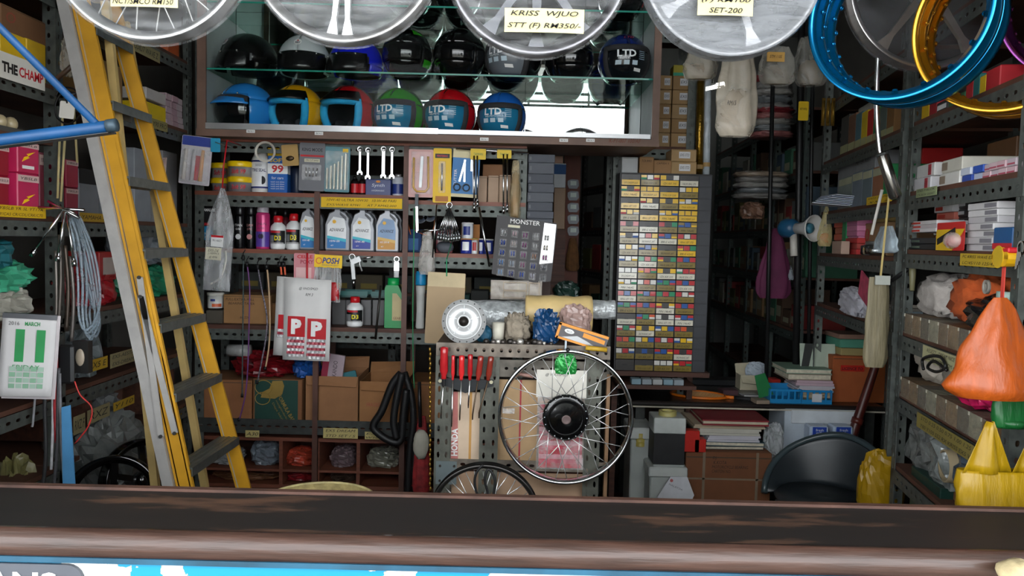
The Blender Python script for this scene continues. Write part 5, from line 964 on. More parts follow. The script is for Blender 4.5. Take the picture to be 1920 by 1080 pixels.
# spoked wheel with black drum hub
def spoked(lb, px, py, rpx, Y, hub, rimm, nsp=36, Rr=None):
    c = at(px, py, Y); R = rpx / FPX * Y; t = T('wheel', lb, 'wheel', Matrix.Translation(c))
    MB().loop([(R, -.022), (R - .004, -.024), (R - .01, -.021), (R - .014, -.01), (R - .017, 0), (R - .014, .01), (R - .01, .021), (R - .004, .024), (R, .022), (R - .008, .012), (R - .012, 0), (R - .008, -.012)], 80).obj('rim', rimm, t, True)
    if hub:
        h_ = C('#0d0d0e', .22, .2, .05, 0, 6, .5); MB().lathe([(.0, -.055), (.017, -.055), (.02, -.05), (.055, -.034), (.062, -.03), (.064, -.026), (.075, -.024), (.085, -.02), (.086, -.005), (.08, 0), (.08, .02), (.07, .03), (.02, .035)], 40, axis='y').obj('hub', h_, t, True)
        MB().lathe([(.014, -.0565), (.017, -.057), (.017, -.05)], 20, axis='y').obj('axle_bush', C('#6a5a58', .4, .5), t, True); hb = t.children[-1]
        for i in range(18):
            a = 2 * PI * i / 18; MB().ell((.078 * math.cos(a), -.0245, .078 * math.sin(a)), .003, .002, .003, 7, 5).obj('spoke_head', CHROME, t, True)
    for i in range(nsp):
        g = i // 4; a = 2 * PI * (g + .25 * (i % 4)) / (nsp / 4) + .05; off = (.62, -.62, .5, -.5)[i % 4]; y = -.02 if i % 2 else .012
        rh = .077 if hub else .03
        MB().tube([(rh * math.cos(a + off), y, rh * math.sin(a + off)), ((R - .018) * math.cos(a), y * .1, (R - .018) * math.sin(a))], .0016, 5).obj('spoke', C('#d4d4d2', .25, .7), t, True)
    return t, R
wl, R = spoked('chrome spoked wheel with black drum hub hung on the bench front', 1060, 781, 128, 2.93, True, C('#c2c4c5', .16, 1., .06))
MB().ell((0, -.03, R + .003), .008, .012, .008, 10, 6).obj('rim_rubber_knob', C('#121212', .5), wl, True)
w2, R2 = spoked('dark rimmed spoked wheel behind the counter, mostly hidden', 908, 972, 107, 2.5, False, C('#3a3836', .3, .8, .1))
# cable bunch on the low wheel
for i, (dx, lb) in enumerate(((0, 'black cable loops hung on the low dark wheel'),)):
    P_ = smooth_path(pxpath([(905, 872), (894, 885), (890, 905), (896, 930), (906, 940), (914, 925), (909, 900), (916, 880), (928, 900), (924, 935)], 2.45)); pathobj('cable_bunch', lb, 'cable', P_, .004, C('#101012', .5))
# hanging packet of red reflectors behind the spokes
PK = Plane(0, 2.985, 0); m_, w, h = PK.rect(1004, 694, 1098, 878); t = T('reflector_packet', 'white headed packet of red reflectors hanging behind the spoked wheel', 'packet', m_)
BX(-w / 2, 0, h * .72, w / 2, .003, h).obj('white_header', C('#c9c5bb', .6), t); LET('@ VHO/SM2D', w * .45, h * .035, INK, t, -w * .1, -.0008, h * .95, shear=.3)
for k in range(14): MB().grid(lambda u, q, k=k: ((u - .5) * w * .86 + .002, -.004 - .007 * abs(math.sin(u * 16 + k)), (.01 + .046 * (k + q)) * h), 18, 1).obj('reflector_strip', C(('#a8182c', '#b8304a', '#c98a94')[k % 3], .2, .2, .3, .4, 40), t, True)
MB().grid(lambda u, q: ((u - .5) * w * .94, -.014, q * h * .74), 4, 4).obj('clear_sleeve', FILM('#ffffff', .06, .35, .08, 16, .6), t, True); MB().tube([(w * .06, -.003, h * .96), (w * .06, -.003, h * 1.3)], .004, 6).obj('hook', C('#b8c4cc', .4), t)
heap(PK, (1040, 664, 1082, 702), 'green red and yellow foil packet behind the wheel rim', C('#1f8a3a', .25, .3, .4, .4, 18), v=-.01, d=.02, seed=3)
rod('red_handled_tool', 'red handled thin tool lying at the upper bench edge', 'tool', at(968, 700, 2.97), at(1000, 706, 2.97), .007, C('#a07a70', .5))
# ---------------------------------------------------------------- on the bench top
PT = Plane(0, 3.1, 0)
m_, w, h = Plane(0, 2.99, 0).rect(827, 562, 911, 644, z=zb); rd = w / 2; t = T('brake_hub', 'silver aluminium drum brake hub standing on the bench', 'hub', m_ @ Matrix.Translation((0, .03, rd)) @ Matrix.Rotation(-.12, 4, 'X')); AH = C('#c2c3c3', .35, .3, .08, .1, 14)
MB().lathe([(.0, .03), (rd * .22, .03), (rd * .22, -.022), (rd * .27, -.024), (rd * .33, -.016), (rd * .72, -.012), (rd * .76, -.02), (rd * .8, -.02), (rd * .83, -.008), (rd, -.006), (rd, .006), (rd * .85, .01), (rd * .84, .05), (rd * .5, .055)], 44, axis='y').obj('hub_body', AH, t, True)
MB().lathe([(0, -.012), (rd * .16, -.012), (rd * .2, -.0235)], 20, axis='y').obj('bore', C('#2a2420', .5, .4), t, True)
for k in range(5): a = 2 * PI * k / 5 + .3; MB().beam((rd * .32 * math.cos(a), -.0165, rd * .32 * math.sin(a)), (rd * .72 * math.cos(a), -.0135, rd * .72 * math.sin(a)), .003, .005, (-math.sin(a), 0, math.cos(a))).obj('rib', C('#8a8b8b', .35, .8), t)
for k in range(18): a = 2 * PI * k / 18; MB().lathe([(.003, -.0075), (.003, -.006)], 8, (rd * .92 * math.cos(a), 0, rd * .92 * math.sin(a)), 'y').obj('spoke_hole', C('#1c1c1c', .6), t)
def lying_roll(r, lb, mt, Y, name='film_roll', cat='roll', core=None, sag=0.):
    m_, w, h = Plane(0, Y, 0).rect(*r); t = T(name, lb, cat, m_); mb = MB()
    rings = []
    for i in range(21):
        u = i / 20; rr_ = h / 2 * (1 + .1 * noise.noise(Vector((u * 6, Y, 1)))); rings.append([((u - .5) * w, h / 2 + rr_ * math.cos(2 * PI * j / 18) * (1 + .06 * noise.noise(Vector((u * 9, j, 2)))), h / 2 + sag * math.sin(PI * u) + rr_ * math.sin(2 * PI * j / 18) * (1 + .06 * noise.noise(Vector((u * 9, j, 5))))) for j in range(18)])
    mb.ring(rings).obj('roll_body', mt, t, True); return t, w, h
WRAP = C('#a9adae', .18, .15, .35, .9, 38)
lying_roll((868, 566, 1010, 626), 'big clear bubble-wrap roll behind the silver hub', WRAP, 3.3); lying_roll((1098, 564, 1155, 600), 'end of bubble-wrap roll reaching toward the drawer cabinet', WRAP, 3.32)
t, w, h = lying_roll((985, 557, 1112, 626), 'cream vinyl sheet draped over the bubble wrap', C('#cdb27a', .45, 0, .18, .3, 8), 3.22, 'vinyl_sheet', 'sheet')
heap(PT, (944, 588, 996, 642), 'dirty beige rag slumped on the bench', C('#8f8474', .9, 0, .3, .8, 30), 'rag', 'rag', v=0, z=zb, d=.1, seed=7, jit=.6)
heap(PT, (1000, 582, 1052, 644), 'crumpled dark blue plastic bag on the bench', C('#15406b', .25, 0, .35, .6, 16), v=-.05, z=zb, d=.1, seed=9, jit=.6)
heap(PT, (1046, 572, 1112, 640), 'clear red-printed plastic bag on the bench', C('#a58a82', .25, 0, .3, .6, 16), v=.06, z=zb, d=.1, seed=11, jit=.4)
heap(PT, (893, 612, 922, 644), 'small teal cloth beside the silver hub', C('#17506b', .6, 0, .3, .4, 20), 'rag', 'rag', v=-.03, z=zb, d=.06, seed=12)
m_, w, h = PT.rect(922, 606, 946, 640, v=-.02, z=zb); o = MB().lathe([(w * .42, 0), (w * .5, h), (w * .44, h), (w * .38, .01)], 18, (0, w / 2, 0)).obj('plastic_cup', C('#c4bfb0', .5), None, True); o.matrix_world = m_; tag(o, 'cream plastic cup beside the rag', 'cup')
for i in range(12):
    x = 912 + i * 11 + rnd.uniform(-3, 3); s_ = rnd.uniform(.008, .014); c_ = ('#3a3633', '#6a6460', '#c9c5bc', '#4a4440')[i % 4]; p = at(x, 642, 3.04); mb = MB()
    mb.lathe([(s_ * .4, 0), (s_, .002), (s_, s_ * 1.1), (s_ * .55, s_ * 1.6), (s_ * .3, s_ * 1.6)], 10); o = mb.obj('metal_bush', C(c_, .35, .6), None, True); o.matrix_world = Matrix.Translation((p.x, p.y - .01 * (i % 2), zb)); tag(o, 'small greasy metal bush, %s from the silver hub along the bench edge' % ('first', 'second', 'third', 'fourth', 'fifth', 'sixth', 'seventh', 'eighth', 'ninth', 'tenth', 'eleventh', 'twelfth')[i], 'metal part', 'small metal bushes on the bench edge')
m_, w, h = Plane(0, 2.98, 0).rect(1042, 614, 1136, 652); t = T('tool_box_pack', 'orange framed blister box leaning on the wheel rim', 'packet', Matrix.Translation((at(1089, 646, 2.98).x, 3.0, zb + .012)) @ Matrix.Rotation(.28, 4, 'Y')); OR = C('#d98a1c', .4); w *= 1.02; hq = h * .72
BX(-w / 2, 0, 0, w / 2, .02, hq).obj('box_body', C('#4a4648', .3), t)
for a in ((-w / 2 - .003, -.003, hq - .008, w / 2, .02, hq + .002), (-w / 2 - .003, -.003, -.004, -w / 2 + .006, .02, hq), (-w / 2, -.003, -.004, w * .2, .02, .004)): BX(*a).obj('orange_edge', OR, t)
MB().ell((-w * .28, -.002, hq * .6), w * .1, .002, hq * .16, 12, 6).obj('white_oval', WHT, t); LET('RECO', w * .1, hq * .12, INK, t, -w * .28, -.0046, hq * .6); MB().prism([(w * .0, hq * .5), (w * .45, hq * .42), (w * .45, hq * .7), (w * .0, hq * .8)], -.002, 0).obj('orange_band', OR, t); MB().prism([(-w * .4, hq * .1), (w * .35, hq * .05), (w * .1, hq * .3), (-w * .1, hq * .45)], -.002, 0).obj('silver_print', C('#b5b7b8', .2, .6), t)
rod('yellow_marker', 'short grubby yellow handle on the right bench corner', 'handle', at(1098, 652, 2.97), at(1138, 656, 2.97), .009, C('#b9932a', .5, 0, .3))
# ================================================================ drawer cabinet
u0, z0 = PY.hit(1153, 692); u1 = PY.hit(1297, 692)[0]; zt_ = PY.hit(1231, 327)[1]; z0 = PY.hit(1225, 696)[1]
DW = u1 - u0; DHt = zt_ - z0; dc = T('drawer_cabinet', 'tall cabinet of small parts drawers with yellow and white labels', 'drawer cabinet', PY.mw((u0 + u1) / 2, 0, z0)); DK = C('#1f2022', .5)
BX(-DW / 2 - .006, .004, 0, -DW / 2, .26, DHt).obj('side_panel', DK, dc); BX(DW / 2, .004, 0, DW / 2 + .07, .26, DHt).obj('side_panel', C('#2b2d31', .5), dc); BX(-DW / 2, .2, 0, DW / 2, .26, DHt).obj('back_panel', DK, dc); BX(-DW / 2 - .006, .0, DHt, DW / 2 + .07, .26, DHt + .006).obj('top_panel', DK, dc)
for i in range(17): BX(DW / 2 + .004, .0, DHt * i / 17 + .004, DW / 2 + .068, .005, DHt * (i + 1) / 17 - .004).obj('blank_side_drawer', C('#34363b', .45), dc)
KC = dict(Y='#e8b90c', O='#8f7530', W='#dcdad2', R='#c0232c', B='#1f55a0', G='#128a5a', S='#d9675a', D=None, A='#d9541f')
rows = ['D.Y YWY.O YDW.Y D.W', 'YDY.Y YYY.Y D.Y WYY.O', 'D.Y YYD.W YDY.O YWY.Y', 'YYY.O D.Y YYY.Y YYY.Y', 'RDR.O D.W RDG.O OBO.O', 'YDW.O WRY.W RBO.W RWR.Y', 'WYW.O OBO.O D.O RRG.Y', 'WWW.O GRG.W RDG.O RBR.O',
        'WWW.W SSS.O YDY.W WRA.W', 'WWW.W WSW.O BGB.O RBR.W', 'RBR.W RBR.O GRG.O RWR.O', 'BGB.O RBR.O YDY.W RBR.O', 'D.W BGA.O WDW.W RBR.W', 'WGR.O YDY.W BYB.O RAD.O', 'RAG.O WYB.O RWR.O WYW.O', 'WRW.O DBD.O RBR.O RDR.W', 'D. D.O WWW.O RRR.O']
rh = DHt / 17; cw = DW / 4; wr = ['EX5-DREAM 16-4', 'VALVE SEAL C70', 'RING SET STD', 'Y100 0.50 1.00', 'SKI/WAVE 28T', 'PIN 14x42', 'CDI AX 100', 'BRG 6202']
for j, row in enumerate(rows):
    for i, cell in enumerate(row.split()):
        tabs, lc = cell.split('.'); x = -DW / 2 + cw * (i + .5); zz = DHt - rh * (j + 1)
        d = BX(-cw / 2 + .0015, 0, .002, cw / 2 - .0015, .19, rh - .002).obj('drawer', C('#3a3836', .3, 0, .2, .1, 20), dc, mw=Matrix.Translation((x, 0, zz)))
        if lc:
            BX(-cw / 2 + .004, -.0035, .003, cw / 2 - .004, -.0002, rh * .5).obj('label_card', C({'Y': '#e6b80e', 'O': '#84702a', 'W': '#d8d3c0'}[lc], .3, 0, .12, 0, 20, .6), d); LET(wr[(i * 3 + j * 5) % 8], cw * .68, rh * .17, INK, d, 0, -.0042, rh * .24, shear=.3, res=1)
        if len(tabs) == 3:
            for k, c_ in enumerate(tabs):
                if KC[c_]:
                    q = (k - 1) * cw * .33; BX(q - cw * .14, -.003, rh * .56, q + cw * .14, -.0002, rh * .93).obj('colour_tab', C(KC[c_], .3, 0, .1, 0, 9, .6), d)
                    if k != 1 and (i + j) % 2: BX(q - cw * .14, -.0036, rh * .56, q + cw * .14, -.003, rh * .72).obj('tab_stripe', C(KC['WGBRY'[(i + j + k) % 5]], .4), d)
        BX(-.011, -.007, rh * .5, .011, -.0002, rh * .56).obj('finger_pull', DK, d)
stn = T('cabinet_stand', 'dark wooden stand carrying the drawer cabinet', 'stand', PY.mw((u0 + u1) / 2 + .03, 0, 0)); BX(-DW / 2 - .04, -.02, z0 - .025, DW / 2 + .06, .3, z0).obj('top_board', WOODD, stn)
for x in (-DW / 2 - .03, DW / 2 - .03): BX(x, .1, 0, x + .03, .28, z0 - .03).obj('leg', WOODD, stn)
zc2 = z0 + DHt + .006
for r, lb, c_, tx in (((1166, 295, 1196, 326), 'white carton with black switch on top of the drawers', '#b9bcbd', None), ((1199, 294, 1226, 326), 'narrow brown carton with handwriting on the drawers', KRAFT, 'TCR BWD'), ((1226, 300, 1259, 326), 'square brown carton with handwriting on the drawers', '#97724c', 'CAM/EX 5'), ((1259, 303, 1306, 327), 'lower tan carton with white label on the drawers', '#a5875e', None)):
    carton(PY, r, lb, c_, .02, zc2, .16, text=((tx, .5, .75, .7, .14),) if tx else None, lab=(.3, .25, .75, .8, '#d5d5d8') if r[0] == 1259 else None, labtext='EX5 STD')
carton(PY, (1259, 280, 1306, 303), 'upper tan carton with white label on the drawers', '#a98b62', .02, zc2 + PY.rect(1259, 303, 1306, 327, v=.02, z=zc2)[2] + .001, .16, lab=(.3, .25, .75, .8, '#d5d5d8'), labtext='EX5 STD')
for k in range(5): carton(None, None, '%s pale blue small box in the row below the drawers' % ('first', 'second', 'third', 'fourth', 'fifth')[k], ('#7f9aa5', '#8f9aa0', '#a5a9a8')[k % 3], d=.06, tape=False, group='small boxes below the drawers', mwx=(PY.mw(u0 + .1 + .055 * k, -.1, z0 - .055), .05, .028))
pl2 = T('narrow_ledge', 'narrow dark ledge fixed under the drawer cabinet front', 'ledge', PY.mw((u0 + u1) / 2, 0, z0 - .075)); BX(-DW / 2, -.12, 0, DW / 2, .1, .02).obj('ledge_board', WOODD, pl2)
# rack of tan cartons right of the helmet cabinet
PK2 = Plane(0, 4.38, 0); za = PK2.hit(1265, 275)[1]; k2 = rack('slotted_angle_rack', 'slotted rack of tan labelled cartons right of the helmet cabinet', PK2, [PK2.hit(1150, 300)[0], PK2.hit(1300, 300)[0]], [za, za + .62, .1], .34, 2.85, .05)
for j in range(5):
    for i in range(2):
        ya = 275 - j * 26.5; x0 = (1236, 1262)[i]; x1 = (1261, 1296)[i]; zz = za + j * .0775
        carton(PK2, (x0, ya - 26, x1, ya), ('left', 'right')[i] + ' tan carton, ' + ('bottom', 'second', 'middle', 'fourth', 'top')[j] + ' row beside the helmet cabinet', ('#a88b63', '#a5855c', '#9a7a52')[(i + j) % 3], d=.2, tape=False, group='tan cartons beside the helmet cabinet', mwx=(PK2.mw((PK2.hit(x0, 200)[0] + PK2.hit(x1, 200)[0]) / 2, .03, zz + .0005), PK2.hit(x1, 200)[0] - PK2.hit(x0, 200)[0] - .002, .076), lab=(.4, .3, .85, .8, '#cfd0d4'), labtext='EX5')
carton(None, None, 'yellow and green small box on top of the tan cartons', '#a89a3a', d=.1, tape=False, mwx=(PK2.mw(PK2.hit(1280, 130)[0], .05, za + 5 * .0775 + .001), .08, .06), lab=(0, 0, 1, .3, '#3a9a7a'))
# gold and silver foil rolls standing right of it
for i, (x, y0, y1, r_, mt, lb) in enumerate(((1314, 145, 345, .02, C('#8a6a22', .25, .8, .4, .5, 30), 'tall gold foil tube standing by the tan cartons'), (1328, 145, 340, .018, FILM('#c9d2d8', .5, .85, .1), 'tall clear film tube beside the gold tube'))):
    a, b = at(x - 4, y1, 4.3), at(x, y0, 4.3); t = T('foil_tube', lb, 'tube', Matrix.Translation(a)); MB().tube([Vector(), (b - a) * .5, b - a], [r_, r_ * 1.05, r_], 12).obj('tube_body', mt, t, True); MB().tube([(b - a) * .14, (b - a) * .18], r_ * 1.2, 12).obj('tape_band', C('#9a7a48', .6), t)
# ================================================================ desk
DT = zhit(1420, 757, .76); yd = DT.y; yk = zhit(1420, 716, .76).y; PDk = Plane(0, yd, 0)
xa, xb = PDk.hit(1248, 757)[0], PDk.hit(1660, 757)[0]
dk = T('office_desk', 'dark topped desk with cream edge in front of the drawers', 'desk', Tr((xa + xb) / 2, yd, 0)); HW = (xb - xa) / 2
BX(-HW - .2, 0, .735, HW, yk - yd, .76, bv=.006).obj('desk_top', C('#26211f', .3, 0, .2), dk); BX(-HW - .2, -.006, .727, HW, .0, .735).obj('edge_strip', C('#b5ad9c', .5), dk)
for x in (-HW - .15, HW - .08): BX(x, .05, 0, x + .05, .1, .73).obj('leg', STEELD, dk); BX(x, yk - yd - .1, 0, x + .05, yk - yd - .05, .73).obj('leg', STEELD, dk)
BX(-HW - .15, yk - yd - .06, .2, HW, yk - yd - .045, .72).obj('modesty_panel', C('#4a3a2e', .7), dk)
def dpt(px, py, z=.76): return zhit(px, py, z)
# racket
a, b = dpt(1258, 738), dpt(1415, 752); d = (b - a); t = T('badminton_racket', 'orange racket with black grip lying on the desk', 'racket', Matrix.Translation((a.x, a.y, .768))); dx = Vector((d.x, d.y, 0)).normalized(); nx = Vector((-dx.y, dx.x, 0)); L = d.length
hd = [dx * (L * .33 + L * .33 * math.cos(2 * PI * i / 28)) + nx * (.1 * math.sin(2 * PI * i / 28)) for i in range(28)]
MB().tube(hd, .008, 7, True).obj('head_frame', C('#d9701a', .4), t, True); mb = MB()
for i in range(-7, 8):
    q = i / 8; s_ = math.sqrt(1 - q * q); mb.tube([dx * (L * .33 + L * .33 * q) + nx * .1 * s_, dx * (L * .33 + L * .33 * q) - nx * .1 * s_], .0012, 4); mb.tube([dx * (L * .33 + L * .33 * s_) + nx * .1 * q, dx * (L * .33 - L * .33 * s_) + nx * .1 * q], .0012, 4)
s_ = mb.obj('strings', C('#b98a5a', .5), t); s_['kind'] = 'stuff'; MB().tube([dx * L * .66, dx * L * .78], [.012, .009], 8).obj('throat', C('#d9701a', .4), t, True); MB().tube([dx * L * .76, dx * L * 1.05], .012, 8).obj('grip', C('#17171a', .7), t, True)
# crates, books, paper
def crate(r, lb, Yp=None, d=.2):
    m_, w, h = PDk.rect(*r, v=.03, z=.76); t = T('plastic_crate', lb, 'crate', m_, 'small blue crates on the desk'); BLc = C('#1b7fb8', .4, 0, .08); e = .004
    BX(-w / 2, 0, 0, w / 2, d, e).obj('crate_floor', BLc, t)
    for a in ((-w / 2, 0, e, w / 2, e, h * .3), (-w / 2, 0, h * .85, w / 2, e, h), (-w / 2, d - e, e, w / 2, d, h), (-w / 2, e, e, -w / 2 + e, d - e, h), (w / 2 - e, e, e, w / 2, d - e, h)): BX(*a).obj('crate_wall', BLc, t)
    for k in range(6): x = -w / 2 + w * k / 5; BX(max(-w / 2, x - .005), -.002, h * .3, min(w / 2, x + .005), e, h * .85).obj('crate_slat', BLc, t)
    return t, w, h
crate((1444, 730, 1502, 758), 'blue plastic crate nearer the racket grip'); t, w, h = crate((1503, 732, 1560, 760), 'blue plastic crate with white sticker'); BX(-w * .16, -.004, h * .15, w * .16, -.002, h * .75).obj('sticker', C('#c9ccd0', .5), t)
def stack(items, zz, v, pl=PDk, group=None):
    for (x0, x1, hp, c_, lb, nm, d) in items:
        m_, w, h = pl.rect(x0, 700, x1, 700 + hp, v=v, z=None); h = hp / FPX * (pl.o.y + v); m_ = pl.mw((pl.hit(x0, 700, v)[0] + pl.hit(x1, 700, v)[0]) / 2, v, zz, rnd.uniform(-.06, .06)); t = T(nm, lb, 'book' if nm != 'paper_stack' else 'papers', m_, group)
        if nm == 'paper_stack':
            n = max(2, int(hp / 4))
            for k in range(n): BX(-w / 2 + .006 * (k % 3), .004 * (k % 2), h * k / n, w / 2 - .005 * ((k + 1) % 3), d, h * (k + 1) / n - .0006).obj('sheet_bundle', C(c_, .7, 0, .1), t)
        else:
            BX(-w / 2, 0, 0, w / 2, d, h * .14).obj('cover', C(c_, .5), t); BX(-w / 2, 0, h * .86, w / 2, d, h).obj('cover', C(c_, .5), t); BX(-w / 2 + .004, .004, h * .14, w / 2 - .004, d - .004, h * .86).obj('pages', C('#c5bda8', .8, 0, .15, .3, 60), t)
        zz += h + .0008
    return zz
stack([(1500, 1562, 10, '#a8967c', 'tan folder at the bottom of the desk paper pile', 'paper_stack', .22), (1496, 1566, 12, '#b5b2b8', 'plastic sleeved papers in the desk pile', 'paper_stack', .24), (1494, 1566, 10, '#b9a0aa', 'pinkish ledger sheets in the desk pile', 'paper_stack', .24), (1478, 1560, 12, '#8a7a6a', 'brown ledger in the desk pile', 'ledger_book', .24), (1474, 1560, 9, '#7d9a84', 'pale green ledger on top of the desk pile', 'ledger_book', .25)], .79, .05)
m_, w, h = PDk.rect(1505, 645, 1572, 738, v=.12, z=.76); t = T('magazine', 'pale magazine sheet standing behind the desk pile', 'magazine', m_ @ Matrix.Rotation(-.2, 4, 'X')); BX(-w / 2, 0, 0, w / 2, .006, h).obj('cover', C('#a9b5a4', .5, 0, .15), t); MB().prism([(-w * .5, h * .5), (-w * .3, h * .5), (-w * .1, h), (-w * .35, h)], -.001, 0).obj('black_lattice', C('#2a2c2a', .6), t); BX(-w * .1, -.001, h * .1, w * .4, 0, h * .4).obj('cover_print', C('#d0d3d0', .5), t)
t = carton(PDk, (1560, 668, 1668, 760), 'large orange brown carton on the desk by the double post', '#9a4f24', .1, .76, .3); m_, w, h = PDk.rect(1560, 668, 1668, 760, v=.1, z=.76); q = BX(-w * .36, -.002, h * .67, w * .05, -.0004, h * .8).obj('red_sticker', C('#b3241c', .4), t); LET('LICENCE TO', w * .36, h * .06, INK, q, -w * .16, -.0026, h * .73, shear=.2, bold=.02)
for i, (x0, x1, y0, y1, c_, lb) in enumerate(((1575, 1650, 655, 667, '#9a8a5a', 'pale patterned box on the orange carton'), (1572, 1655, 641, 655, '#4f8f78', 'mint green flat box on the orange carton'), (1570, 1658, 633, 641, '#8a6a5a', 'thin brown flat box at the top of the carton pile'))):
    hz = PDk.rect(1560, 668, 1668, 760, v=.1, z=.76)[2] + .76; w_ = PDk.hit(x1, 700, .12)[0] - PDk.hit(x0, 700, .12)[0]; carton(None, None, lb, c_, d=.2, tape=False, mwx=(PDk.mw((PDk.hit(x0, 700, .12)[0] + PDk.hit(x1, 700, .12)[0]) / 2, .12, hz + (0, .042, .09)[i]), w_, (.04, .046, .025)[i]))
carton(PDk, (1388, 704, 1422, 730), 'cream paper box with papers at the back of the desk', '#b5ad94', .4, .76, .1, op=True)
heap(PDk, (1400, 680, 1440, 710), 'fan of loose white papers leaning in the cream box', C('#a9b4be', .6, 0, .1, .2, 30), 'loose_papers', 'papers', .42, .83, .06, 3)
m_, w, h = PDk.rect(1424, 700, 1452, 735, v=.06, z=.79); o = MB().prism([(-w / 2, 0), (w / 2, 0), (w * .3, h), (-w * .4, h)], 0, .004).obj('green_card', C('#0f6b35', .5), None); o.matrix_world = m_ @ Matrix.Rotation(-.3, 4, 'Y'); tag(o, 'dark green card standing in the nearer blue crate', 'card')
for i, (r, c_, lb, nm) in enumerate((((1446, 722, 1464, 734), '#c23028', 'small red tape dispenser in the blue crate', 'tape_dispenser'), ((1418, 746, 1444, 758), '#8a7a68', 'small brown notepad in front of the blue crate', 'notepad'), ((1395, 733, 1425, 744), '#a9a9a6', 'open white notebook behind the racket grip', 'notebook'), ((1355, 728, 1385, 742), '#4a2e33', 'dark red small parts heap on the desk', 'parts_heap'), ((1283, 708, 1326, 715), '#a3aaa8', 'pale sheet of paper at the back of the desk', 'paper_sheet'))):
    p = dpt((r[0] + r[2]) / 2, r[3]); w_ = (r[2] - r[0]) / FPX * p.y; carton(None, None, lb, c_, d=.08, tape=False, name=nm, cat='stationery', mwx=(Tr(p.x, p.y, .7605 if i else .78, .1), w_, (.05, .02, .008, .03, .003)[i]))
p = dpt(1300, 722); BX_ = carton(None, None, 'long black tray on the desk behind the racket', '#15171a', d=.12, tape=False, name='desk_tray', cat='tray', mwx=(Tr(p.x + .12, p.y, .7605), .42, .035), rough=.35)
pathobj('black_cable', 'tangled black cable at the left desk corner', 'cable', smooth_path([Vector(dpt(x, y)) + Vector((0, 0, .005)) for x, y in ((1230, 718), (1245, 706), (1262, 716), (1240, 726), (1225, 714), (1250, 702), (1280, 720))]), .004, BLACKST)
rod('red_pen', 'red pen lying on the desk', 'pen', dpt(1265, 716, .766), dpt(1280, 722, .766), .005, RED)
# ---------------------------------------------------------------- under and before the desk
PU = Plane(0, yd - .25, 0); 
t = carton(PU, (1283, 848, 1444, 1010), 'large brown strapped carton under the books', '#6f4428', 0, None, .4, text=(('DJ.', .34, .93, .05, .04), ('K.KOTA', .4, .88, .15, .04), ('MOTORCYCLE BEARING', .52, .83, .42, .035), ('CARTON NO.', .42, .78, .22, .035))); m_, w, h = PU.rect(1283, 848, 1444, 1010); t.matrix_world.translation.z = 0 if False else m_.translation.z
for k in (.2, .82): BX(-w / 2 + w * k, -.002, 0, -w / 2 + w * (k + .03), -.0003, h).obj('strap', C('#7a6a58', .4), t)
for k in (.38, .68): BX(-w / 2, -.002, h * k, w / 2, -.0003, h * (k + .02)).obj('strap', C('#7a6a58', .4), t)
BX(-w / 2, 0, -m_.translation.z, w / 2, .4, 0).obj('lower_body', C('#5f3c26', .8), t)
zs = m_.translation.z + h + .001
zs = stack([(1312, 1440, 6, '#26292b', 'dark grey ledger at the bottom of the under-desk pile', 'ledger_book', .3), (1318, 1440, 8, '#2f4a52', 'blue grey ledger in the under-desk pile', 'ledger_book', .3), (1330, 1432, 12, '#b9b7bf', 'white paper block in the under-desk pile', 'paper_stack', .3), (1312, 1432, 13, '#b5b2a6', 'ragged white papers in the under-desk pile', 'paper_stack', .3), (1304, 1442, 7, '#a99a82', 'cream folder under the dark red ledger', 'paper_stack', .3)], zs, .05, PU)
m_ = PU.mw((PU.hit(1320, 790)[0] + PU.hit(1446, 790)[0]) / 2, .03, zs); w = PU.hit(1446, 790)[0] - PU.hit(1320, 790)[0]; t = T('ledger_book', 'big dark red ledger tilted on top of the under-desk pile', 'book', m_ @ Matrix.Rotation(.01, 4, 'X')); BX(-w / 2, 0, 0, w / 2, .34, .008).obj('cover', C('#7a1620', .55), t); BX(-w / 2 + .005, .004, .008, w / 2 - .005, .335, .022).obj('pages', C('#b5ab94', .8), t); BX(-w / 2, 0, .022, w / 2, .34, .029).obj('cover', C('#7a1620', .55), t)
for i, (r, zz) in enumerate((((1283, 808, 1312, 846), 0), ((1302, 824, 1324, 846), 1))): carton(PU, r, ('red box with open flap beside the paper pile', 'small red box beside the paper pile')[i], '#b8231a', -.02 + .0 * i, PU.rect(1283, 848, 1444, 1010)[0].translation.z + PU.rect(1283, 848, 1444, 1010)[2] + .001, .06, tape=False, rough=.4)
m_, w, h = PU.rect(1252, 764, 1300, 800, v=.4); t = carton(PU, (1252, 764, 1300, 812), 'cream speckled carton under the left desk edge', '#a59a84', .38, None, .2)
def cfloor(t):
    z = t.matrix_world.translation.z; b = [o for o in t.children if o.name.startswith('body')][0]; w_ = b.dimensions.x; BX(-w_ / 2, 0, -z, w_ / 2, b.dimensions.y, 0).obj('lower_body', b.data.materials[0], t); return t
cfloor(t)
m_, w, h = PU.rect(1226, 784, 1284, 876, v=-.05); t = T('paint_canister', 'white canister with torn black label holding a tape roll', 'canister', m_); BX(-w / 2, 0, h * .05, w / 2, .15, h * .7).obj('torn_label', C('#1a1a1c', .6, 0, .4, .3, 18), t); BX(-w / 2 - .003, -.003, h * .68, w / 2 + .003, .153, h, bv=.004).obj('lid', C('#b9beba', .4), t); BX(-w / 2, 0, 0, w / 2, .15, h * .05).obj('base', C('#9aa09c', .4), t)
mb = MB().loop([(.045, -.012), (.045, .012), (.03, .012), (.03, -.012)], 22); o = mb.obj('tape_roll', C('#b5ab6a', .4), None, True); o.matrix_world = m_ @ Matrix.Translation((0, .07, h + .012)) @ Matrix.Rotation(PI / 2, 4, 'X'); tag(o, 'cream tape roll lying on the white canister', 'tape roll')
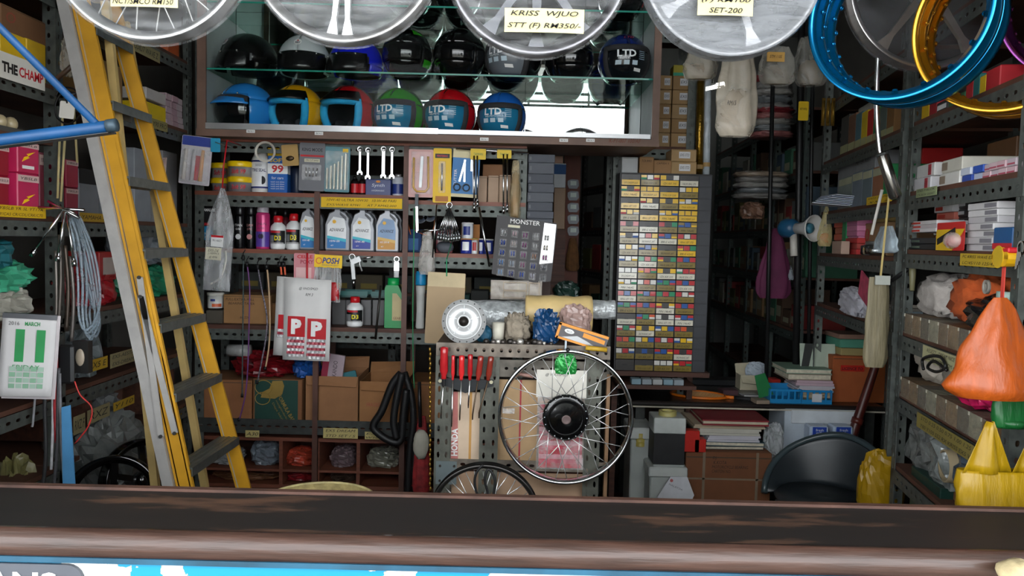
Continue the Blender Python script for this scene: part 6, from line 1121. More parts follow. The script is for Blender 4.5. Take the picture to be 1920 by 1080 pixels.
def bucket(r, lb, v, c_='#a5aaa6'):
    m_, w, h = PU.rect(*r, v=v); t = T('storage_bin', lb, 'bin', m_); BX(-w / 2, 0, -m_.translation.z, w / 2, .22, h * .78, bv=.006).obj('bin_body', C(c_, .45, 0, .1), t); BX(-w / 2 - .008, -.008, h * .78, w / 2 + .008, .228, h, bv=.006).obj('lid', C('#b9bdb9', .4, 0, .1), t); return t
bucket((1218, 876, 1285, 960), 'grey plastic bin below the white canister', -.06); bucket((1182, 802, 1222, 900), 'pale bin with stacked tape rolls at the bench side', .1)
mb = MB(); p = PU.mw(PU.hit(1208, 795)[0], .12, PU.hit(1208, 836, .12)[1])
for k in range(3):
    o = MB().loop([(.03, -.011), (.03, .011), (.018, .011), (.018, -.011)], 20).obj('tape_roll', C('#a8984a', .4), None, True); o.matrix_world = p @ Matrix.Translation((0, 0, .012 + k * .0235)) @ Matrix.Rotation(PI / 2, 4, 'X'); tag(o, ('bottom', 'middle', 'top')[k] + ' yellowish tape roll of the three stacked on the pale bin', 'tape roll', 'tape rolls stacked on the pale bin')
m_, w, h = PU.rect(1232, 894, 1302, 942, v=-.12); o = MB().prism([(-w / 2, 0), (w * .42, 0), (w / 2, h * .3), (w * .3, h), (-w * .15, h), (-w / 2, h * .15)], 0, .002).obj('paper_sheet', C('#c6c7cc', .7), None); o.matrix_world = m_; tag(o, 'folded white paper with red emblem in front of the grey bin', 'paper'); LET('MALAYSIA', w * .4, h * .07, C('#6a6a72', .5), o, 0, -.0008, h * .6, rot=-.4); MB().lathe([(.008, -.0008), (.008, 0)], 12, (-w * .12, 0, h * .85), 'y').obj('emblem', C('#b05a5a', .5), o)
# storage box with milk jugs
t = carton(PU, (1470, 768, 1610, 850), 'frosted plastic storage box under the desk', '#b5bfc9', .25, None, .26, tape=False, name='storage_box', rough=.35); m_, w, h = PU.rect(1470, 768, 1610, 850, v=.25); BX(-w * .42, -.012, h * .68, w * .5, .0, h * .98, bv=.004).obj('lid', C('#cdd3d8', .3), t); cfloor(t)
for i, (x0, x1) in enumerate(((1518, 1554), (1562, 1600))):
    m_, w, h = PU.rect(x0, 800, x1, 846, v=.12); t = T('milk_jug', ('translucent milk jug with blue label nearer the books', 'translucent milk jug with blue label nearer the wooden pole')[i], 'bottle', m_); BX(-w / 2, 0, -.1, w / 2, .09, h, bv=.008).obj('jug_body', C('#a9b8cc', .3), t); q = BX(-w * .36, -.0016, h * .05, w * .36, -.0004, h * .98).obj('blue_label', C('#1d3f9e', .4), t); LET('fresh', w * .4, h * .1, WHT, q, 0, -.0024, h * .86); LET('milk', w * .34, h * .1, WHT, q, 0, -.0024, h * .74)
    for k in range(3): BX(-w * .2, -.0022, h * (.5 - .08 * k), w * .25, -.0016, h * (.53 - .08 * k)).obj('label_line', C('#b5c2e0', .5), q)
    BX(-w * .3, -.0022, h * .1, w * .3, -.0016, h * .18).obj('barcode', WHT, q); t.matrix_world.translation.z = m_.translation.z
jb = T('low_crate', 'low dark crate carrying the milk jugs', 'crate', PU.mw(PU.hit(1560, 850, .1)[0], .08, 0)); zj = PU.rect(1518, 800, 1554, 846, v=.12)[0].translation.z - .1; BX(-.22, 0, 0, .22, .15, zj).obj('crate_body', C('#2a2c2e', .6), jb); BX(-.225, -.005, zj - .03, .225, .0, zj).obj('crate_lip', C('#3a3c3e', .6), jb)
heap(PU, (1438, 796, 1475, 860), 'clear plastic bag hanging between the books and storage box', FILM('#c2c6c8', .3, .7, .15), v=.05, z=None, d=.1, seed=31)
# black plastic arm chair
PCh = Plane(0, yd - .55, 0); m_, w, h = PCh.rect(1425, 836, 1652, 1000); t = T('plastic_armchair', 'dark moulded plastic armchair pushed against the desk', 'chair', Matrix.Translation((m_.translation.x, m_.translation.y, 0)) @ Matrix.Rotation(-.7, 4, 'Z')); CB = C('#2a3034', .35, 0, .15, .1, 10); ztop = m_.translation.z + h
def shellf(u, v):
    a = -1.9 + 3.8 * u; r_ = w * .5; hgt = ztop * (1 - .42 * (abs(a) / 1.9) ** 1.6); k = v
    return (r_ * math.sin(a) * (.8 + .22 * k), .26 - r_ * .75 * math.cos(a) * -1 * (.82 + .2 * k) - .18, .42 + (hgt - .42) * k)
MB().grid(shellf, 30, 8).obj('back_shell', CB, t, True, solid=.012); MB().tube([shellf(i / 24, 1.0) for i in range(25)], .016, 8).obj('rim', C('#3a464a', .3), t, True)
MB().lathe([(0, .42), (w * .38, .43), (w * .42, .41), (w * .4, .39), (0, .395)], 24, (0, .08, 0)).obj('seat', CB, t, True)
for sx in (-1, 1):
    for sy in (-1, 1): MB().tube([(sx * w * .3, .08 + sy * w * .25, .4), (sx * w * .38, .08 + sy * w * .3, 0)], .02, 8).obj('leg', CB, t, True)
# wooden pole leaning
a, b = at(1640, 690, yd - .06), at(1592, 835, yd - .1); d = b - a; e = a + d * ((0 - a.z) / d.z) if False else b + d * .9; t = T('wooden_pole', 'dark red turned wooden pole leaning past the desk', 'pole', Matrix.Translation(b)); MB().tube([a - d * .2 - b, a - b, Vector(), e - b], [.018, .022, .027, .027], 10).obj('pole_shaft', C('#4a1a14', .4, 0, .2), t, True); MB().tube([(a - b) * .35, (a - b) * .28], .03, 10).obj('turned_ring', C('#5a2018', .4), t, True)
# yellow sheet and bags at lower right
PYb = Plane(0, 3.0, 0); heap(PYb, (1622, 850, 1708, 990), 'yellow plastic sack with black print standing behind the counter', C('#9a770a', .4, 0, .15, .4, 10), v=0, d=.12, seed=3, jit=.16)
m_, w, h = PYb.rect(1680, 898, 1698, 918, v=-.006); o = BX(-w / 2, 0, 0, w * .1, .002, h); o.box(-w / 2, 0, h * .8, w / 2, .002, h); o = o.obj('sack_print', INK, None); o.parent = bpy.data.objects[[x.name for x in bpy.data.objects if x.get('label', '').startswith('yellow plastic sack')][0]]; o.matrix_world = m_
PRf = Plane(PR.o.x - PR.uy.x * .12, PR.o.y - PR.uy.y * .12, AR)
def carrier(r, lb, c_, pl, d=.16, seed=0, hand=True):
    m_, w, h = pl.rect(*r); t = T('carrier_bag', lb, 'bag', m_ @ Matrix.Translation((0, d / 2, 0))); mt = C(c_, .4, 0, .12, .4, 9, 0, (6, 6, 1))
    bodyh = .5 if hand else 1.
    def fn(u, q):
        a = 2 * PI * u; k = (.94 + .06 * math.sin(PI * q * .8)); k *= (1 - .12 * (1 - q) ** 8); f = 1 + .06 * noise.noise(Vector((math.cos(a) * 2 + seed, math.sin(a) * 2, q * 4)))
        return (w / 2 * k * f * math.copysign(abs(math.cos(a)) ** .6, math.cos(a)), d / 2 * k * f * math.copysign(abs(math.sin(a)) ** .7, math.sin(a)) * (1 - .5 * q), h * bodyh * q)
    MB().grid(fn, 36, 14).obj('bag_body', mt, t, True, solid=.001); MB().lathe([(0, .004), (w * .34, .004), (w * .38, .02)], 20).obj('bag_bottom', mt, t, True)
    if hand:
        for sx in (-1, 1): MB().grid(lambda u, q, sx=sx: (sx * w * (.24 + .0 * q) + (u - .5) * w * (.5 - .42 * q), (-.02 + .01 * math.sin(u * 9)), h * (bodyh - .02 + (1 - bodyh + .02) * q)), 8, 6).obj('handle', mt, t, True, solid=.001)
    return t
carrier((1812, 796, 2006, 985), 'yellow plastic carrier bag in the lower right corner', '#9a7a08', Plane(0, 1.83, 0), .08, 2)
hb = hung_bag(Plane(0, 1.84, 0), (1808, 562, 2000, 756), 'orange plastic carrier bag hung on the right rack', C('#a04812', .4, 0, .15, .4, 9, 0, (6, 6, 1)), name='carrier_bag', v=0, top=.12, d=.14, seed=4, folds=5, mid=.9)
carrier((1872, 745, 1950, 806), 'green plastic bag with red print hung below the orange bag', '#145a28', Plane(0, 1.95, 0), .05, 5, False)
# ================================================================ right rack, near bay
def boxes(pl, rows, grp=None, d=.16):
    for r, lb, c_, z, *x in rows:
        k = x[0] if x else {}; kk = dict(v=.02, d=d, tape=False, rough=.5, group=grp); kk.update(k); carton(pl, r, lb, c_, z=z, **kk)
def rows_of(pl, r, n, z, cols, lb, grp, v=.02, d=.18, nx=1, lab=None, labtext=None):
    """stack of n flat boxes (times nx side by side) filling the pixel rectangle"""
    m_, w, h = pl.rect(*r, v=v, z=z); u = (m_.translation - pl.o).dot(pl.ux); k = 0
    for j in range(n):
        for i in range(nx):
            nm = (('bottom', 'second', 'third', 'fourth', 'fifth', 'sixth', 'seventh')[j] + ' row' if n > 1 else 'single row') + (', %s from the left' % ('first', 'second', 'third', 'fourth', 'fifth', 'sixth')[i] if nx > 1 else '')
            carton(None, None, lb + ', ' + nm, cols[k % len(cols)], d=d, tape=False, rough=.45, group=grp, lab=lab, labtext=labtext, mwx=(pl.mw(u - w / 2 + w * (i + .5) / nx + rnd.uniform(-.004, .004), v + rnd.uniform(0, .012), z + h * j / n + .0004), w / nx * .97, h / n * .97)); k += 1
WL = '#cfcdd0'
boxes(PR, [((1811, 138, 1824, 200), 'red slim box beside the teal one on the high right shelf', '#b3242c', 2.06), ((1824, 140, 1836, 198), 'teal slim box on the high right shelf', '#1f6a6a', 2.06), ((1836, 142, 1848, 195), 'yellow slim box on the high right shelf', '#cfae1c', 2.06), ((1848, 128, 1874, 192), 'wide red box on the high right shelf', '#a81f28', 2.06), ((1728, 185, 1742, 232), 'yellow box nearest the grey double post, high shelf', '#c9a51a', 2.06), ((1742, 182, 1756, 230), 'dark red box second from the double post, high shelf', '#8f1f26', 2.06), ((1756, 190, 1776, 226), 'black and white printed box on the high right shelf', '#2a2a2c', 2.06, dict(lab=(.1, .3, .9, .7, '#c9c9c9'))), ((1778, 178, 1808, 222), 'green carton on the high right shelf', '#2a5a3a', 2.06)])
boxes(PR, [((1712, 280, 1728, 356), 'plain red upright box at the back of the white box shelf', '#c01f1f', 1.81, dict(v=.2)), ((1850, 262, 1905, 318), 'brown handwritten carton at the back of the white box shelf', '#6a4a30', 1.81, dict(v=.25))])
rows_of(PR, (1709, 308, 1744, 359), 2, 1.81, [WL, '#d6d4d2'], 'white box with red dots by the double post', 'white boxes on the right rack', labtext='5 5', lab=(.7, .1, .85, .9, '#b8404a'))
rows_of(PR, (1746, 310, 1761, 354), 2, 1.81, ['#b9b7ba'], 'narrow white box behind the red-dotted pair', 'white boxes on the right rack', v=.06)
rows_of(PR, (1762, 297, 1800, 345), 2, 1.81, ['#d3d1cc', '#cbc7bb'], 'white box with brown end', 'white boxes on the right rack', lab=(.02, .2, .3, .8, '#8a7a6a'))
rows_of(PR, (1800, 312, 1838, 342), 2, 1.81, ['#2a4aa0', '#bcc6dd', '#c9d0e0', '#2f55b0'], 'blue and white box', 'white boxes on the right rack', nx=2)
rows_of(PR, (1838, 302, 1902, 334), 2, 1.81, ['#c9a9b0', '#bfb0b8', '#cdb5ba'], 'pink and white small box', 'white boxes on the right rack', nx=4, lab=(.1, .2, .9, .4, '#a8485a'))
rows_of(PR, (1703, 414, 1752, 446), 3, 1.60 + .062, ['#c9c5c6', '#b9b0b2'], 'white red and black slim box upper pile', 'slim spark plug cartons', lab=(.05, .2, .4, .7, '#b83a2a')); rows_of(PR, (1703, 446, 1754, 474), 2, 1.60, ['#1c1c20', '#26262a'], 'black slim box lower pile', 'slim spark plug cartons', lab=(.1, .3, .4, .6, '#5a6a5a'))
rows_of(PR, (1748, 384, 1782, 474), 6, 1.60, ['#c6c0c0', '#c06a5a', '#c9c9c9'], 'white and red slim box in the taller pile', 'slim spark plug cartons', v=.1, lab=(.1, .2, .5, .7, '#a83020')); rows_of(PR, (1786, 376, 1812, 470), 6, 1.60, ['#17171a', '#232326'], 'black slim box with white end label', 'slim spark plug cartons', v=.12, lab=(.1, .3, .7, .7, '#b9b9bb'))
boxes(PR, [((1812, 376, 1832, 474), 'dark box behind the white fanned cartons', '#1e1d22', 1.60, dict(v=.16)), ((1832, 376, 1848, 474), 'red box standing behind the white fanned cartons', '#a8221f', 1.60, dict(v=.2)), ((1862, 426, 1898, 477), 'blue and red box at the right end of the carton shelf', '#1f4f80', 1.60, dict(v=.0, lab=(0, .1, 1, .35, '#b8242c')))])
rows_of(PR, (1806, 380, 1862, 477), 7, 1.60, ['#c2bfc0', '#b5b2b4', '#cac8c8'], 'long pale carton in the fanned pile', 'long pale cartons', v=.0, d=.2, lab=(.6, .2, .98, .8, '#77747a'))
t, w, h = card(PR, (1756, 421, 1808, 474), 'red and yellow blister pack with clear round dome', '#b8201f', v=-.015); MB().prism([(-w / 2, 0), (w * .1, 0), (w * .5, h * .75), (-w / 2, h * .75)], -.001, 0).obj('yellow_print', C('#d6ad14', .4), t); MB().beam((-w * .45, -.0016, h * .3), (w * .2, -.0016, h * .7), .02, .001).obj('black_stripe', INK, t); MB().ell((w * .15, -.004, h * .35), w * .26, .02, h * .3, 16, 10).obj('clear_dome', FILM('#e9d9d4', .3, .6, .08), t, True); MB().ell((w * .15, -.008, h * .33), w * .17, .013, h * .2, 14, 8).obj('red_core', RED, t, True); t.matrix_world.translation.z = 1.60
rr_ = [o for o in bpy.data.objects if o.get('label', '').startswith('slotted steel shelving rack at far right')][0]; rb_ = [o for o in bpy.data.objects if o.get('label', '').startswith('slotted steel shelving rack behind the desk')][0]; lr_ = [o for o in bpy.data.objects if o.get('label', '').startswith('slotted steel shelving rack along the left')][0]
strip_label(PR, (1718, 352, 1756, 368), rr_, ['EX5 P/BLOK', 'CYL BLOK GASKET'], '#8f9a72'); strip_label(PR, (1800, 476, 1872, 500), rr_, ['PC KRISS WAVE EX5', 'LC/4S/110 125/4S'], '#b89a2a'); strip_label(PR, (1732, 609, 1862, 634), rr_, ['AEGEZZ - DREAM NICE - RXZ DREAM EX7/9', '20CM 80CM 90CM 45CM 50CM 40CM'], '#a3a07a', v=-.02, zz=1.235); strip_label(PR, (1722, 715, 1860, 745), rr_, ['STD 0.25 0.50 0.75 1.00 1.25 1.50', 'Y80 Y100 SS2 RX KRISS EX5 WAVE'], '#7d7038', v=-.02, zz=1.005); strip_label(PR, (1625, 366, 1672, 381), rb_, ['KRISS SPRING', 'SS 2'], '#c9a51a', v=-.02)
for k, (x0, x1, ya, yb2, zz) in enumerate(((1697, 1868, 578, 606, 1.30), (1690, 1872, 694, 730, 1.07))):
    m_, w, h = PR.rect(x0, ya, x1, yb2, v=-.012, z=zz); n = 9; u = (m_.translation - PR.o).dot(PR.ux)
    for i in range(n):
        t = T('clear_parts_tray', '%s clear parts tray from the double post, %s row' % (('first', 'second', 'third', 'fourth', 'fifth', 'sixth', 'seventh', 'eighth', 'ninth')[i], ('upper', 'lower')[k]), 'tray', PR.mw(u - w / 2 + w * (i + .5) / n, -.012, zz + .0005), 'clear parts trays on the right rack'); ww = w / n * .95
        BX(-ww / 2, 0, 0, ww / 2, .2, .07).obj('contents', C(('#5a4632', '#6a5236', '#4a4238', '#74705e')[i % 4], .5, 0, .4, .5, 40), t); BX(-ww / 2 - .001, -.003, 0, ww / 2 + .001, -.001, .07).obj('clear_front', FILM('#d9d2c0', .03, .14, .1), t); BX(-ww / 2 - .001, -.004, .06, -ww / 2 + .004, -.001, .07).obj('tab', C('#a9a496', .5), t)
CL = lambda c_: C(c_, .9, 0, .2, .6, 22)
for r, lb, c_, z, s_, nm in (((1697, 512, 1772, 572), 'white cloth bundle on the upper parts trays', '#a9a29c', 1.372, 41, 'cloth_bundle'), ((1756, 508, 1842, 556), 'orange cloth bundle on the upper parts trays', '#b8521f', 1.372, 42, 'cloth_bundle'), ((1782, 552, 1890, 592), 'black crumpled bag in front of the orange cloth', '#17171a', 1.372, 43, 'plastic_bag'), ((1692, 618, 1762, 692), 'cream towel bundle on the lower parts trays', '#a39a8e', 1.142, 44, 'towel'), ((1745, 640, 1800, 694), 'folded cream towel beside the pink bag', '#968d82', 1.142, 45, 'towel'), ((1772, 640, 1848, 700), 'hot pink plastic bag on the lower parts trays', '#a8184a', 1.142, 46, 'plastic_bag'),
                             ((1682, 762, 1745, 838), 'clear bag of bolts at the left of the bottom shelf', '#6a6c6a', .801, 47, 'parts_bag'), ((1728, 762, 1782, 850), 'cloudy clear bag of parts on the bottom shelf', '#777c7a', .801, 48, 'parts_bag'), ((1772, 822, 1832, 892), 'blue tinted bag of small metal parts on the bottom shelf', '#46525e', .801, 49, 'parts_bag')):
    heap(PR, r, lb, CL(c_) if nm != 'parts_bag' and nm != 'plastic_bag' else C(c_, .22, .1, .5, .7, 22), nm, 'cloth' if 'cloth' in nm or nm == 'towel' else 'bag', v=-.01 if s_ in (43, 46) else .02, z=z, d=.2, seed=s_, jit=.4)
m_, w, h = PR.rect(1815, 503, 1892, 518, v=.1); lr = T('paper_roll', 'white paper roll lying above the orange cloth', 'roll', PR.mw((m_.translation - PR.o).dot(PR.ux), .2, 1.47)); MB().lathe([(.02, -w / 2), (.024, -w / 2), (.024, w / 2), (.02, w / 2)], 16, (0, 0, .024), 'x').obj('roll_body', C('#a9a7a4', .6), lr, True)
m_, w, h = PR.rect(1836, 524, 1864, 552, v=-.02); t = T('gasket', 'pale round gasket with two holes on the black bag', 'gasket', m_ @ Matrix.Translation((0, 0, .0))); MB().loop([(h * .48, -.004), (h * .48, .004), (h * .27, .004), (h * .27, -.004)], 18, (0, 0, h / 2)).obj('gasket_ring', C('#8f8a82', .5), t, True); MB().ell((0, 0, h / 2), w * .1, .004, h * .3, 8, 6).obj('gasket_bridge', C('#8f8a82', .5), t, True)
turned('small_jar', 'small dark glass jar with pale lid on the parts trays', 'jar', PR, (1852, 546, 1872, 592), [('jar_body', C('#1a2220', .15), [(.9, 0), (1, .05), (1, .7), (.7, .8)]), ('lid', C('#8fa39a', .4), [(.75, .8), (.75, 1), (.6, 1)])], z=1.372, v=-.03)
pathobj('cable_coil', 'black cable coil on the lower parts trays', 'cable', smooth_path([PR.mw(PR.hit(x, y)[0], -.03, max(1.146, PR.hit(x, y)[1])).translation for x, y in ((1750, 694), (1748, 675), (1765, 668), (1785, 672), (1792, 690), (1775, 698), (1758, 690), (1770, 678), (1795, 695))]), .005, BLACKST)
carton(PR, (1780, 780, 1815, 846), 'open brown carton of shiny bolts on the bottom shelf', '#6a4528', .06, .801, .16, op=True); carton(PR, (1816, 784, 1862, 862), 'open brown carton beside the bolts on the bottom shelf', '#6f4a2c', .06, .801, .16, op=True)
m_, w, h = PR.rect(1762, 788, 1786, 815, v=.02, z=.86); t = T('cardboard_tube', 'short cardboard tube beside the bolt carton', 'tube', m_); MB().lathe([(w * .45, 0), (w * .5, 0), (w * .5, .12), (w * .45, .12), (w * .45, 0)], 18, (0, 0, w / 2), 'y', False).obj('tube_wall', C('#9a8a6c', .7), t, True)
t = carton(PR, (1705, 892, 1762, 990), 'dark green metal box under the bottom shelf', '#12332c', .02, .41, .2, tape=False, rough=.4)
# tape measure, keys, brush hung on the near post
m_, w, h = PR.rect(1868, 464, 1900, 500, v=-.04); t = T('tape_measure', 'yellow and red tape measure hanging with its tape out', 'tape measure', m_); MB().prism(rrect(w, h, w * .3, 4), -.012, .012).obj('case', C('#d9a514', .4), t); MB().lathe([(w * .3, -.014), (w * .3, -.012)], 16, (-w * .05, 0, h * .5), 'y').obj('round_badge', C('#c2a020', .4), t); BX(-w * .3, -.0125, h * .72, w * .5, .0125, h * 1.01, bv=.003).obj('red_top', RED, t); BX(-.009, -.001, -.19, .009, .001, .01).obj('tape', C('#d2453a', .4), t)
m_, w, h = PR.rect(1903, 458, 1925, 505, v=-.05); t = T('key_bunch', 'bunch of silver keys hung at the near post', 'keys', m_)
for k in range(4): MB().prism([(-.006 + .012 * (k - 1.5), 0 + .01 * k), (.004 + .012 * (k - 1.5), .0 + .01 * k), (.008 + .006 * (k - 1.5), h * .7), (-.008 + .006 * (k - 1.5), h * .7)], -.002 * k - .002, -.002 * k).obj('key', CHROME, t)
MB().loop([(.018, -.002), (.018, .002), (.014, .002), (.014, -.002)], 16, (0, 0, h * .85)).obj('ring', CHROME, t)
a, b = at(1712, 482, 2.93), at(1710, 545, 2.88); t = T('hand_brush', 'khaki handled brush hooked on the double post', 'brush', Matrix.Translation(b)); MB().tube([Vector(), (a - b) * .75, a - b, a - b + Vector((.05, .02, .01))], [.008, .014, .016, .018], 8).obj('handle', C('#6a6648', .5), t, True); MB().tube([a - b + Vector((.03, .0, -.01)), a - b + Vector((-.05, .05, -.09))], .008, 8).obj('bracket', BLACKST, t, True)
# ================================================================ right rack, far bay
z_ = 2.06; xs = [1577, 1591, 1604, 1615, 1626, 1637, 1648, 1662, 1676]
for i, (c_, lb) in enumerate((('#3a3936', 'charcoal'), ('#6a4a36', 'brown'), ('#4a6a72', 'teal grey'), ('#c2a51c', 'yellow'), ('#a8221f', 'red'), ('#1f6a3a', 'green'), ('#54605a', 'grey green'), ('#77552f', 'tan'))): carton(PR, (xs[i], 218 - i * 3, xs[i + 1], 268), lb + ' box in the row under the blue rims', c_, .02, z_, .2, tape=False, group='boxes under the blue rims', lab=(.05, .05, .95, .25, '#9a9a72'))
rows_of(PR, (1605, 188, 1655, 206), 2, 2.06 + .15, ['#b59aa0', '#a9a9a0'], 'pinkish flat box above the row under the blue rims', 'boxes under the blue rims', v=.06)
t = carton(PR, (1572, 294, 1640, 332), 'grey box with ink drawing and handwriting', '#77797c', .03, 1.79 + .075, .22, tape=False, text=(('METER ASSY', .72, .8, .4, .12),)); 
for i, (x0, x1, y0, c_, lb) in enumerate(((1572, 1598, 332, '#77807c', 'grey green'), (1598, 1617, 322, '#66707a', 'blue grey'), (1617, 1635, 318, '#5d6a70', 'slate'), (1636, 1656, 312, '#8a5a40', 'orange brown'), (1656, 1664, 308, '#1f7a44', 'green'))): carton(PR, (x0, y0, x1, 372), lb + ' box below the ink drawing box', c_, .02, 1.79, .2, tape=False, group='boxes below the ink drawing box', lab=(.05, .75, .95, .95, '#a5a58a'))
for k in range(7):
    p = PR.mw(PR.hit(1582, 366)[0] + .012 * k - .04, -.14 + .01 * k, 1.812 + .006 * k, .1 * (k - 3) * .5); o = BX(-.1, 0, 0, .1, .17, .003).obj('envelope', C(('#b9bfcc', '#a9b4c9')[k % 2], .6, 0, .06), None); o.matrix_world = p @ Matrix.Rotation(-.08, 4, 'X'); tag(o, 'white envelope, %s in the fanned pile jutting from the shelf' % ('lowest', 'second', 'third', 'fourth', 'fifth', 'sixth', 'topmost')[k], 'envelope', 'envelopes in the fanned pile')
rows_of(PR, (1562, 414, 1579, 470), 5, 1.57, ['#a82a20', '#8f2a1a'], 'red box stacked by the hanging sweet bag', 'red and pink boxes'); rows_of(PR, (1586, 413, 1606, 446), 4, 1.57 + .06, ['#c27a9a', '#b56a8c'], 'pink box stacked on red boxes', 'red and pink boxes'); rows_of(PR, (1580, 446, 1606, 471), 3, 1.57, ['#a82a2a', '#9a3a34'], 'red box under the pink stack', 'red and pink boxes')
boxes(PR, [((1579, 414, 1586, 446), 'green narrow box between red and pink stacks', '#1f7a4a', 1.63), ((1560, 452, 1577, 472), 'small pale carton in front of the red boxes', '#a58a7a', 1.57, dict(v=-.03, d=.04))])
t = carton(PR, (1606, 418, 1664, 473), 'brown carton with round red dragon print', '#8a6a4a', .06, 1.57, .2, tape=False); MB().loop([(.03, -.001), (.03, .001), (.024, .001), (.024, -.001)], 20, (-.06, -.002, .09)).obj('red_emblem', C('#9a2a20', .6), t); LET('RED DRAGON', .05, .012, C('#9a2a20', .6), t, -.06, -.002, .09, bold=.03)
m_, w, h = PR.rect(1612, 404, 1668, 414, v=.06); t = T('wooden_dowel', 'pale wooden dowel lying under the shelf beam', 'dowel', PR.mw((m_.translation - PR.o).dot(PR.ux), .1, 1.57 + .145)); MB().lathe([(.012, -w / 2), (.013, -w / 2 + .005), (.013, w / 2 - .005), (.012, w / 2)], 12, (0, 0, .013), 'x').obj('dowel_body', C('#a58f5a', .6), t, True)
turned('metal_jar', 'small chrome jar in front of the red boxes', 'jar', PR, (1606, 452, 1623, 474), [('jar_body', CHROME, [(.9, 0), (1, .1), (1, .65), (.7, .8)]), ('lid', C('#9a9a98', .3, .8), [(.75, .8), (.75, 1), (.5, 1)])], z=1.571, v=-.02)
hung_bag(PR, (1630, 424, 1668, 474), 'pale blue clear bag hung on the double post', FILM('#b9c9d2', .45, .8, .2), v=-.05, top=.5)
for k in range(5): 
    p = PR.mw(PR.hit(1620, 530)[0], .0, 1.302 + .014 * k, .05 * (k % 3 - 1)); o = BX(-.13, 0, 0, .13, .2, .012).obj('newspaper', C(('#8f8a80', '#a09a8e', '#8fa0aa')[k % 3], .85, 0, .2, .2, 40), None); o.matrix_world = p; tag(o, ('lowest', 'second', 'third', 'fourth', 'topmost')[k] + ' newspaper in the folded pile above the desk', 'newspaper', 'newspapers above the desk')
heap(PR, (1562, 538, 1612, 578), 'crumpled white papers at the shelf edge above the desk', C('#a9a8b0', .7, 0, .15, .3, 20), 'loose_papers', 'papers', -.05, 1.302, .1, 51); 
m_, w, h = PR.rect(1608, 524, 1642, 572, v=-.03); o = BX(-w / 2, 0, 0, w / 2, .006, h).obj('magazine', C('#a8445a', .5, 0, .4, 0, 30), None); o.matrix_world = m_ @ Matrix.Rotation(.3, 4, 'Y'); tag(o, 'pink and white magazine leaning at the shelf edge', 'magazine')
t, w, h = hung_bag(Plane(0, 2.95, 0), (1626, 520, 1672, 690), 'long bundle of pale card strips hanging on the double post', C('#7a7158', .6, 0, .2, .3, 14, 0, (8, 8, 1)), name='card_strip_bundle', cat='strips', v=0, top=.8, d=.04, folds=4); BX(-w * .3, -.03, h * .92, w * .3, -.024, h * 1.02).obj('paper_tag', C('#a9aca4', .6), t); MB().tube([(0, -.01, h), (.02, 0, h * 1.9)], .004, 6).obj('hook_rod', C('#b9a46a', .4), t)
rod('white_rod', 'slim white rod leaning over the pale bag', 'rod', at(1654, 356, 3.1), at(1634, 440, 3.1), .006, C('#c9c4bc', .5))
# exhaust pipe and megaphone
P_ = smooth_path(pxpath([(1647, 95), (1644, 170), (1645, 230), (1650, 285), (1655, 292)], 2.7)); c = P_[0]; t = T('exhaust_pipe', 'chrome exhaust pipe with fat silencer hung on the double post', 'exhaust', Matrix.Translation(c)); MB().tube([p - c for p in P_], .0085, 10).obj('pipe', CHROME, t, True); a, b = at(1653, 285, 2.7) - c, at(1680, 372, 2.7) - c; MB().tube([a, a.lerp(b, .06), a.lerp(b, .95), b], [.012, .019, .021, .016], 14).obj('silencer', C('#8f8d88', .22, .95, .1), t, True); MB().tube([a.lerp(b, .02), a.lerp(b, .06)], .022, 12).obj('clamp', STEELD, t)
c = at(1516, 428, 4.25); t = T('megaphone', 'blue and white megaphone hung on a dark pole', 'megaphone', Matrix.Translation(c) @ Matrix.Rotation(.5, 4, 'Z')); MB().lathe([(.028, .1), (.035, .02), (.068, -.03), (.072, -.04), (.066, -.04), (.03, .02)], 24, axis='y').obj('horn', C('#c4c2be', .4), t, True); MB().lathe([(0, -.02), (.025, -.018), (.03, .0)], 14, axis='y').obj('horn_core', C('#3f7a8f', .4), t, True); MB().lathe([(.03, .08), (.05, .1), (.052, .16), (.04, .18)], 16, axis='y').obj('rear_body', C('#1f4f70', .4), t, True); MB().tube([(0, .1, -.03), (-.01, .08, -.15)], .02, 8).obj('grip', C('#b9b4ac', .5), t, True)
# ================================================================ deep racks
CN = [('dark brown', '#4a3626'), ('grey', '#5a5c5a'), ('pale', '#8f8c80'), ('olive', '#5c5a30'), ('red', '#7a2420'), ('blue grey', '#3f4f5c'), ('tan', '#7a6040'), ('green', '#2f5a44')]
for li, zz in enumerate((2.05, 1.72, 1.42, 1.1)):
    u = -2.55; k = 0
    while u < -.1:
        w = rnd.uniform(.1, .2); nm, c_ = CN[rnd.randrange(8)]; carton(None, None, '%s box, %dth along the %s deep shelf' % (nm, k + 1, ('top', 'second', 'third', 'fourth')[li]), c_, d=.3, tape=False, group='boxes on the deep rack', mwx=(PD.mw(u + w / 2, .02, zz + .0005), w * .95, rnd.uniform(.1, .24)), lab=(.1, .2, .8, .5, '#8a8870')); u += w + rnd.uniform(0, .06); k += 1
for i, (x0, y0, x1, y1, r_, lb) in enumerate(((1449, 150, 1432, 930, .012, 'slim black pole nearest the drawer cabinet'), (1503, 60, 1488, 930, .02, 'thick dark steel pole carrying the megaphone'), (1525, 60, 1512, 930, .011, 'slim black pole just right of the thick one'))):
    a, b = at(x0, y0, 4.45), at(x1, y1, 4.45); d = b - a; rod('steel_pole', lb, 'pole', b + d * ((0 - b.z) / d.z), a - d * .4, r_, BLACKST)
PX = Plane(0, 4.8, 0); PG = C('#777a78', .3, 0, .4, .6, 14)
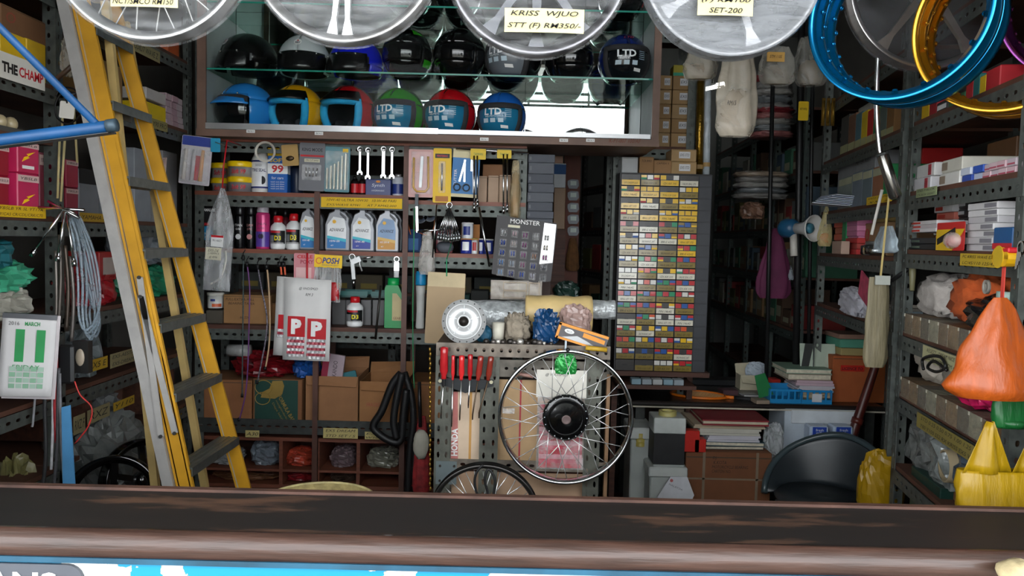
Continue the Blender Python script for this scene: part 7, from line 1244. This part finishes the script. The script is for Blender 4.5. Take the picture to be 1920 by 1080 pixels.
for i, (r, lb, c_) in enumerate((((1385, 318, 1492, 372), 'stack of grey garments in clear plastic on a deep shelf', '#7d7a76'), ((1418, 132, 1500, 205), 'upper pile of plastic-wrapped grey and red garments', '#7c7a78'), ((1418, 195, 1500, 255), 'lower pile of plastic-wrapped grey and red garments', '#8f5a58'))):
    m_, w, h = PX.rect(*r); t = T('garment_pile', lb, 'garments', m_)
    for k in range(5): crumple(w * (1 - .05 * (k % 2)), .25, h / 4, 60 + i * 9 + k, .3).obj('garment', C((c_, '#666a6c', '#8a8782', c_, '#7a2a30' if i else '#8a7a6a')[k], .28, 0, .35, .6, 16), t, True, mw=Matrix.Translation((0, 0, h * .19 * k)))
heap(PX, (1395, 378, 1440, 410), 'tan bag below the grey garment stack', C('#7a5a48', .4, 0, .3, .5, 14), z=None, d=.15, seed=71)
hung_bag(Plane(0, 4.6, 0), (1424, 428, 1488, 560), 'magenta cloth sheet hanging by the megaphone pole', C('#561a3c', .8, 0, .2, .4, 10), name='cloth_sheet', cat='cloth', v=-.12, top=.2, d=.06, folds=5); hung_bag(Plane(0, 4.5, 0), (1440, 478, 1492, 528), 'small clear bag hung in front of the magenta cloth', FILM('#aab0b8', .35, .75, .2), v=0, top=.2); hung_bag(Plane(0, 4.2, 0), (1538, 385, 1566, 462), 'yellowish clear bag of sweets hanging at the rack corner', FILM('#cdbf8a', .35, .75, .2), v=0, top=.12, fill=.3, fillm=C('#c2722a', .5))
for r, lb, c_, Y in (((1348, 84, 1424, 254), 'large cream plastic bag hanging under the milky wheel', '#a89f90', 2.6), ((1286, 88, 1348, 146), 'short cream plastic bag hanging beside the large cream bag', '#9d968a', 2.7), ((1430, 84, 1496, 156), 'clear bag with orange price sticker hanging near the blue rim', '#9d9a92', 2.7), ((1496, 66, 1556, 158), 'dark clear bag hanging behind the blue rims', '#77756f', 2.8)):
    t, w, h = hung_bag(Plane(0, Y, 0), r, lb, FILM(c_, .4, .8, .3, 10), v=0, top=.6, d=.06, fill=.5, fillm=C('#8a7a66', .7), mid=.5, seed=len(lb)); MB().tube([(0, 0, h), (0, 0, 2.72 - (at(r[0], r[1], Y).z) + h)], .002, 5).obj('hanging_string', STEELD, t)
    if 'large' in lb: LET('RM15', w * .22, h * .05, INK, t, -w * .2, -.045, h * .35, shear=.2)
    if 'orange' in lb: BX(-w * .4, -.036, h * .55, w * .1, -.034, h * .8).obj('price_sticker', C('#c99a4a', .6), t); LET('5TM 110E', w * .35, h * .08, INK, t, -w * .15, -.037, h * .68, shear=.2)
t, w, h = card(Plane(0, 4.3, 0), (1497, 190, 1516, 226), 'yellow price card on the thick pole', '#d9b514', v=0); LET('0077-RM25', w * .7, h * .12, INK, t, 0, -.001, h * .6)
for i in range(3):
    m_, w, h = Plane(0, 4.1, 0).rect(1540 + 9 * i, 184, 1547 + 9 * i, 236); t = T('door_bolt', ('first', 'second', 'third')[i] + ' brass door bolt hanging by the yellow card', 'door bolt', m_, 'brass door bolts'); MB().beam((0, 0, h), (0, 0, 0), w * .9, .008).obj('bolt_plate', C('#8a6a2a', .3, .8), t); MB().tube([(0, -.008, h * .9), (0, -.008, h * .1)], .004, 7).obj('bolt_bar', C('#9a7a34', .3, .8), t, True)
lamp = T('ceiling_tube_light', 'lit fluorescent tube fitting deep in the shop', 'light', Tr(*at(1336, 168, 7.2))); BX(-.1, -.02, .02, .1, .02, .05).obj('fitting', WHT, lamp); em = bpy.data.materials.new('tube_glow'); em.use_nodes = True; em.node_tree.nodes['Principled BSDF'].inputs['Emission Color'].default_value = (1, 1, .95, 1); em.node_tree.nodes['Principled BSDF'].inputs['Emission Strength'].default_value = 6
MB().tube([(-.1, 0, 0), (.1, 0, .05)], .022, 10).obj('tube', em, lamp, True); MB().tube([(0, 0, .04), (0, 0, 3.6 - at(1336, 168, 7.2).z)], .006, 6).obj('suspension_rod', STEEL, lamp)
# aisle between rack and drawers
PA = Plane(0, 4.75, 0); boxes(PA, [((1038, 352, 1060, 430), 'brown carton with black handling arrows in the aisle', '#7a5a36', None, dict(v=0)), ((1038, 306, 1061, 352), 'white and blue parts carton in the aisle', '#a9aeb2', None, dict(v=.0, lab=(.0, .55, 1, .95, '#1f4a7a'))), ((1040, 292, 1056, 306), 'small pink carton at the top of the aisle pile', '#a8806a', None, dict(v=0))])
ap = T('plywood_stand', 'narrow dark stand under the aisle cartons', 'stand', PA.mw(PA.hit(1049, 400)[0], 0, 0)); BX(-.04, 0, 0, .04, .2, PA.hit(1049, 430)[1] - .001).obj('panel', WOODD, ap)
bo = T('hanging_board', 'tall reddish board with five key tags in the aisle', 'board', PA.mw(PA.hit(1073, 400)[0], .1, 0)); zt = PA.hit(1073, 285, .1)[1]; BX(-.05, 0, 0, .05, .02, zt).obj('board_panel', C('#54291c', .7, 0, .2), bo)
for i, y in enumerate((345, 367, 389, 411, 433)):
    m_, w, h = PA.rect(1064, y - 9, 1086, y + 9, v=.09); t = T('key_tag', ('topmost', 'second', 'middle', 'fourth', 'lowest')[i] + ' black key tag with pale screen on the aisle board', 'key tag', m_, 'key tags on the aisle board'); MB().prism([(-w * .5, h * .4), (-w * .35, 0), (w * .3, 0), (w * .5, h * .35), (w * .4, h * .95), (-w * .2, h), (-w * .5, h * .8)], -.004, .004).obj('tag_body', C('#1a2a38', .4), t); MB().prism([(-w * .25, h * .35), (w * .25, h * .35), (w * .25, h * .8), (-w * .25, h * .8)], -.006, -.004).obj('tag_screen', C('#8a9a90', .4), t)
hung_bag(PA, (1062, 446, 1087, 508), 'brown feather duster hanging in the aisle', C('#5a3a1a', .9, 0, .3, .5, 40), name='feather_duster', cat='duster', v=.04, top=.4, folds=11); heap(PA, (1038, 528, 1088, 572), 'dark green plastic sheet behind the bubble wrap', C('#24433a', .35, 0, .3, .5, 12), v=-.1, d=.1, seed=77)
ra = rack('slotted_angle_rack', 'dark rack in the aisle left of the drawer cabinet', Plane(.62, 5.6, -1.35), [-.5, 0, .7], [2.0, 1.7, 1.4, 1.1, .7], .4, 2.6, .045, st=STEELD); PZ = Plane(.62, 5.6, -1.35)
for li, zz in enumerate((1.7, 1.4, 1.1)):
    for k in range(5): nm, c_ = CN[(li * 3 + k) % 8]; carton(None, None, '%s dim box, %s along the %s aisle shelf' % (nm, ('first', 'second', 'third', 'fourth', 'fifth')[k], ('upper', 'middle', 'lower')[li]), c_, d=.25, tape=False, group='dim boxes on the aisle rack', mwx=(PZ.mw(-.4 + k * .22, .02, zz + .0005), .18, .12 + .03 * ((k + li) % 3)))
# ================================================================ left rack
boxes(PL, [((0, 62, 49, 116), 'yellow carton nearer the picture edge on the high left shelf', '#d0a814', 2.09, dict(v=.02)), ((50, 78, 86, 132), 'yellow carton nearer the post on the high left shelf', '#cba415', 2.09, dict(v=.02))], d=.25)
carton(PL, (2, 24, 86, 80), 'brown carton with red round print on the yellow cartons', '#6f4c30', .03, 2.09 + .126, .28, text=(('O', .2, .6, .2, .4),), textc='#8a3a2a')
cp = strip_label(PL, (-10, 108, 84, 156), lr_, [], '#cfccc4', v=-.02); m_, w, h = PL.rect(-10, 108, 84, 156, v=-.02)
LET('THE', w * .3, h * .4, INK, cp, -w * .22, -.0008, h * .45, bold=.05); LET('CHAMP', w * .5, h * .4, RED, cp, w * .21, -.0008, h * .45, bold=.025)
struct_ = BX(0, 0, 0, .6, .4, .016).obj('shelf_board', BOARD, lr_); struct_.matrix_world = PL.mw(-.6, .01, 1.885)
m_, w, h = PL.rect(0, 214, 60, 252, v=.02, z=1.901); t = T('bulb_tray', 'grey tray of small pale bulbs above the blue arm', 'tray', PL.mw(-.22, .03, 1.901)); BX(-.16, 0, 0, .16, .2, .02).obj('tray_body', C('#4a4a48', .5), t)
for k in range(5): MB().ell((-.12 + .055 * k, .05, .04), .022, .022, .024, 10, 7).obj('bulb', C('#b5a582', .3), t, True)
for i, (r, c_, lb, v) in enumerate((((33, 266, 73, 326), '#b8204f', 'upper pink box with yellow lightning print', .0), ((33, 326, 73, 384), '#b52050', 'lower pink box with yellow lightning print', .0), ((-4, 272, 17, 330), '#8f1428', 'upper dark red box at the picture edge', .02), ((-4, 330, 17, 384), '#8a1426', 'lower dark red box at the picture edge', .02), ((74, 286, 90, 384), '#7a1a34', 'dark pink box between the pink boxes and post', .05), ((124, 300, 147, 352), '#a3183a', 'upper red box just past the post', .02), ((124, 352, 147, 402), '#8f1c36', 'lower red box just past the post', .02))):
    m_, w, h = PL.rect(*r, v=v); z = 1.641 if r[3] > 370 else None; t = carton(PL, r, lb, c_, v, z if z else 1.641 + PL.rect(r[0], r[1] + (r[3] - r[1]), r[2], 384, v=v, z=1.641)[2] + .001, .14, tape=False, rough=.4, lab=(.02, .8, .98, .96, '#c9a9a4'), labtext='YBSLB')
    if i < 2: MB().prism([(-w * .3, h * .35), (w * .05, h * .5), (-w * .05, h * .52), (w * .3, h * .7), (-w * .1, h * .6), (0, h * .55), (-w * .2, h * .5)], -.0014, 0).obj('lightning_print', YEL, t); BX(-w * .3, -.0012, h * .14, w * .25, -.0004, h * .24).obj('icon_strip', WHT, t)
boxes(PL, [((148, 318, 186, 400), 'black and white printed carton behind the ladder rail', '#6d7076', 1.641, dict(lab=(0, .7, 1, 1, '#17171a'))), ((252, 280, 283, 398), 'white and blue standing packet seen between the ladder rails', '#8d9298', 1.641, dict(v=.1)), ((305, 285, 332, 398), 'pale standing packet beside the back rack post', '#8a8a8c', 1.641, dict(v=.1))])
strip_label(PL, (-8, 386, 86, 408), lr_, ['YBSLB YR SL YT17A', 'Y/CAS CR/CDL/CRK/C70'], '#d0a814'); strip_label(PL, (150, 400, 204, 416), lr_, ['YAMAHA SS'], '#a8841c'); strip_label(PL, (285, 226, 314, 244), lr_, ['Y90 PRO'], '#8a8050'); strip_label(PL, (247, 84, 300, 106), lr_, ['COIL/7 WAVE Z'], '#857c58')
rows_of(PL, (313, 180, 346, 232), 5, 2.091, ['#b09aa0', '#a88a92', '#b5a5aa'], 'small pink white carton behind the ladder', 'small pinkish cartons on the left rack', nx=3, v=.03); boxes(PL, [((274, 170, 311, 196), 'white carton with red ring print behind the ladder', '#b3aeaa', 2.091 + .085), ((274, 196, 311, 224), 'yellow carton behind the ladder', '#cdb014', 2.091), ((315, 74, 336, 100), 'orange and white carton at the top left shelf', '#a8502a', 2.421), ((225, 60, 300, 92), 'brown carton behind the left hanging wheel', '#6a4a34', 2.421), ((184, 118, 230, 190), 'tan carton standing between the ladder rails', '#8a6a40', 2.091, dict(v=.05))])
GB = lambda c_: C(c_, .3, 0, .3, .5, 12)
for r, lb, c_, z, s_ in (((-15, 438, 48, 492), 'teal plastic bag at the picture edge', '#1f5a62', 1.47, 81), ((-10, 482, 88, 545), 'mint green plastic bag on the left shelf', '#3f9a78', 1.38, 82), ((-12, 536, 90, 592), 'cloudy white plastic bags under the mint bag', '#9a978c', 1.301, 83), ((278, 498, 348, 572), 'green plastic bag seen between the ladder rails', '#1f7a58', 1.301, 84), ((184, 500, 236, 568), 'red packet behind the ladder rail', '#9a1c24', 1.301, 85), ((270, 420, 330, 470), 'clear wrapped parts between the ladder rails', '#6a7076', 1.45, 86), ((165, 600, 205, 660), 'grey plastic bag below the clear hoses', '#6a7274', 1.03, 87), ((205, 728, 245, 770), 'small clear bag of parts in the left pigeonholes', '#6f7272', .765, 88), ((208, 778, 300, 860), 'large crumpled clear bag behind the ladder foot', '#5d605e', .55, 89), ((155, 812, 205, 870), 'open grey carton with plastic near the floor', '#5a5650', .465, 90), ((60, 860, 105, 930), 'small yellowish bag low at the left', '#6f6a42', .25, 91)): heap(PL, r, lb, GB(c_), v=.0 if s_ != 89 else -.12, z=z, d=.22, seed=s_, jit=.4)
boxes(PL, [((186, 472, 218, 502), 'red labelled carton behind the hoses', '#9a1c1c', 1.40, dict(lab=(.2, .2, .9, .8, '#a89a92')))])
# pigeonholes of the left rack
for (r, s) in (((164, 672, 202, 694), ['EX5 E'], ), ((207, 658, 254, 684), ['EX5-AESTA', 'EX5-DREAM'],), ((164, 762, 206, 788), ['RXZ'],), ((213, 748, 252, 764), ['Y110'],), ((138, 778, 160, 812), ['RXZ F'],)): strip_label(PL, r, lr_, s, '#a8871f' if 'RXZ' not in s[0] and len(s) == 1 else '#857a58', v=-.03)
for u in (.25, .5, .75, 1.0): BX(u + .62, .02, .78, u + .632, .4, 1.0).obj('divider', WOODD, lr_); BX(u + .62, .02, .5, u + .632, .4, .74).obj('divider', WOODD, lr_)
# calendar
PCa = Plane(-1.5, 2.45, .35); m_, w, h = PCa.rect(-6, 590, 96, 742); t = T('tear_off_calendar', 'tear-off wall calendar showing a green number eleven', 'calendar', m_ @ Matrix.Rotation(.07, 4, 'Y')); GRN = C('#1d8a48', .6)
for k in range(3): BX(-w / 2 + .004 * k, .004 + .004 * k, -.006 * k, w / 2 + .004 * k, .006 + .004 * k, h).obj('page_block', C('#b9b2b4', .8), t)
pg_ = MB().grid(lambda u, q: ((u - .5) * w, -.012 * (1 - q) ** 2 - .002 * math.sin(u * 5), q * h), 8, 8).obj('top_page', C('#c6c4c4', .75, 0, .04), t, True, solid=.0006); BX(-w / 2, -.004, h * .95, w / 2, .02, h * 1.01).obj('binding_strip', C('#55565a', .4, .5), t)
LET('11', w * .55, h * .4, GRN, pg_, w * .04, -.006, h * .62, bold=.06); LET('2016', w * .2, h * .045, C('#4a4a4a', .6), pg_, -w * .28, -.005, h * .89); LET('MARCH', w * .28, h * .05, GRN, pg_, w * .06, -.005, h * .89, bold=.02)
for k in range(4):
    for q in range(5): BX(-w * .3 + .13 * w * q, -.0125, h * (.1 + .07 * k), -w * .3 + .13 * w * q + w * .11, -.0115, h * (.155 + .07 * k)).obj('date_cell', C(('#7fa88c', '#9ab5a4')[(k + q) % 2], .7), pg_)
LET('FRIDAY', w * .5, h * .05, GRN, pg_, 0, -.011, h * .36)
# things hung on the left post
PHg = Plane(0, 2.7, 0)
for i, (a, b, c_, lb) in enumerate((((72, 389), (158, 394), ((118, 395), (58, 480)), 'chrome tee wrench slanting to the left on the post'), ((90, 377), (148, 409), ((122, 398), (108, 490)), 'chrome tee wrench hanging down the post'), ((100, 385), (140, 400), ((125, 400), (140, 500)), 'chrome tee wrench slanting to the right on the post'))):
    p, q = at(*a, 2.66 + .02 * i), at(*b, 2.66 + .02 * i); s0, s1 = at(*c_[0], 2.66 + .02 * i), at(*c_[1], 2.66 + .02 * i); t = T('tee_wrench', lb, 'wrench', Matrix.Translation(s1), 'tee wrenches on the left post'); MB().tube([p - s1, q - s1], .005, 8).obj('cross_bar', CHROME, t, True); MB().tube([s0 - s1, Vector()], .0045, 8).obj('shaft', CHROME, t, True); MB().tube([(s0 - s1) * .12, Vector()], .0085, 8).obj('socket', CHROME, t, True)
for k in range(6):
    o_ = k * 4 + (k % 2) * 5; P_ = smooth_path(pxpath([(126 + k * 3, 402), (138 + o_, 450), (146 + o_, 520 + k * 5), (148 + o_ * .8, 590), (158 + k * 4, 618 + (k * 7) % 22), (176 + (k * 5) % 14, 605), (188 - k * 4, 560), (178 - k * 6, 480), (150 - k * 3, 406)], 2.72 + .016 * k)); pathobj('clear_hose', ('outermost', 'second', 'third', 'fourth', 'fifth', 'innermost')[k] + ' loop of clear blue-grey hose hung on the left post', 'hose', P_, .0045, FILM('#9fb0bd', .3, .7, .12, 14, .2), 'clear hoses on the left post')
for i, (pts, r_, c_, lb) in enumerate((([(112, 440), (114, 520), (110, 600)], .007, '#5d5650', 'old steel spanner hanging under the tee wrenches'), ([(122, 460), (128, 540), (124, 620)], .008, '#4a4038', 'rusty pliers handle hanging under the tee wrenches'), ([(132, 480), (138, 560), (134, 640)], .007, '#6a6460', 'long thin steel tool beside the clear hoses'), ([(104, 470), (106, 560), (104, 640)], .006, '#77706a', 'slim chrome tool along the left post'))): pathobj('hand_tool', lb, 'tool', smooth_path(pxpath(pts, 2.72)), r_, C(c_, .4, .6, .3))
for i, (x0, y0, x1, y1) in enumerate(((112, 255, 108, 372), (122, 255, 114, 378), (138, 195, 145, 305), (118, 190, 116, 260))): rod('thin_stick', ('pale thin stick along the left post, first', 'pale thin stick along the left post, second', 'white thin stick right of the tag', 'short pale stick behind the tag')[i], 'stick', at(x1, y1, 2.72), at(x0, y0, 2.72), .004, C('#b5a878', .6))
t, w, h = card(Plane(0, 2.6, 0), (110, 190, 138, 222), 'white blank tag hanging beside the blue brace', '#c9c4bc', v=0, name='blank_tag', cat='tag', rot=.1); MB().tube([(0, -.002, h * .9), (-.01, 0, h * 1.3), (.02, .02, h * 1.6)], .003, 5).obj('tag_wire', BLACKST, t)
pathobj('black_wire_coil', 'black wire coil hung behind the blue brace', 'wire', smooth_path(pxpath([(105, 180), (115, 165), (140, 168), (155, 190), (150, 215), (130, 232), (108, 222), (104, 195), (120, 172), (146, 176)], 2.66)), .003, BLACKST); heap(PHg, (106, 60, 142, 140), 'crumpled clear wrapping hanging on the left post', FILM('#b9b4aa', .3, .7, .2), 'plastic_wrapping', 'wrapping', v=0, d=.06, seed=93); rod('hammer_handle', 'brown wooden knobbed handle hung at the left post', 'handle', at(104, 150, 2.65), at(142, 118, 2.65), .008, C('#4a3628', .5))
o = BX(0, 0, 0, .05, .02, .13, bv=.008).obj('rubber_board', C('#1a1b1d', .4), None); o.matrix_world = Matrix.Translation(at(108, 720, 2.6)); tag(o, 'black rounded panel hanging right of the calendar', 'panel')
m_, w, h = Plane(0, 2.7, 0).rect(136, 640, 165, 700); t = T('lamp_holder', 'dark square lamp holder with pale oval beside the black panel', 'lamp holder', m_); BX(-w / 2, 0, 0, w / 2, .03, h).obj('housing', C('#1d1c1c', .5), t); MB().ell((0, -.002, h * .5), w * .3, .006, h * .27, 14, 8).obj('lens', C('#a89a88', .4), t, True)
for i, (xs_, c_, r_, lb) in enumerate(((((98, 590), (106, 680), (103, 760), (106, 830)), '#9a1c24', .006, 'red cable in the bundle below the calendar'), (((92, 600), (98, 720), (99, 800), (96, 880)), '#b5b5b8', .005, 'white cable in the bundle below the calendar'), (((86, 640), (84, 760), (86, 850), (80, 915)), '#2a2a2c', .007, 'black cable nearest the calendar'), (((110, 690), (108, 790), (106, 860), (100, 918)), '#4a4a4e', .006, 'dark grey cable in the bundle'), (((66, 740), (62, 790), (60, 800)), '#8a8a8e', .004, 'short grey cable behind the calendar'), (((112, 700), (114, 800), (118, 880), (122, 918)), '#77777c', .005, 'grey cable next to the blue strip'), (((140, 715), (150, 740), (172, 765), (165, 800), (140, 832)), '#b8302c', .0025, 'thin red wire curving below the lamp holder'))): pathobj('cable', lb, 'cable', smooth_path(pxpath(xs_, 2.6)), r_, C(c_, .5, 0, .3, .2, 30), 'cables below the calendar')
m_, w, h = Plane(0, 2.56, 0).rect(116, 760, 142, 960); o = MB().prism([(-w * .45, 0), (w * .5, 0), (w * .1, h), (-w * .5, h * .98)], 0, .006).obj('blue_strip', C('#4f8fc0', .55, 0, .12), None); o.matrix_world = m_; tag(o, 'sky blue plastic strip hanging below the black panel', 'strip')
for i, (px, py, rp, Y, rz, lb) in enumerate(((212, 938, 84, 2.75, .25, 'glossy black alloy wheel leaning low behind the counter'), (270, 900, 78, 3.0, .9, 'second glossy black wheel behind the first'))):
    c = at(px, py, Y); R = rp / FPX * Y; t = T('wheel', lb, 'wheel', Matrix.Translation(c) @ Matrix.Rotation(rz, 4, 'Z') @ Matrix.Rotation(-.2, 4, 'X')); BKG = C('#0b0b0c', .1, .3, .05, 0, 6, .6); MB().loop(rim_prof(R, .07, .02), 64).obj('rim', BKG, t, True); MB().lathe([(.02, -.03), (.035, -.025), (.035, .03)], 20, axis='y').obj('hub', BKG, t, True)
    for k in range(5): a = 2 * PI * k / 5 + .3; MB().beam((.03 * math.cos(a), 0, .03 * math.sin(a)), ((R - .02) * math.cos(a), 0, (R - .02) * math.sin(a)), .022, .014, (-math.sin(a), 0, math.cos(a))).obj('spoke', BKG, t)
pathobj('yellow_hose', 'yellow hose loop seen between the ladder treads', 'hose', smooth_path([PL.mw(PL.hit(x, y, .05)[0], .05, PL.hit(x, y, .05)[1]).translation for x, y in ((322, 800), (316, 740), (320, 690), (336, 650), (348, 660), (346, 720), (336, 790))]), .008, C('#b8941c', .5))
# ================================================================ packs hung in front of the back rack, left end
PF = Plane(0, 3.8, 0); t, w, h = card(PF, (334, 255, 392, 346), 'white and red blister pack of tubes hung at the rack corner', '#c2bcc2', v=0, rot=.09); BX(-w * .48, -.001, h * .8, w * .48, -.0002, h * .99).obj('blue_header', C('#3a4a9a', .4), t); BX(-w * .1, -.0012, .02, w * .2, -.0002, h * .6).obj('red_panel', C('#b8202a', .4), t)
for k in range(3): tu = MB().tube([((-.32 + .27 * k) * w, -.012, h * .08), ((-.3 + .27 * k) * w, -.012, h * .72)], [.011, .008], 8).obj('glue_tube', C(('#d0c8c2', '#c9c4c8', '#c98a4a')[k], .35), t, True)
blister(t, w, h, .06, .04, .96, .78, .022, FILM('#ffffff', .06, .3, .08, 18, .4))
t, w, h = card(PF, (395, 259, 413, 285), 'small cyan card hooked beside the blister pack', '#1f93b8', v=-.02); MB().tube([(0, -.004, h * .7), (.02, -.004, h * .6), (.03, .12, h * .6)], .0025, 5).obj('hook', IRON, t)
m_, w, h = PF.rect(380, 352, 431, 545); t = T('hose_bag', 'long clear plastic bag with red and cream labels holding a hose', 'bag', m_ @ Matrix.Rotation(.06, 4, 'Y'))
MB().grid(lambda u, q: ((u - .5) * w * (1 - .86 * max(0, (q - .62) / .38) ** 1.3), -.012 * math.sin(PI * u) - .004 * math.sin(u * 13 + q * 5), q * h), 14, 20).obj('bag_front', FILM('#d9dadc', .16, .5, .12, 10, .7, (3, 3, 1)), t, True, solid=.001); MB().grid(lambda u, q: ((u - .5) * w * (1 - .86 * max(0, (q - .62) / .38) ** 1.3), .01, q * h), 8, 12).obj('bag_back', FILM('#8a8c90', .2, .45, .2), t, True)
MB().tube(smooth_path([(-w * .2, -.004, h * .06), (w * .15, -.004, h * .14), (w * .3, -.004, h * .3), (w * .26, -.004, h * .4)]), .005, 7).obj('hose', C('#c9c6bc', .4), t, True); q = BX(-w * .25, -.02, h * .43, w * .2, -.018, h * .54).obj('red_white_label', WHT, t); BX(-w * .25, -.0205, h * .52, w * .2, -.02, h * .54).obj('red_band', RED, q); LET('7811-06EZY', w * .35, h * .02, INK, q, -w * .02, -.0206, h * .49)
q = BX(-w * .42, -.02, h * .3, w * .15, -.018, h * .42).obj('cream_label', PAPER, t); LET('EX5-DE', w * .4, h * .025, INK, q, -w * .13, -.0206, h * .39, shear=.3); LET('J.100PM15', w * .42, h * .025, INK, q, -w * .13, -.0206, h * .36, shear=.3); LET('@ RM6', w * .3, h * .025, INK, q, -w * .13, -.0206, h * .325, shear=.3)
MB().grid(lambda u, q: ((u - .5) * w * (.15 + .9 * q), -.01 * math.sin(PI * u), h * (.98 + .38 * q)), 8, 8).obj('bag_neck', FILM('#d8b5a8', .3, .65, .2), t, True, mw=Matrix.Rotation(-.3, 4, 'Y') @ Matrix.Translation((-h * .3, 0, 0))); MB().tube([(w * .02, -.01, h), (w * .02, -.012, h * 1.2), (w * .05, .0, h * 1.46), (w * .05, .2, h * 1.46)], .0035, 6).obj('red_tie', RED, t, True)
